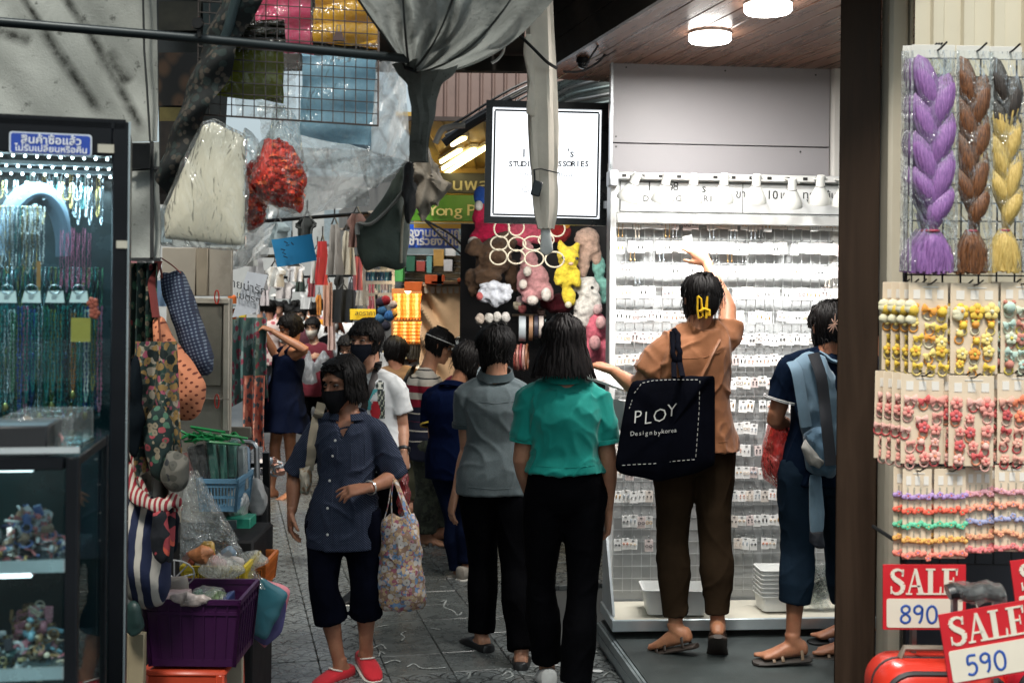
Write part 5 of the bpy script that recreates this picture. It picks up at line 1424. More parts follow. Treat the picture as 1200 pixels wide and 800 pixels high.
# ---- the man in the white tee
WTEE=fabric((.62, .64, .65), .85, var=.06)
man=Person('young man in a printed white tee and black face mask', 6.8, (429, 399), (437, 449), (443, 532), radians(-22), radians(-32), .06, SW=.15, HW=.15, k=1.0, arms={'L':dict(el=(471, 500, -.02), wr=(473, 530, -.12), hand=(.1, -.1, -1), palm=(-.8, .4, 0), thumb=(-.4, -1, 0), curl=.75), 'R':dict(el=(404, 500, .05), wr=(402, 540, -.05))}, skin_c=(.45, .25, .165))
man.body(feet='short').shirt(WTEE, hem=-.2, sleeve=.6, off=.02, soff=.018, flare=.012, amp=.009, seed=51, top=1.04).trousers(BLACKPANT, top=.1, leg=1.95, seed=19).hair('man', n=210, seed=21).mask((.01, .012, .018))
for q in 'LR':man.shoe(q, BLACK, RUB, 'sneaker')
# ---- the man in stripes
def striped():
 m, nt, out=new_mat('striped_jersey'); v=coords(nt); z=nd(nt, 'SeparateXYZ', {0:v}).outputs[2]
 z=math_(nt, 'ADD', z, math_(nt, 'MULTIPLY', math_(nt, 'SUBTRACT', noise_(nt, v, 7, 2), .5), .02))
 f=math_(nt, 'DIVIDE', math_(nt, 'SUBTRACT', z, .68), .56)
 K, Wh, Rd, Nv=(.012, .012, .018), (.5, .46, .4), (.24, .012, .03), (.012, .014, .03)
 c=ramp(nt, f, [(0, Nv), (.10, Nv), (.105, Wh), (.12, Nv), (.23, Wh), (.245, Nv), (.34, (.1, .02, .04)), (.35, Nv), (.44, Wh), (.455, Nv), (.53, Rd), (.62, Wh), (.70, Rd), (.79, Wh), (.87, K), (.885, Wh), (.96, K), (.975, Wh)], 'CONSTANT')
 return finish(m, nt, out, c, .85, 0, noise_(nt, v, 35, 3), .004, .4, .2)
def camo():
 m, nt, out=new_mat('camouflage'); v=coords(nt)
 n=noise_(nt, v, 16, 4, .6); n2=noise_(nt, nd(nt, 'VectorMath', {0:v, 1:(3, 1, 7)}, operation='ADD').outputs[0], 20, 4, .6)
 c=mixc(nt, math_(nt, 'GREATER_THAN', n, .52), (.016, .02, .014), (.035, .042, .028)); c=mixc(nt, math_(nt, 'GREATER_THAN', n2, .57), c, (.008, .009, .008))
 return finish(m, nt, out, c, .85)
strip=Person('young man in a striped long tee and a dark visor, looking down', 8.3, (515, 405), (500, 445), (500, 518), radians(100), radians(98), .38, SW=.16, HW=.15, k=1.0, vox=.0075, arms={'R':dict(el=(511, 497, -.1), wr=(533, 500, -.02)), 'L':dict(el=(515, 495, .3), wr=(535, 500, .2))}, legs={'R':dict(kn=(501, 578, -.03), an=(499, 626, 0), toe=(.95, -.15, -.05)), 'L':dict(kn=(512, 575, .1), an=(515, 620, .1), toe=(.9, .3, 0))}, skin_c=(.42, .22, .135))
strip.body().shirt(striped(), hem=-.25, sleeve=.9, off=.03, soff=.03, flare=.02, amp=.007, seed=61, vox=.009).trousers(camo(), top=.1, leg=1.93, off=.03, seed=23).hair('man', n=130, seed=24)
for q in 'LR':strip.shoe(q, M((.03, .03, .032), .5), M((.02, .02, .02), .5), 'slide')
# ---- the navy polo
NAVYPOLO=fabric((.002, .005, .022), .8, var=.15); YEL=fabric((.6, .42, .05), .7)
polo=Person('person in a navy polo with yellow trim, bent over the stall', 7.4, (550, 424), (532, 464), (534, 545), radians(150), radians(118), .3, SW=.165, HW=.16, k=.98, vox=.0075, arms={'L':dict(el=(509, 515, .0), wr=(525, 528, .18)), 'R':dict(el=(575, 510, .1), wr=(580, 525, .25))}, legs={'L':dict(kn=(533, 610, .03), an=(537, 671, 0), toe=(-.75, .3, 0))}, skin_c=(.36, .18, .105))
polo.body(feet='short').shirt(NAVYPOLO, hem=-.18, sleeve=.62, off=.03, soff=.028, flare=.012, seed=71, vox=.009).collar(NAVYPOLO, h=.035, r=.078).trousers(fabric((.006, .01, .03), .85), top=.1, leg=1.95, seed=33).hair('short', n=130, seed=31).mask((.45, .55, .6))
polo.sleeve_band('L', .625, YEL, .03, .010)
for q in 'LR':polo.shoe(q, fabric((.3, .27, .23), .8), RUB, 'sneaker')
# ---- people farther down the alley
cap=Person('person in a white patterned cap and magenta top beyond the navy polo', 8.9, (545, 412), (533, 452), (530, 525), radians(-70), radians(-60), .2, vox=.012, skin_c=(.4, .2, .13), legs={})
cap.body().shirt(fabric((.35, .012, .07), .8), hem=-.1, sleeve=.8, seed=81, vox=.014).trousers(BLACKPANT, top=.1, leg=1.9).hair('short', n=80, seed=41)
tan=Person('person in a tan jacket with a black shoulder strap, back turned', 9.5, (464, 413), (469, 441), (470, 508), radians(178), radians(150), .2, vox=.011, skin_c=(.4, .2, .13))
tan.body(face=False).shirt(fabric((.2, .11, .05), .85), hem=-.25, sleeve=1.9, off=.035, soff=.03, seed=91, vox=.013).trousers(fabric((.05, .05, .03)), top=.1, leg=1.9).hair('short', n=110, seed=42)
wht=Person('dark-haired person in a white and black shirt beyond the tan jacket', 11.2, (484, 404), (487, 430), (486, 490), radians(160), radians(140), .2, vox=.013, skin_c=(.4, .2, .13))
wht.body(face=False).shirt(floral('black_white_print', (.6, .62, .64), [(.02, .02, .025)], 14), hem=-.2, sleeve=.7, seed=92, vox=.014).trousers(BLACKPANT, top=.1, leg=1.9).hair('long', n=100, seed=43)
dress=Person('woman in a sleeveless navy dress holding up a floral cloth', 10.2, (340, 384), (338, 413), (334, 470), radians(-62), radians(-72), .32, SW=.15, HW=.15, k=.98, vox=.009, arms={'L':dict(el=(358, 410, -.26), wr=(319, 388, -.2), hand=(-.9, -.1, .35), palm=(0, .3, -1), thumb=(0, 1, 0), curl=.7), 'R':dict(el=(322, 415, .12), wr=(309, 388, .05), hand=(-.7, 0, .6), palm=(0, -.3, -1), thumb=(0, -1, 0), curl=.7)}, legs={'L':dict(kn=(340, 524, -.05), an=(341, 574, 0), toe=(-.6, -.8, -.05)), 'R':dict(kn=(322, 524, .05), an=(318, 574, 0), toe=(-.8, -.5, 0))}, skin_c=(.36, .175, .1))
dress.body().hair('tied', n=120, seed=44).mask((.5, .5, .5), z0=-.14, z1=.22)
b=MB(); b.rings([dress.torso_ring(t, .03+.06*max(0, .3-t), lo=-.04, fat=.05*max(0, -t)) for t in (-.62, -.5, -.35, -.2, 0, .2, .4, .6, .8, .92)])
for q in 'LR':b.tube([dress.torso_ring(.9, 0)[0].lerp(dress.sh[q], .9), dress.sh[q].lerp(dress.chest, .5)+Vector((0, 0, .05)), dress.chest+dress.F*.06+dress.S*(.07 if q=='L' else -.07)], .028, 8)
dress.cloth('dress', b, fabric((.0035, .006, .018), .85, var=.2), .02, 95, 26, vox=.012)
for q in 'LR':dress.shoe(q, M((.3, .26, .2), .5), RUB, 'slide')
burg=Person('woman in a burgundy top and pale mask carrying white plastic bags', 14, (366, 384), (369, 409), (368, 455), radians(-4), radians(-8), .15, vox=.014, skin_c=(.5, .3, .2), arms={'L':dict(el=(386, 428, 0), wr=(376, 420, -.22)), 'R':dict(el=(352, 428, 0), wr=(360, 421, -.22))})
burg.body().shirt(fabric((.11, .01, .02), .85), hem=-.2, sleeve=.9, seed=96, vox=.016).trousers(BLACKPANT, top=.1, leg=1.9).hair('tied', n=90, seed=45).mask((.6, .55, .48))
redh=Person('auburn-haired woman in black with a white mask', 15, (391, 377), (391, 399), (390, 442), radians(5), radians(-5), .1, vox=.015, skin_c=(.5, .3, .2))
redh.body().shirt(BLACKPANT, hem=-.2, sleeve=1.2, seed=97, vox=.017).trousers(BLACKPANT, top=.1, leg=1.9).hair('long', c=(.09, .02, .008), n=90, seed=46).mask((.66, .64, .62))
hid=Person('dark-haired woman in a pale mask half hidden behind the man in white', 9.6, (410, 409), (414, 440), (414, 505), radians(-15), radians(-20), .2, vox=.011, skin_c=(.48, .28, .19))
hid.body().shirt(fabric((.03, .03, .035)), hem=-.2, sleeve=.9, seed=98, vox=.014).trousers(BLACKPANT, top=.1, leg=1.9).hair('long', n=110, seed=47).mask((.55, .6, .66))
far1=Person('woman in a dark top and pale mask farther down the alley', 17, (351, 370), (352, 391), (352, 430), radians(0), vox=.017, skin_c=(.5, .3, .2))
far1.body().shirt(fabric((.08, .02, .03)), hem=-.2, sleeve=.8, vox=.02).trousers(BLACKPANT, top=.1, leg=1.9).hair('tied', n=60, seed=48).mask((.6, .58, .55))
fsh=Person('man in a pink floral shirt with a dark strap, walking away', 17.5, (316, 361), (316, 380), (316, 420), radians(178), vox=.017, k=1.02, skin_c=(.4, .2, .13))
fsh.body(face=False).shirt(floral('pink_floral_shirt', (.6, .48, .45), [(.5, .12, .14), (.3, .1, .12)], 9), hem=-.2, sleeve=.7, vox=.02).trousers(fabric((.1, .1, .11)), top=.1, leg=1.9).hair('man', n=60, seed=49)
crowd_cols=[((.8, .8, .8), 'white', 'man'), ((.6, .25, .02), 'orange', 'short'), ((.45, .2, .22), 'pink', 'bob'), ((.05, .06, .08), 'black', 'man'), ((.25, .35, .45), 'pale blue', 'tied')]
crowd_pos=[(305, 22, 0), (327, 21, 3), (337, 24, 0), (345, 26, 4), (357, 23, 0), (372, 22, 1), (364, 28, 0), (383, 25, 2), (322, 29, 2), (334, 33, 0), (349, 35, 0), (312, 32, 3), (400, 24, 3), (376, 33, 0), (318, 19.5, 0), (341, 19, 2), (390, 20, 0), (408, 21, 0), (330, 26, 0), (355, 27, 1), (369, 19.5, 0)]
proto={}
side={305:'leftmost', 327:'near the man in floral pink', 337:'between the floral shirt and the masked woman', 345:'behind the masked woman', 357:'above the navy dress', 372:'right of the burgundy woman', 364:'behind the burgundy woman', 383:'by the auburn-haired woman', 322:'beyond the floral shirt', 334:'far down the alley left of centre', 349:'farthest down the alley', 312:'far off by the left stalls', 400:'by the right-hand racks', 376:'far down the alley on the right', 318:'just beyond the floral shirted man', 341:'just left of the masked woman', 390:'just beyond the auburn-haired woman', 408:'beside the charcoal dress', 330:'in the middle of the far crowd', 355:'small and far behind the masked woman', 369:'just beyond the burgundy woman'}
CROWD=[]
for px, d, ci in crowd_pos:
 cc, cn, st=crowd_cols[ci]
 CROWD.append((px, d, ci, cn))
 if ci not in proto:
  s_=FPX/d; hy=HY+(CAMH-1.5)*s_
  pr=Person('far-off person in %s, %s'%(cn, side[px]), d, (px, hy), (px, hy+.27*s_), (px, hy+.66*s_), radians([178, 10, 175, 5, 182][ci]), vox=.024, skin_c=(.45, .25, .17), group='far-off people in the alley')
  pr.body(face=False).shirt(fabric(cc), hem=-.2, sleeve=.7, vox=.026).trousers(fabric([(.02, .03, .06), (.03, .03, .03)][ci%2]), top=.1, leg=1.9).hair(st, n=40, seed=50+ci)
  proto[ci]=(pr, px, d)
flush()
for px, d, ci, cn in CROWD:
 pr, ppx, pd=proto[ci]
 if (ppx, pd)==(px, d):continue
 q=at(px, HY, d); c=copy_thing(pr.root, Vector((q.x, d, rnd.uniform(-.06, .0))), rotz=rnd.uniform(-.4, .4), label='far-off person in %s, %s'%(cn, side[px]));
 # ------------------------------------------------ what they wear and carry
from mathutils.bvhtree import BVHTree
def tree_of(*objs):
 V, Fc=[], []
 for o in objs:
  w=wloc(o); k=len(V); V+=[v.co+w for v in o.data.vertices]; Fc+=[tuple(i+k for i in p.vertices) for p in o.data.polygons]
 return BVHTree.FromPolygons(V, Fc)
def child(p, name):
 for c in p.root.children:
  if c.name.split('.')[0]==name:return c
CAMP=Vector((0, 0, CAMH))
def hit(tr, px, py, lift=.004, default=None):
 dr=(at(px, py, 1.0)-CAMP).normalized(); h=tr.ray_cast(CAMP, dr)
 if h[0] is None:return (at(px, py, default), -dr) if default else (None, None)
 n=h[1]; n=n if n.dot(dr)<0 else -n
 return h[0]+n*lift, n
def on_surf(tr, pts, lift, d0, sub=4):
 sm=[]
 for i in range(len(pts)-1):
  for q in range(sub):f=q/sub; sm.append(tuple(pts[i][z]*(1-f)+pts[i+1][z]*f for z in (0, 1)))
 sm.append(pts[-1]); out=[]; last=d0
 for p in sm:
  h, n=hit(tr, p[0], p[1], lift)
  if h is None or abs(h.y-last)>.25:h=at(p[0], p[1], last)
  last=h.y; out.append(h)
 return smooth_path(out, 2) if len(out)>3 else out
tr=tree_of(child(lady, 'shirt'))
BTN=M((.6, .6, .58), .3)
for px, py in ((393, 516), (390, 534), (386.5, 563), (384, 595), (384, 626)):
 p, n=hit(tr, px, py, .002);
 if p:b=MB(); b.lathe([(.004, -.001), (.0062, 0), (.0055, .0022), (.002, .0026)], p, frame_from(n), 12); b.build('button', BTN, lady.root)
for off in (-5, 5):
 P=on_surf(tr, [(391+off*.8, 522), (390+off, 532), (386+off, 563), (384+off, 595), (384+off, 636)], .0012, 5.3)
 b=MB(); b.tube(P, .0022, 5); b.build('placket_edge', NAVYDOT, lady.root)
P=on_surf(tr, [(411, 520), (411, 551), (427, 552), (427, 520)], .001, 5.3); b=MB(); b.tube(P+[P[0]], .0016, 5); b.build('pocket_edge', NAVYDOT, lady.root)
cream=fabric((.36, .31, .23), .85)
bag=thing('shoulder_bag', 'cream cloth shoulder bag behind the elderly woman\'s arm', 'bag', at(357, 565, 5.42))
P=on_surf(tr, [(377, 472), (372, 490), (367, 512), (364, 535), (361, 550)], .006, 5.4)
band_path(P, .042, .006, cream, 'strap', bag, n_hint=(1, 0, .2))
pouch([(351, 548), (364, 545), (366, 565), (361, 580), (352, 575)], 5.42, .09, amp=.006).build('bag_body', floral('cream_print', (.4, .36, .29), [(.2, .25, .2), (.3, .2, .12)], 30), bag)
b=MB(); a=lady.arms['L']; dr=(a['el']-a['wr']).normalized(); b.lathe([(.031, -.006), (.034, 0), (.031, .006), (.028, 0)], a['wr']+dr*.012, frame_from(dr), 20, caps=False); b.build('bracelet', M((.6, .6, .56), .2, .5), lady.root)
FLT=floral('tote_print', (.26, .17, .12), [(.42, .2, .24), (.16, .26, .42), (.5, .4, .38), (.3, .1, .14), (.12, .2, .36), (.45, .33, .2), (.5, .47, .44)], 30, cover=.6)
tote=thing('tote_bag', 'floral cloth tote bag hanging from the elderly woman\'s forearm', 'bag', at(470, 600, 5.42))
pouch([(446, 610), (458, 603), (470, 607), (482, 603), (489, 612), (493, 640), (497, 675), (500, 706), (497, 713), (478, 718), (455, 713), (443, 706), (441, 680), (443, 640)], 5.45, .15, n=72, amp=.010, freq=10, seed=5, rows=12).build('bag_body', FLT, tote)
for pts in ([(463, 562, -.08), (468, 575, -.09), (476, 600, -.08), (482, 618, -.07)], [(459, 562, .02), (455, 590, .02), (449, 612, .02)], [(461, 561, -.09), (459, 580, -.09), (459, 600, -.085), (460, 615, -.08)], [(465, 562, .03), (474, 585, .04), (484, 608, .05)]):
 band_path(smooth_path([at(x, y, 5.42+z) for x, y, z in pts]), .028, .006, FLT, 'handle', tote)
tr=tree_of(child(man, 'shirt'))
P=on_surf(tr, [(444, 424), (440, 440), (433, 462), (425, 485), (418, 500)], .006, 6.6)
cb=thing('crossbody_strap', 'dark strap of a bag across the white printed tee', 'bag', at(430, 500, 6.7)); band_path(P, .042, .008, M((.02, .014, .014), .6), 'strap', cb, n_hint=(1, 0, .4))
def decal(tr, x0, x1, y0, y1, d0, mats, name, parent, fn, n=16, lift=.003):
 rows=[];
 for j in range(n+1):
  row=[]
  for i in range(n+1):
   px, py=x0+(x1-x0)*i/n, y0+(y1-y0)*j/n
   p, nn=hit(tr, px, py, lift); row.append(p if p is not None and abs(p.y-d0)<.4 else at(px, py, d0))
  rows.append(row)
 b=MB(); vs=[p for r_ in rows for p in r_]; fs, mi=[], []
 for j in range(n):
  for i in range(n):
   m_=fn((i+.5)/n, (j+.5)/n)
   if m_ is not None:fs.append((j*(n+1)+i, j*(n+1)+i+1, (j+1)*(n+1)+i+1, (j+1)*(n+1)+i)); mi.append(m_)
 b.add(vs, fs); b.m=mi; return b.build(name, mats, parent, norm=False)
def print_fn(u, v):
 if (u-.62)**2+((v-.17)*1.5)**2<.035:return 0 if (u-.62)**2+((v-.17)*1.5)**2>.022 or (abs(u-.62)>.06 and abs(v-.17)<.04) else 3
 if v>.55 and (u-.4)**2*1.3+(v-.78)**2<.06:return 1
 if .25<v<.75 and u<.38+.2*sin(v*9) and u>.05:return 2
 if .3<v<.95 and .5<u<.85:return 0 if (int(u*16)+int(v*16))%3 else 4
 return None
decal(tr, 430, 455, 444, 492, 6.6, [M((.02, .03, .03), .7), M((.4, .015, .025), .7), M((.06, .3, .32), .7), M((.55, .56, .5), .7), M((.3, .32, .25), .7)], 'tee_print', man.root, print_fn, 24)
a=man.arms['L']; dr=(a['el']-a['wr']).normalized(); b=MB(); b.lathe([(.03, -.011), (.034, -.008), (.034, .008), (.03, .011)], a['wr']+dr*.02, frame_from(dr), 20, caps=False); b.box(a['wr']+dr*.02+Vector((.034, -.01, 0)), (.012, .03, .028), ch=.004); b.build('wristwatch', M((.02, .02, .022), .35, .3), man.root)
REDFILM=film('red_bag_film', tint=(.75, .10, .10), body=.55, rough=.25, crinkle=22, milk=(.62, .05, .06))
rb=thing('plastic_bag', 'red plastic bag hanging from the hand of the man in white', 'bag', at(470, 580, 6.75))
pouch([(472, 541), (478, 556), (480, 585), (474, 603), (462, 606), (458, 590), (464, 560)], 6.75, .12, amp=.01, freq=16).build('bag_body', REDFILM, rb, norm=False)
def seam(p, part, pts, d0, m_, r_=.0016):
 b=MB(); b.tube(on_surf(tree_of(child(p, part)), pts, .0006, d0, 3), r_, 5); b.build('seam', m_, p.root)
seam(teal, 'shirt', [(640, 450), (648, 457), (662, 461), (676, 460), (687, 453)], 5.15, TEAL); seam(teal, 'shirt', [(627, 545), (645, 547), (662, 548), (680, 547), (697, 545)], 5.15, TEAL)
seam(grey, 'shirt', [(549, 570), (565, 572), (580, 573), (600, 572)], 5.8, GREY); seam(grey, 'shirt', [(556, 470), (580, 473), (604, 470)], 5.8, GREY)
seam(reach, 'shirt', [(784, 415), (800, 420), (825, 419), (845, 412)], 5.3, RUST); seam(reach, 'shirt', [(842, 518), (852, 517)], 5.3, RUST)
seam(lady, 'shirt', [(362, 632), (380, 637), (400, 637), (425, 632)], 5.3, NAVYDOT)
hd_=strip; b=MB()
rr=[[strip.L(headpt(z, 2*pi*i/28, .016)) for i in range(28)] for z in (.66, .72, .78)]
b.rings(rr, caps=False); rows=[[strip.L(headpt(.67, ph, .016+o)+Vector((0, o*.35, -o*.25))) for ph in [(-1.1+2.2*i/14) for i in range(15)]] for o in (0, .025, .05, .065)]
b.sheet(rows, .003); vz=b.build('visor', M((.012, .012, .014), .5), strip.root, norm=False)
b=MB(); b.tube([strip.L(headpt(.69, ph, .019)) for ph in [i*2*pi/40 for i in range(40)]], .004, 6, closed=True); b.build('visor_stripe', M((.6, .6, .58), .5), vz)
b=MB(); b.rings([[cap.L(headpt(z, 2*pi*i/24, .022)+Vector((0, 0, .012*(z-.6)*2.5))) for i in range(24)] for z in (.6, .7, .8, .9, .97, 1.0)])
rows=[[cap.L(headpt(.6, ph, .02+o)+Vector((0, o*.3, -o*.3))) for ph in [(-1+2*i/12) for i in range(13)]] for o in (0, .03, .055, .07)]; b.sheet(rows, .004)
b.build('cap', floral('cap_print', (.62, .62, .6), [(.02, .02, .025)], 16, cover=.7), cap.root, norm=False)
tr=tree_of(child(tan, 'shirt')); P=on_surf(tr, [(486, 428), (478, 442), (468, 462), (458, 485)], .008, 9.4); band_path(P, .05, .01, BLACK, 'strap', thing('shoulder_strap', 'black bag strap across the back of the tan jacket', 'bag', at(470, 460, 9.4)), n_hint=(1, 0, .5))
tr=tree_of(child(reach, 'hair'), child(reach, 'body'))
YC=M((.7, .42, .02), .3, var=.05, name='clip_yellow'); clip=thing('claw_clip', 'yellow claw clip in the hair of the reaching woman', 'hair clip', at(822, 360, 5.3))
c0_, _=hit(tr, 822, 360, .004, 5.3); yb=c0_.y-.012
def K(px, py, dy=0):return at(px, py, yb+dy)
b=MB(); b.tube([K(817.5, 347), K(817, 362), K(818.5, 373), K(823.5, 371), K(821.5, 350), K(817.5, 347)], .0065, 8, flat=.8); b.build('clip_frame', YC, clip)
b=MB(); b.tube([K(829, 347), K(828, 358), K(827.5, 373)], [.004, .007, .006], 8); b.tube([K(820, 365), K(825, 362, -.008), K(831, 364), K(831, 370)], .008, 8); b.build('clip_prong', YC, clip)
tr=tree_of(child(reach, 'shirt'))
P=on_surf(tr, [(843, 398), (838, 408), (830, 425), (823, 439), (818, 452)], .004, 5.3); band_path(P, .014, .004, M((.24, .1, .045), .6), 'thin_strap', reach.root, n_hint=(1, 0, .5))
BT=fabric((.0025, .003, .006), .8, var=.3, weave=500); plo=thing('tote_bag', 'large black tote bag lettered PLOY on the reaching woman\'s shoulder', 'bag', at(780, 500, 5.2))
q4=[(741, 446, 0), (831, 439, .04), (838, 440, .08), (838, 545, .09), (812, 556, .06), (770, 563, .0), (724, 553, -.04), (721, 545, -.05), (728, 500, -.03), (735, 460, 0)]
tp=pouch(q4, 5.16, .06, n=84, amp=.004, freq=7, seed=15, rows=10).build('bag_body', BT, plo)
tr2=tree_of(tp)
for pts in ([(800, 441), (797, 425), (796, 408), (795, 394), (790, 387)], [(790, 443), (790, 425), (790, 405), (788, 390)]):
 P=on_surf(tr, pts[1:], .012, 5.2); P=[hit(tr2, *pts[0], .004, 5.1)[0]]+P; band_path(P, .024, .008, BT, 'handle', plo, n_hint=(1, 0, 0))
WTH=M((.5, .5, .47), .6, var=.1)
def stitches(pts, n):
 P=[hit(tr2, x, y, .002, 5.12)[0] for x, y in pts]; L=[(P[i+1]-P[i]).length for i in range(len(P)-1)]; T=sum(L)
 def pos(t):
  i=0
  while i<len(L)-1 and t>L[i]:t-=L[i]; i+=1
  return P[i].lerp(P[i+1], t/L[i])
 b=MB()
 for k in range(n):b.tube([pos(T*(k+.1)/n), pos(T*(k+.65)/n)], .0016, 5)
 return b
b=MB()
for pts, n in (([(743, 461), (752, 449), (765, 446), (785, 445), (803, 445), (819, 445)], 16), ([(820, 446), (819, 480), (817, 510), (815, 537)], 15), ([(814, 538), (790, 540), (765, 543), (742, 544), (727, 545)], 15), ([(741, 468), (737, 480)], 3)):
 s_=stitches(pts, n); b.add(s_.v, s_.f)
b.build('white_stitching', WTH, plo)
def surf_letters(body, size, pcx, pcy, ax, ay, tr_, m, parent, d0, sx=1.0, bold=0.0, name='lettering', shear=0):
 me=text_mesh(body, size, .0008, bold=bold); A=verts_of(me); c, n=hit(tr_, pcx, pcy, .003, d0); ax, ay=Vector(ax).normalized(), Vector(ay).normalized(); o=wloc(parent); out=[]
 for v in A:
  w=c+ax*(v[0]*sx+shear*v[1])+ay*v[1]; dr=(w-CAMP).normalized(); h=tr_.ray_cast(CAMP, dr)
  if h[0] is not None and abs(h[0].y-c.y)<.15:w=h[0]-dr*(.0035+v[2])
  out.append(tuple(w-o))
 set_verts(me, np.array(out)); return put(name, me, m, parent, sharp=None)
axp=Vector((1, 0, .16)); ayp=Vector((-.0, 0, 1))
LTR=M((.6, .6, .57), .6, var=.05)
for ch, x, y, sz in (('P', 747, 489, .078), ('L', 759, 490, .078), ('O', 773, 487, .082), ('Y', 787, 481, .078)):
 surf_letters(ch, sz, x, y, axp, ayp, tr2, LTR, plo, 5.12, sx=.95, bold=-.0008, shear=.06)
for ch, x, y in (('D', 741, 508), ('e', 745.5, 508), ('s', 750, 507.5), ('i', 753.5, 507), ('g', 757.5, 507.5), ('n', 762.5, 506.8), ('b', 768, 507), ('y', 772.5, 507), ('k', 774, 505.5) if False else ('k', 776.5, 505.3), ('o', 780.5, 505), ('r', 784, 504.6), ('e', 787.5, 504.3), ('a', 791, 503.8)):
 surf_letters(ch, .027, x, y, axp, ayp, tr2, LTR, plo, 5.12)
p=at(716, 440, 5.5); tr_=thing('display_tray', 'white counter tray held out by the reaching woman\'s left hand', 'tray', p)
b=MB(); b.prism([(-.17, .0), (-.10, .09), (.1, .055), (.16, -.02), (.12, -.05), (-.1, -.02)], at(712, 447, 5.62), Vector((1, .0, -.28)).normalized(), Vector((.1, .93, .36)).normalized(), .012); b.build('tray_top', WHITE, tr_)
b=MB(); b.prism([(-.14, .0), (.12, -.035), (.16, -.2), (-.12, -.1)], at(714, 462, 5.52), Vector((1, .0, -.05)).normalized(), Vector((0, .25, 1)).normalized(), .012); b.build('tray_front', M((.3, .31, .31), .45), tr_)
b=MB(); b.prism([(-.02, -.03), (.025, -.025), (.02, .035), (-.024, .03)], at(806, 284, 5.72), (1, 0, .1), (0, .2, 1), .002); tag(b.build('earring_card', WHITE, loc=at(806, 284, 5.72)), 'white card held up by the reaching woman', 'earring card')
tr=tree_of(child(pack, 'hair'), child(pack, 'body')); c0_, _=hit(tr, 978, 379, .004, 5.15); yb=c0_.y-.01
sc_=thing('star_clip', 'pale spiky star hair clip on the woman in navy', 'hair clip', c0_)
b=MB()
for k, (dx, dy) in enumerate(((-7, 10), (-3, 12), (4, 9), (9, -1), (6, -8), (1, -15), (-4, -8), (-8, 1), (-10, 6))):b.tube([at(978, 380, yb-.004), at(978+dx*.5, 380+dy*.5, yb-.008), at(978+dx*.85, 380+dy*.85, yb-.003)], [.0028, .0025, .001], 6)
b.ell(at(978, 380, yb-.004), .005, n=8, m=6); b.build('spike', M((.55, .34, .26), .3, .4), sc_)
tr=tree_of(child(pack, 'shirt')); BB=fabric((.14, .22, .29), .8, var=.15, weave=500); BBD=fabric((.07, .13, .19), .8, var=.15); bp=thing('backpack', 'pale blue soft backpack worn half open by the woman in navy', 'backpack', at(955, 540, 5.1))
pouch([(928, 424), (950, 414), (967, 416), (976, 440), (982, 475), (985, 510), (984, 540), (975, 555), (958, 556), (945, 545), (941, 510), (938, 470)], 5.1, .14, n=72, amp=.012, freq=9, seed=25, rows=10).build('bag_body', BB, bp)
pouch([(942, 508), (955, 500), (967, 498), (972, 520), (982, 540), (978, 555), (962, 558), (948, 548)], 5.02, .12, n=56, amp=.008, freq=14, seed=26).build('front_pocket', BBD, bp)
pouch([(944, 515), (958, 535), (966, 540), (960, 549), (945, 540), (940, 525)], 4.97, .04, amp=.004, freq=20, seed=27).build('pocket_flap', M((.32, .31, .29), .7), bp)
band_path(smooth_path([at(953, 414, 5.04), at(962, 440, 5.0), at(966, 470, 4.99), at(969, 500, 4.96), at(974, 545, 4.95)]), .05, .01, M((.010, .012, .018), .7), 'webbing', bp, n_hint=(1, 0, 0))
band_path(smooth_path([at(928, 424, 5.06), at(934, 436, 5.02), at(940, 470, 5.0), at(945, 500, 5.0)]), .05, .012, BB, 'shoulder_strap', bp, n_hint=(1, 0, 0))
pouch([(949, 556), (962, 556), (966, 600), (964, 625), (950, 626), (948, 590)], 5.08, .03, amp=.004, freq=9).build('hanging_strap', BB, bp)
pouch([(949, 622), (964, 622), (966, 640), (957, 642), (948, 634)], 5.08, .035, amp=.004).build('strap_end', M((.01, .012, .02), .6), bp)
b=MB(); P=on_surf(tr, [(986, 428), (975, 424), (962, 416)], .01, 5.2); b.tube(P, .022, 8, flat=.4); b.build('far_strap', BB, bp)
rb=thing('plastic_bag', 'pinkish red plastic bag of goods held by the woman in navy', 'bag', at(908, 570, 5.3))
pouch([(903, 492), (912, 487), (924, 500), (926, 530), (924, 560), (917, 571), (908, 570), (896, 560), (893, 535), (898, 510)], 5.36, .16, n=60, amp=.010, freq=14, seed=35).build('bag_body', film('pink_bag_film', tint=(.85, .22, .2), body=.5, rough=.2, crinkle=14, milk=(.7, .12, .11)), rb, norm=False)
b=MB()
for px, py, r_ in ((908, 552, .035), (914, 560, .03), (904, 545, .025), (916, 540, .028), (902, 525, .02)):b.ell(at(px, py, 5.36), (r_, .03, r_*1.3), n=10, m=7)
b.build('contents', M((.05, .03, .06), .6), rb)
WB=film('white_bag_film', tint=(.9, .92, .93), body=.75, rough=.3, crinkle=12, milk=(.7, .72, .75))
for k, (poly, lab) in enumerate((([(362, 409), (368, 428), (371, 448), (360, 451), (350, 446), (355, 425)], 'larger white plastic bag of the burgundy woman'), ([(378, 412), (384, 420), (381, 432), (371, 434), (367, 426)], 'smaller whitish plastic bag of the burgundy woman'), ([(392, 390), (400, 394), (402, 412), (396, 420), (388, 410)], 'white plastic bag held by the auburn-haired woman'))):
 t=thing('plastic_bag', lab, 'bag', at(poly[0][0], poly[2][1], 13.6)); pouch(poly, 13.6 if k<2 else 14.7, .2, amp=.02, freq=7, seed=k).build('bag_body', WB, t, norm=False)
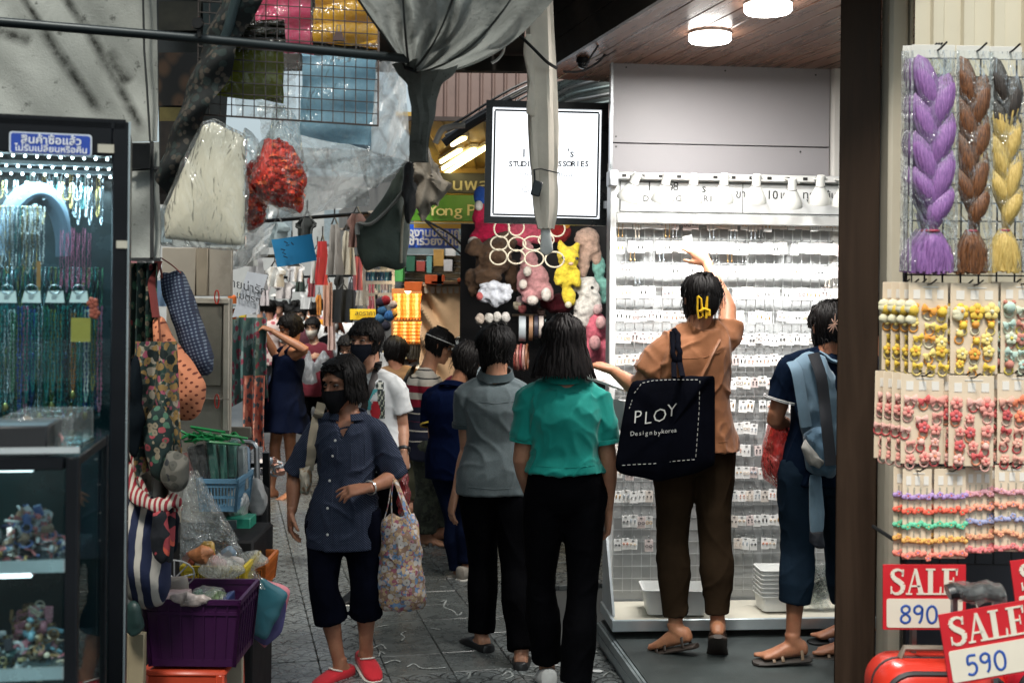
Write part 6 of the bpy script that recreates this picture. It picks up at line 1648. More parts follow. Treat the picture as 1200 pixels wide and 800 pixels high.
CL=floral('green_floral', (.09, .17, .165), [(.35, .1, .14), (.22, .3, .3), (.3, .06, .1)], 9, cover=.5); CO=floral('coral_floral', (.38, .12, .09), [(.1, .14, .16), (.5, .22, .16), (.05, .08, .1)], 12, cover=.6)
hold=thing('floral_cloth', 'green and coral floral garment held up by the woman in the navy dress', 'cloth', at(290, 500, 10.0))
def curtain(px0, px1, y0, y1, d, folds, amp, bot=None, seed=1, n=26, m=12, taper=1.0):
 r=random.Random(seed); ph=r.random()*6; rows=[]
 for j in range(m+1):
  f=j/m; row=[]
  for i in range(n+1):
   u=i/n; x=px0+(px1-px0)*u; xc=(px0+px1)/2; x=xc+(x-xc)*(1+(taper-1)*f)
   yb=y1 if bot is None else y1+bot*sin(u*5+ph)
   p=at(x, y0+(yb-y0)*f, d); row.append(p+Vector((0, amp*sin(u*folds*2*pi+ph+.7*sin(f*3))*(.35+.65*f), 0)))
  rows.append(row)
 b=MB(); b.sheet(rows, .004); return b
curtain(266, 312, 372, 470, 10.0, 3.2, .13, 8, 3, taper=1.05).build('upper_cloth', CL, hold)
curtain(283, 311, 440, 528, 9.9, 2.4, .10, 5, 4).build('lower_cloth', CO, hold)
# ================================================================== the stall on the left
def ppoly(pts, d):return [at(p[0], p[1], d) for p in pts]
def fabric_sheet(fn, n, m, th=.004):
 b=MB(); b.sheet([[fn(i/n, j/m) for i in range(n+1)] for j in range(m+1)], th); return b
def quad_px(c4, d, u, v, dd=(0, 0, 0, 0)):
 """Point inside a four-cornered pixel outline (top left, top right, bottom right, bottom left)."""
 P=[at(c[0], c[1], d+q) for c, q in zip(c4, dd)]
 return P[0].lerp(P[1], u).lerp(P[3].lerp(P[2], u), v)
 # ---- dirty tarpaulin wall at the top left
TARP=grime_tarp('dirty_white_tarp', (.37, .39, .365), (.11, .12, .105), .75, 2.2)
tw=thing('tarpaulin', 'dirty pale tarpaulin screen behind the necklace cabinet, streaked with mould', 'tarpaulin', at(90, 165, 4.3))
b=fabric_sheet(lambda u, v:quad_px([(-60, -40), (184, -40), (185, 166), (-60, 168)], 4.3, u, v)+Vector((0, .012*sin(u*7+v*3)+.006*sin(u*19-v*14), 0)), 50, 40)
def streaked(m, segs, org):
 """Mould in long soft streaks: distance to a few lines on the cloth."""
 nt=m.node_tree; p=[n for n in nt.nodes if n.type=='BSDF_PRINCIPLED'][0]; old=p.inputs['Base Color'].links[0].from_socket
 v=coords(nt); sp=nd(nt, 'SeparateXYZ', {0:v}); X, Z=sp.outputs[0], sp.outputs[2]; nz=noise_(nt, v, 16, 6, .7); tot=None
 for (xa, ya, xb, yb, w) in segs:
  A, B=at(xa, ya, 4.3)-org, at(xb, yb, 4.3)-org; L=(B-A).length; dx, dz=(B.x-A.x)/L, (B.z-A.z)/L; w_=w*4.3/FPX
  rx, rz=math_(nt, 'SUBTRACT', X, A.x), math_(nt, 'SUBTRACT', Z, A.z)
  al=math_(nt, 'DIVIDE', math_(nt, 'ADD', math_(nt, 'MULTIPLY', rx, dx), math_(nt, 'MULTIPLY', rz, dz)), L)
  ds=math_(nt, 'ABSOLUTE', math_(nt, 'SUBTRACT', math_(nt, 'MULTIPLY', rx, dz), math_(nt, 'MULTIPLY', rz, dx)))
  k=math_(nt, 'SUBTRACT', 1.15, math_(nt, 'DIVIDE', ds, w_)); k=math_(nt, 'MINIMUM', math_(nt, 'MAXIMUM', k, 0.0), 1.0)
  en=math_(nt, 'MINIMUM', math_(nt, 'MAXIMUM', math_(nt, 'MULTIPLY', math_(nt, 'MULTIPLY', al, math_(nt, 'SUBTRACT', 1.0, al)), 9.0), 0.0), 1.0)
  k=math_(nt, 'MULTIPLY', k, en); tot=k if tot is None else math_(nt, 'MAXIMUM', tot, k)
 f=math_(nt, 'MULTIPLY', tot, ramp(nt, nz, [(.3, .35), (.62, 1)]))
 nt.links.new(mixc(nt, f, old, (.02, .022, .018)), p.inputs['Base Color'])
streaked(TARP, [(72, -10, 112, 50, 7), (100, 30, 170, 158, 8), (22, -10, 60, 44, 6), (48, 30, 118, 136, 9), (120, 60, 150, 100, 14), (-20, 30, 40, 50, 10)], Vector((0, 0, 0))+tw.location)
tarp_o=b.build('screen', TARP, tw)
b=MB(); b.tube([at(167, -30, 4.27), at(169, 60, 4.26), at(172, 100, 4.26), at(176, 166, 4.26)], .004, 6); b.build('seam', M((.04, .045, .045), .8), tw)
b=fabric_sheet(lambda u, v:quad_px([(148, 167), (187, 166), (188, 304), (148, 305)], 4.25, u, v)+Vector((0, .012*sin(v*8+u*2), 0)), 10, 16); b.build('lower_flap', grime_tarp('lower_tarp', (.36, .38, .36), (.10, .11, .10), .75, 3), tw)
b=MB(); b.beam(at(178, 166, 4.23), at(178, 304, 4.23), .012, .01); b.beam(at(150, 304, 4.23), at(188, 304, 4.23), .012, .012); b.beam(at(150, 199, 4.23), at(188, 197, 4.23), .01, .01); b.build('edge_cord', M((.02, .022, .024), .6), tw)
b=fabric_sheet(lambda u, v:quad_px([(150, 168), (176, 168), (176, 197), (150, 199)], 4.2, u, v), 6, 6); b.build('black_film', M((.01, .011, .012), .15), tw)
GRIMEW=M((.16, .16, .15), .7, var=.3, scale=1.5, bump=.3, dirt=(.05, .05, .045))
b=MB(); b.beam(uw(-4, -2.3, 3), uw(7.3, -2.3, 3), .15, 6.0, up=(0, 0, 1)) if False else b.box(uw(3.4, -2.4, 3), (.15, 9.0, 6), RZ(atan2(-ALLEY.x, ALLEY.y)))
tag(b.build('side_wall', GRIMEW, loc=uw(3.4, -2.4, 0)), 'grimy building wall behind the left-hand stall', 'wall')
# ---- black glass cabinet of necklaces
BEFORE=set(bpy.data.objects)
CB=2.5
cab=thing('display_cabinet', 'tall black framed glass cabinet of necklaces lit by small white lights', 'cabinet', at(40, 800, CB)*1)
L_, R_=at(-160, 345, CB).x, at(149, 345, CB).x; topz=at(75, 142, CB).z; DP=.34
cab.location=((L_+R_)/2, CB+DP/2, 0)
FR=M((.003, .004, .006), .4, spec=.2, name='cabinet_black')
xi=at(131, 345, CB).x; iz=at(75, 183, CB).z
b=MB(); b.box(((xi+R_)/2, CB+.018, topz/2), (R_-xi, .036, topz), ch=.003); b.build('door_stile', FR, cab)
b=MB(); b.box(((L_+xi)/2, CB+.018, (topz+iz)/2), (xi-L_, .036, topz-iz), ch=.003); b.build('door_header', FR, cab)
b=MB(); b.box((R_-.004, CB+DP/2+.02, topz/2), (.008, DP-.04, topz-.01)); b.build('side_panel', FR, cab)
b=MB(); b.box(((L_+R_)/2, CB+DP/2, topz-.006), (R_-L_-.012, DP, .02)); b.build('roof_panel', FR, cab)
b=MB(); b.box(((L_+xi)/2, CB+DP-.01, topz/2), (xi-L_+.02, .02, topz-.04)); b.build('back_panel', M((.012, .022, .026), .25, var=.5, scale=9), cab)
b=MB(); b.box(((L_+xi)/2, CB+.17, .36), (xi-L_, .32, .7)); b.build('base', FR, cab)
b=MB(); b.box((L_+.012, CB+.018, topz/2), (.024, .03, topz-.02)); b.build('left_stile', FR, cab)
for z_px in (338, 463):
 z=at(60, z_px, CB).z; b=MB(); b.box(((L_+xi)/2, CB+.19, z), (xi-L_-.01, .27, .006)); b.build('glass_shelf', glass('shelf_glass', (.75, .93, .93), .1), cab)
b=MB(); b.box(((L_+xi)/2, CB+.012, (iz+.72)/2), (xi-L_-.002, .004, iz-.72)); b.build('glass_pane', glass('door_glass', (.86, .95, .96), .05), cab)
b=MB(); b.box((R_+.0015, CB-.0005, topz/2), (.004, .006, topz)); b.build('edge_trim', M((.35, .4, .42), .25, .8), cab)
LEDM=EM((.85, .95, 1), 30.0)
for row, (yp, dp) in enumerate(((187, .05), (199, .14), (208, .23))):  # one real strip; the other rows are its reflections, built as bulbs
 b=MB(); z=at(60, yp, CB+dp).z
 for k in range(26):b.ell((xi-.012-k*.0232, CB+dp, z), .0021, n=8, m=5)
 b.build('bulb_and_reflection', LEDM, cab)
 b=MB(); b.box(((L_+xi)/2, CB+dp, z+.008), (xi-L_-.01, .016, .008)); b.build('strip_and_reflection', M((.5, .55, .58), .4), cab)
ld=bpy.data.lights.new('cabinet_light', 'AREA'); ld.shape='RECTANGLE'; ld.size=.5; ld.size_y=.15; ld.energy=3.8; ld.color=(.66, .88, 1)
lo=bpy.data.objects.new('cabinet_light', ld); COL.objects.link(lo); lo.parent=cab; lo.location=Vector((xi-.27, CB+.16, iz-.045))-cab.location
st_=thing('thai_sticker', 'blue sticker with white Thai writing on the cabinet header', 'sticker', at(65, 172, CB-.004))
def rrect(w, h, r, n=5):
 out=[]
 for cx_, cy_, a0 in ((w/2-r, h/2-r, 0), (-w/2+r, h/2-r, pi/2), (-w/2+r, -h/2+r, pi), (w/2-r, -h/2+r, 1.5*pi)):
  out+=[(cx_+r*cos(a0+q*pi/2/n), cy_+r*sin(a0+q*pi/2/n)) for q in range(n+1)]
 return out
s_=FPX/CB; P=at(65, 172, CB-.003)
b=MB(); b.prism(rrect(89/s_, 25.5/s_, .006), P, XX, ZZ, .002); b.build('border', M((.55, .6, .66), .35), st_)
b=MB(); b.prism(rrect(85.5/s_, 22/s_, .005), P-Vector((0, .0018, 0)), XX, ZZ, .001); b.build('blue_field', M((.01, .05, .33), .35), st_)
WT=M((.7, .72, .75), .4, var=.02)
lettering('สินค้าซื้อแล้ว', .0225, at(65, 168, CB-.006), XX, ZZ, WT, st_, bold=.0004, sx=1.05, extrude=.0004); lettering('ไม่รับเปลี่ยนหรือคืน', .0185, at(65, 178, CB-.006), XX, ZZ, WT, st_, bold=.0003, extrude=.0004)
for (a, c, e, f, lb) in ((116, 134, 170, 180, 'small cream label on the cabinet header beside the sticker'), (136.5, 149, 282, 291, 'strip of cream tape on the cabinet door edge')):
 slab('paper_label', a, c, e, f, CB-.003, .0012, M((.42, .4, .33), .7), lb, 'label', ch=0)
def necklace(cx, y0, y1, wpx, d, m_, label, group, bead=.0028, pend=None):
 t0=at(cx, y0, d); n=44; P, R=[], []
 hw=wpx/(FPX/d)/2; L=(y1-y0)/(FPX/d)
 for i in range(n*2+1):
  f=i/(n*2); a=(f-.5)*2
  x=hw*(abs(a)**.12*(1 if a>0 else -1)) if abs(a)>.12 else hw*a/.12*.775
  z=-L*(1-abs(a)**2.2) if False else -L*(1-max(0, abs(a)-.06)/.94) if abs(a)>.06 else -L*(1+.02*(1-abs(a)/.06))
  P.append(t0+Vector((x+.0008*rnd.gauss(0, 1), .004*sin(f*20), z))); R.append(bead*(1.0 if i%2 else .35))
 b=MB(); b.tube(P, R, 5)
 if pend is not None:b.ell(t0+Vector((0, -.004, -L*1.02-.008)), (.007, .004, .010), n=8, m=6, mi=1)
 return tag(b.build('bead_necklace', [m_, pend or m_], loc=t0, sharp=70), label, 'necklace', group)
BEADS={n:M(c, .22, mt, var=.25, scale=80) for n, c, mt in (('teal', (.02, .14, .14), 0), ('pearl', (.5, .5, .48), .1), ('silver', (.4, .45, .48), .8), ('gold', (.35, .24, .08), .7), ('green', (.03, .12, .06), 0), ('pink', (.4, .12, .2), 0), ('amber', (.25, .09, .02), 0), ('blue', (.03, .06, .2), 0), ('olive', (.16, .15, .04), 0), ('black', (.01, .01, .012), 0))}
ORD=['first', 'second', 'third', 'fourth', 'fifth', 'sixth', 'seventh', 'eighth', 'ninth', 'tenth', 'eleventh', 'twelfth', 'thirteenth', 'fourteenth', 'fifteenth', 'sixteenth', 'seventeenth', 'eighteenth', 'nineteenth', 'twentieth']+['twenty-'+q for q in ('first', 'second', 'third', 'fourth', 'fifth', 'sixth', 'seventh', 'eighth', 'ninth')]+['thirtieth']+['thirty-'+q for q in ('first', 'second', 'third', 'fourth', 'fifth', 'sixth', 'seventh', 'eighth', 'ninth')]+['fortieth']
k=0
for x in np.arange(3, 76, 3.6):
 c=['pearl', 'silver', 'gold', 'silver', 'pearl', 'teal', 'silver', 'gold'][k%8]; k+=1
 necklace(x, 244, 310+5*(k%3), 5, CB+.12, BEADS[c], '%s bead necklace, %s from the left under the bust'%(c, ORD[k-1]), 'upper necklaces in the cabinet', .0019)
k=0
for x in np.arange(2, 154, 3.9):
 c=['teal', 'black', 'green', 'teal', 'silver', 'teal', 'black', 'olive', 'green'][k%9]; k+=1
 necklace(x, 314, 350+9*(k%2), 5, CB+.2, BEADS[c], 'dark short %s strand, %s in the row above the price cards'%(c, ORD[k-1]), 'short dark strands in the cabinet', .0022)
k=0
for x in np.arange(2, 142, 3.6):
 c=['teal', 'green', 'teal', 'olive', 'teal', 'gold', 'black', 'teal', 'amber', 'silver', 'teal', 'green', 'pearl', 'blue', 'olive', 'teal', 'pink', 'teal', 'blue', 'silver', 'teal'][k%21]; k+=1
 necklace(x, 366-4*(k%3), 455+12*(k%3), 4, CB+.1+.03*(k%2), BEADS[c], 'long %s bead strand, %s hanging from the left in the cabinet'%(c, ORD[k-1]), 'long strands in the cabinet', .0026, BEADS['gold'] if k%5==0 else None)
k=0
for x in np.arange(78, 158, 4.2):
 k+=1; c=['silver', 'teal', 'pearl', 'silver', 'black', 'gold', 'silver'][k%7]
 necklace(x, 206+4*(k%2), 246+9*(k%3), 3, CB+.24, BEADS[c], 'hanging %s strand, %s behind the pale bust'%(c, ORD[k-1]), 'strands behind the bust', .0017)
k=0
for x in np.arange(0, 154, 3.95):
 k+=1; c=['teal', 'silver', 'blue', 'silver', 'olive', 'teal', 'silver', 'green', 'pearl'][k%9]
 necklace(x, 400+6*(k%3), 478+7*(k%2), 3, CB+.2, BEADS[c], 'low %s strand, %s of the back row in the cabinet'%(c, ORD[k-1]), 'back row strands in the cabinet', .0024)
k=0
for x in range(98, 128, 3):
 k+=1; necklace(x, 268+3*(k%4), 330+6*(k%3), 2.5, CB+.11+.02*(k%2), BEADS['pink'], 'thin pink seed bead strand, %s of the pink bunch'%ORD[k-1], 'pink bunch in the cabinet', .0012)
for k, x in enumerate((60, 66, 72, 78)):
 necklace(x, 248, 276, 5, CB+.16, BEADS['pearl'], 'short pearl cluster, %s inside the bust'%ORD[k], 'pearl clusters on the bust', .0026)
for k, x in enumerate((8, 22, 34, 46, 58, 70, 82, 94, 106, 118)):
 necklace(x, 214+(k%3), 236, 9, CB+.15, BEADS[['silver', 'pearl', 'gold'][k%3]], 'sparkling %s chain, %s under the cabinet lights'%(['silver', 'pearl', 'gold'][k%3], ORD[k]), 'chains under the lights', .002)
bust=thing('necklace_bust', 'pale blue neck-shaped bust standing in the cabinet', 'bust', at(75, 305, CB+.2))
b=MB(); rows=[]
for j in range(13):
 f=j/12; row=[]
 for i in range(21):
  a=(i/20-.5)*2; x=75+a*(26+14*f**1.3); y=221+84*f+6*abs(a)
  cut=1-math.exp(-((a)/(.18+.62*f))**4)
  row.append(at(x, y if f<.2 else y, CB+.2-.05*(1-a*a)*(1 if f<.1 else 1)))
 rows.append(row)
def arch(u, v):
 a=pi*u; ro=1.0; w_=9+7*sin(a); xo=78-40*cos(a); yo=300-82*sin(a)**.7
 xi_=78-26*cos(a); yi=302-62*sin(a)**1.1
 return at(xo+(xi_-xo)*v, yo+(yi-yo)*v, CB+.21-.04*sin(pi*v)-.03*sin(a))
b=fabric_sheet(arch, 30, 8, .006); b.build('collar_form', M((.06, .09, .12), .6, var=.08), bust)
for k, x in enumerate((27, 53, 78, 104)):
 pc=thing('price_card', 'white price card with a ring, %s from the left in the cabinet'%ORD[k], 'price card', at(x, 354, CB+.05), 'price cards in the cabinet')
 b=MB(); b.prism([(-.019, -.013), (.019, -.014), (.016, .011), (-.014, .011)], at(x, 347, CB+.05), (1, 0, .02), (0, .2, 1), .0015); b.build('card', WHITE, pc)
 b=MB(); b.tube([at(x, 339, CB+.05)+Vector((.012*cos(a), 0, .009*sin(a))) for a in [i*2*pi/16 for i in range(16)]], .0012, 5, closed=True); b.build('ring', BEADS['silver'], pc)
 b=MB();
 for q in range(3):b.beam(at(x-4, 345+2.2*q, CB+.0475), at(x+3-q, 345+2.2*q, CB+.0475), .0012, .0006)
 b.build('pen_mark', M((.05, .06, .12), .6), pc)
for (a, c, e, f, cc, lb) in ((97, 118, 372, 400, (.5, .36, .06), 'small yellow card among the cabinet strands'), (60, 64, 307, 345, (.45, .2, .06), 'narrow orange stick hanging in the cabinet')):
 slab('coloured_card', a, c, e, f, CB+.06, .002, M(cc, .5), lb, 'card', ch=0)
for k, (x, y) in enumerate(((119, 355), (121, 367))):
 t=at(x, y, CB+.05); b=MB(); flower(b, t, .012, 0, 0); tag(b.build('felt_flower', M((.55, .1, .06), .8), loc=t), 'coral felt flower, %s of two in the cabinet'%['upper', 'lower'][k], 'ornament')
def swing(before, pivot, a):
 """Turn everything made since `before` about an upright axis."""
 Rm=RZ(a)
 for o in set(bpy.data.objects)-before:
  if o.parent is None:o.location=pivot+Rm@(o.location-pivot); o.rotation_euler=(o.rotation_euler[0], o.rotation_euler[1], o.rotation_euler[2]+a)
swing(BEFORE, Vector((R_, CB, 0)), radians(16.5)); BEFORE=set(bpy.data.objects)
# ---- glass counter case in front
CD=1.95
def heap(name, label, px0, px1, y0, y1, d, dep, n, cols, seed, s0=.008, cat='trinkets'):
 r=random.Random(seed); b=MB(); ms=[M(c, .3, var=.2, scale=50) for c in cols]
 for q in range(n):
  u=r.random(); hgt=sin(pi*(.1+.8*u)); y=y1-(y1-y0)*hgt*r.random()**.7; p=at(px0+(px1-px0)*u, y, d+dep*(r.random()-.5)); s_=s0*r.uniform(.5, 1.4); mi=r.randrange(len(cols)); k=r.randrange(4)
  R=RX(r.random()*6)@RZ(r.random()*6)
  if k==0:b.box(p, (s_*2, s_*1.2, s_*.7), R, mi, ch=.0006)
  elif k==1:b.ell(p, (s_, s_*.7, s_), R, 7, 5, mi)
  elif k==2:b.lathe([(s_, -.001), (s_*1.2, 0), (s_, .001), (s_*.8, 0)], p, R, 10, mi, caps=False)
  else :b.tube([p+R@Vector((-s_*1.6, 0, 0)), p+R@Vector((0, s_*.4, 0)), p+R@Vector((s_*1.6, 0, s_*.3))], s_*.3, 5, mi)
 o=b.build(name, ms, loc=at((px0+px1)/2, y1, d)); tag(o, label, cat); o['kind']='stuff'; return o
case=thing('glass_case', 'black framed glass counter case full of trinkets in the left corner', 'display case', (at(20, 345, CD).x, CD+.15, 0))
xr=at(97, 345, CD).x; xl=at(-140, 345, CD).x; zt_=at(50, 541, CD).z; DD=.30
def bar(a, c, w_=.018, h_=.018, name='frame_bar', mat_=None):
 b=MB(); b.beam(a, c, w_, h_, ch=.002); return b.build(name, mat_ or FR, case)
bar((xr-.012, CD, .0), (xr-.012, CD, zt_+.01), .024, .02); bar((xl, CD, zt_), (xr-.025, CD, zt_), .02, .022)
bar((xr-.01, CD+DD, .0), (xr-.01, CD+DD, zt_+.01), .012, .014); bar((xr-.012, CD+.012, zt_), (xr-.012, CD+DD-.008, zt_), .014, .018); bar((xl, CD+DD, zt_), (xr-.02, CD+DD, zt_), .014, .014)
bar((xl, CD+.1, zt_+.018), (xr-.0, CD+.1, zt_+.018), .004, .3, 'glass_top', glass('case_glass', (.8, .93, .95), .12)) if False else None
b=MB(); b.box(((xl+xr)/2, CD+DD/2, zt_+.016), (xr-xl, DD+.02, .006)); b.build('glass_top', glass('case_top_glass', (.82, .93, .95), .12), case)
b=MB(); b.box(((xl+xr)/2, CD-.012, zt_+.022), (xr-xl, .004, .01)); b.build('bright_edge', M((.6, .66, .68), .15, .6), case)
CGL=glass('case_side_glass', (.86, .95, .96), .0)
b=MB(); b.box(((xl+xr)/2-.012, CD+.004, zt_/2), (xr-xl-.03, .003, zt_-.02)); b.build('front_glass', CGL, case)
b=MB(); b.box((xr-.01, CD+DD/2, zt_/2), (.003, DD-.03, zt_-.02)); b.build('side_glass', CGL, case)
for yp in (667, 793):
 z=at(50, yp, CD).z; b=MB(); b.box(((xl+xr)/2-.008, CD+DD/2, z), (xr-xl-.035, DD-.03, .008)); b.build('shelf', M((.07, .10, .11), .15), case)
 b=MB(); b.box(((xl+xr)/2-.008, CD+.017, z+.004), (xr-xl-.035, .006, .02)); b.build('shelf_lip', M((.5, .55, .58), .25, .5), case)
b=MB(); b.box(((xl+xr)/2, CD+DD-.004, zt_/2), (xr-xl-.04, .006, zt_-.03)); b.build('back_panel', M((.004, .02, .022), .3, var=.5, scale=6), case)
b=MB(); b.box(((xl+xr)/2, CD+DD/2, .3), (xr-xl-.05, DD-.05, .58)); b.build('base_box', FR, case)
for (yp, k) in ((560, 0), (690, 1)):
 b=MB(); z=at(40, yp, CD).z; b.box((at(4, 345, CD).x, CD+.12, z), (.06, .012, .008)); b.build('tube_light', EM((.85, .97, 1), 1.6), case)
MIX=[(.5, .52, .55), (.05, .05, .06), (.45, .3, .1), (.1, .25, .4), (.5, .12, .12), (.35, .36, .38), (.55, .5, .4), (.03, .03, .035)]
heap('trinket_pile', 'heap of bright trinkets on the upper shelf of the glass case', -60, 36, 630, 664, CD+.14, .24, 420, MIX, 1)
heap('clip_pile', 'pile of white and coloured hair clips on the upper case shelf', 33, 86, 590, 662, CD+.16, .18, 320, [(.6, .6, .6), (.5, .5, .52), (.3, .2, .14), (.1, .15, .35), (.5, .15, .15)], 2)
heap('jewel_pile', 'heap of dark glittering jewellery on the lower case shelf', -60, 40, 725, 790, CD+.14, .24, 440, [(.3, .36, .38), (.03, .08, .08), (.4, .42, .44), (.02, .02, .03), (.3, .25, .12)], 3)
heap('clip_pile', 'pile of brown and pale hair claws on the lower case shelf', 34, 86, 705, 788, CD+.16, .18, 320, [(.3, .18, .08), (.5, .42, .32), (.1, .06, .03), (.5, .2, .25), (.2, .4, .5)], 4)
t=at(20, 540, CD+.06);
for (pa, pb, ya, yb, d, cc, lb) in ((-40, 57, 497, 537, CD-.0, (.006, .007, .009), 'black box lying on top of the glass case'), (34, 52, 614, 660, CD+.1, (.01, .01, .012), 'small black box on the upper case shelf'), (38, 58, 742, 790, CD+.1, (.01, .01, .012), 'small black box on the lower case shelf')):
 slab('black_box', pa, pb, ya, yb, d, .12, M(cc, .5), lb, 'box', ch=.003)
tb=thing('clear_box', 'clear plastic box of small trinkets on the glass case', 'box', at(55, 528, CD+.13))
p0, p1=at(10, 488, CD+.06), at(94, 528, CD+.06); b=MB(); b.box(((p0.x+p1.x)/2, CD+.16, (p0.z+p1.z)/2), (p1.x-p0.x, .2, p0.z-p1.z), ch=.004); b.build('box_shell', film('box_film', body=.06, rough=.08, crinkle=8), tb)
heap('bead_pile', 'brownish beads heaped inside the clear plastic box', 14, 90, 488, 526, CD+.16, .15, 150, [(.35, .26, .2), (.5, .45, .4), (.2, .12, .1), (.3, .3, .34), (.45, .2, .2)], 6, .007)
b=pouch([(-50, 570), (10, 562), (24, 590), (28, 625), (10, 640), (-50, 640)], CD+.2, .08, amp=.008, freq=16); tag(b.build('grey_pouch', M((.22, .27, .27), .5), loc=at(0, 640, CD+.2)), 'greyish green plastic pouch in the upper case', 'pouch')
swing(BEFORE, Vector((xr, CD, 0)), radians(10))
# ---- hanging bags and cloths
GING=None
def gingham():
 m, nt, out=new_mat('gingham'); v=coords(nt, rot=(0, .28, 0)); sp=nd(nt, 'SeparateXYZ', {0:v})
 fx=math_(nt, 'LESS_THAN', math_(nt, 'FRACT', math_(nt, 'DIVIDE', sp.outputs[0], .0125)), .42); fz=math_(nt, 'LESS_THAN', math_(nt, 'FRACT', math_(nt, 'DIVIDE', sp.outputs[2], .0125)), .42)
 s2=math_(nt, 'MULTIPLY', math_(nt, 'ADD', fx, fz), .5)
 c=ramp(nt, s2, [(0, (.008, .014, .04)), (.5, (.02, .035, .075)), (1, (.16, .2, .26))])
 return finish(m, nt, out, c, .8, 0, noise_(nt, v, 40, 3), .004, .4)
hb=thing('cloth_bag', 'navy and white checked quilted bag hanging on the left stall', 'bag', at(215, 440, 4.4))
pouch([(188, 322), (214, 318), (224, 345), (238, 385), (250, 420), (250, 436), (242, 444), (230, 440), (218, 415), (204, 375), (193, 345)], 4.4, .16, amp=.006, freq=14, seed=3).build('bag_body', gingham(), hb)
band_path(smooth_path([at(190, 326, 4.36), at(188, 314, 4.36), at(184, 303, 4.4)]), .02, .005, fabric((.16, .03, .02)), 'strap', hb); band_path(smooth_path([at(212, 320, 4.36), at(202, 311, 4.36), at(190, 303, 4.4)]), .02, .005, fabric((.16, .03, .02)), 'strap', hb)
ob=thing('cloth_bag', 'orange slouchy bag with dark dots hanging below the checked one', 'bag', at(210, 490, 4.25))
pouch([(178, 372), (190, 367), (196, 385), (210, 408), (228, 430), (238, 450), (240, 470), (236, 485), (226, 493), (212, 492), (202, 484), (192, 455), (186, 415), (181, 390)], 4.25, .17, amp=.008, freq=9, seed=6, rows=11).build('bag_body', dotcloth('orange_dotted_cotton', (.50, .19, .10), (.12, .025, .015), 48.0), ob)
band_path(smooth_path([at(183, 372, 4.22), at(180, 350, 4.25), at(178, 330, 4.28), at(186, 305, 4.35)]), .028, .006, fabric((.12, .02, .018)), 'strap', ob); b=MB(); b.tube([at(186+1.5*q, 372+19*q+1.2*q*q, 4.25-.085) for q in range(7)], .004, 6); b.build('zip', M((.2, .06, .03), .5), ob)
LOOSE=[('floral_scarf', 'cream floral scarf hanging beside the cabinet', 158, 206, 400, 556, 4.0, 2, .035, floral('cream_floral', (.06, .075, .065), [(.30, .27, .2), (.015, .03, .028), (.32, .08, .12), (.28, .25, .2), (.02, .05, .04), (.25, .16, .06), (.012, .02, .02)], 26, cover=.6), 1.25, 7), ('dark_floral_dress', 'dark green floral dress hanging behind the cream scarf', 147, 186, 308, 548, 4.3, 3.5, .06, floral('dark_floral', (.012, .025, .024), [(.25, .05, .06), (.05, .12, .08), (.2, .17, .12)], 22, cover=.5), 1.0, 8), ('black_shawl', 'black shawl hanging at the edge of the cabinet', 147, 170, 420, 552, 4.2, 2, .04, fabric((.008, .012, .016), .8), 1.1, 9), ('pale_shawl', 'pale mottled shawl bunched under the floral scarf', 160, 212, 515, 585, 4.1, 2.5, .05, floral('mottled', (.3, .29, .26), [(.08, .09, .1), (.2, .2, .18)], 10), .9, 10), ('dark_cloth', 'dark cloth with a coral flower hanging over the striped sack', 172, 206, 590, 650, 4.02, 1.5, .03, floral('coral_on_black', (.01, .012, .016), [(.5, .09, .06), (.3, .05, .06)], 12, cover=.55), .8, 11)]
for nm, lb, a, c, e, f, d, fo, am, mt, tp_, sd in LOOSE:
 o=curtain(a, c, e, f, d, fo, am, 8, sd, taper=tp_).build(nm, mt, loc=at((a+c)/2, f, d)); tag(o, lb, 'cloth')
sk=pouch([(146, 585), (170, 578), (192, 592), (199, 640), (198, 690), (190, 708), (172, 712), (152, 700), (142, 660)], 4.05, .22, n=64, amp=.012, freq=6, seed=12, rows=11)
tag(sk.build('striped_sack', stripes('navy_white_stripes', 0, .046, .42, (.012, .018, .05), (.42, .4, .36), dist=.02), loc=at(170, 712, 4.05)), 'navy and white striped cloth sack hanging beside the cabinet', 'sack')
b=MB(); P=smooth_path([at(146, 545, 4.0), at(155, 572, 3.95), at(170, 588, 3.93), at(190, 592, 3.95), at(204, 586, 4.0), at(207, 595, 4.02)]); b.tube(P, [.026+.006*sin(i) for i in range(len(P))], 12, flat=.7)
tag(b.build('striped_scarf', stripes('red_white_stripes', 0, .016, .5, (.22, .02, .03), (.42, .38, .32), dist=.02), loc=at(175, 595, 4.0)), 'red and white striped scarf knotted round the hanging cloths', 'scarf')
b=MB(); P=smooth_path([at(147, 450, 4.1), at(150, 500, 4.05), at(158, 545, 4.0), at(172, 580, 3.96)]); b.tube(P, .022, 8, flat=.4); tag(b.build('striped_scarf', bpy.data.materials['red_white_stripes'], loc=at(150, 580, 4.05)), 'narrow red and white striped sash hanging by the cabinet edge', 'sash')
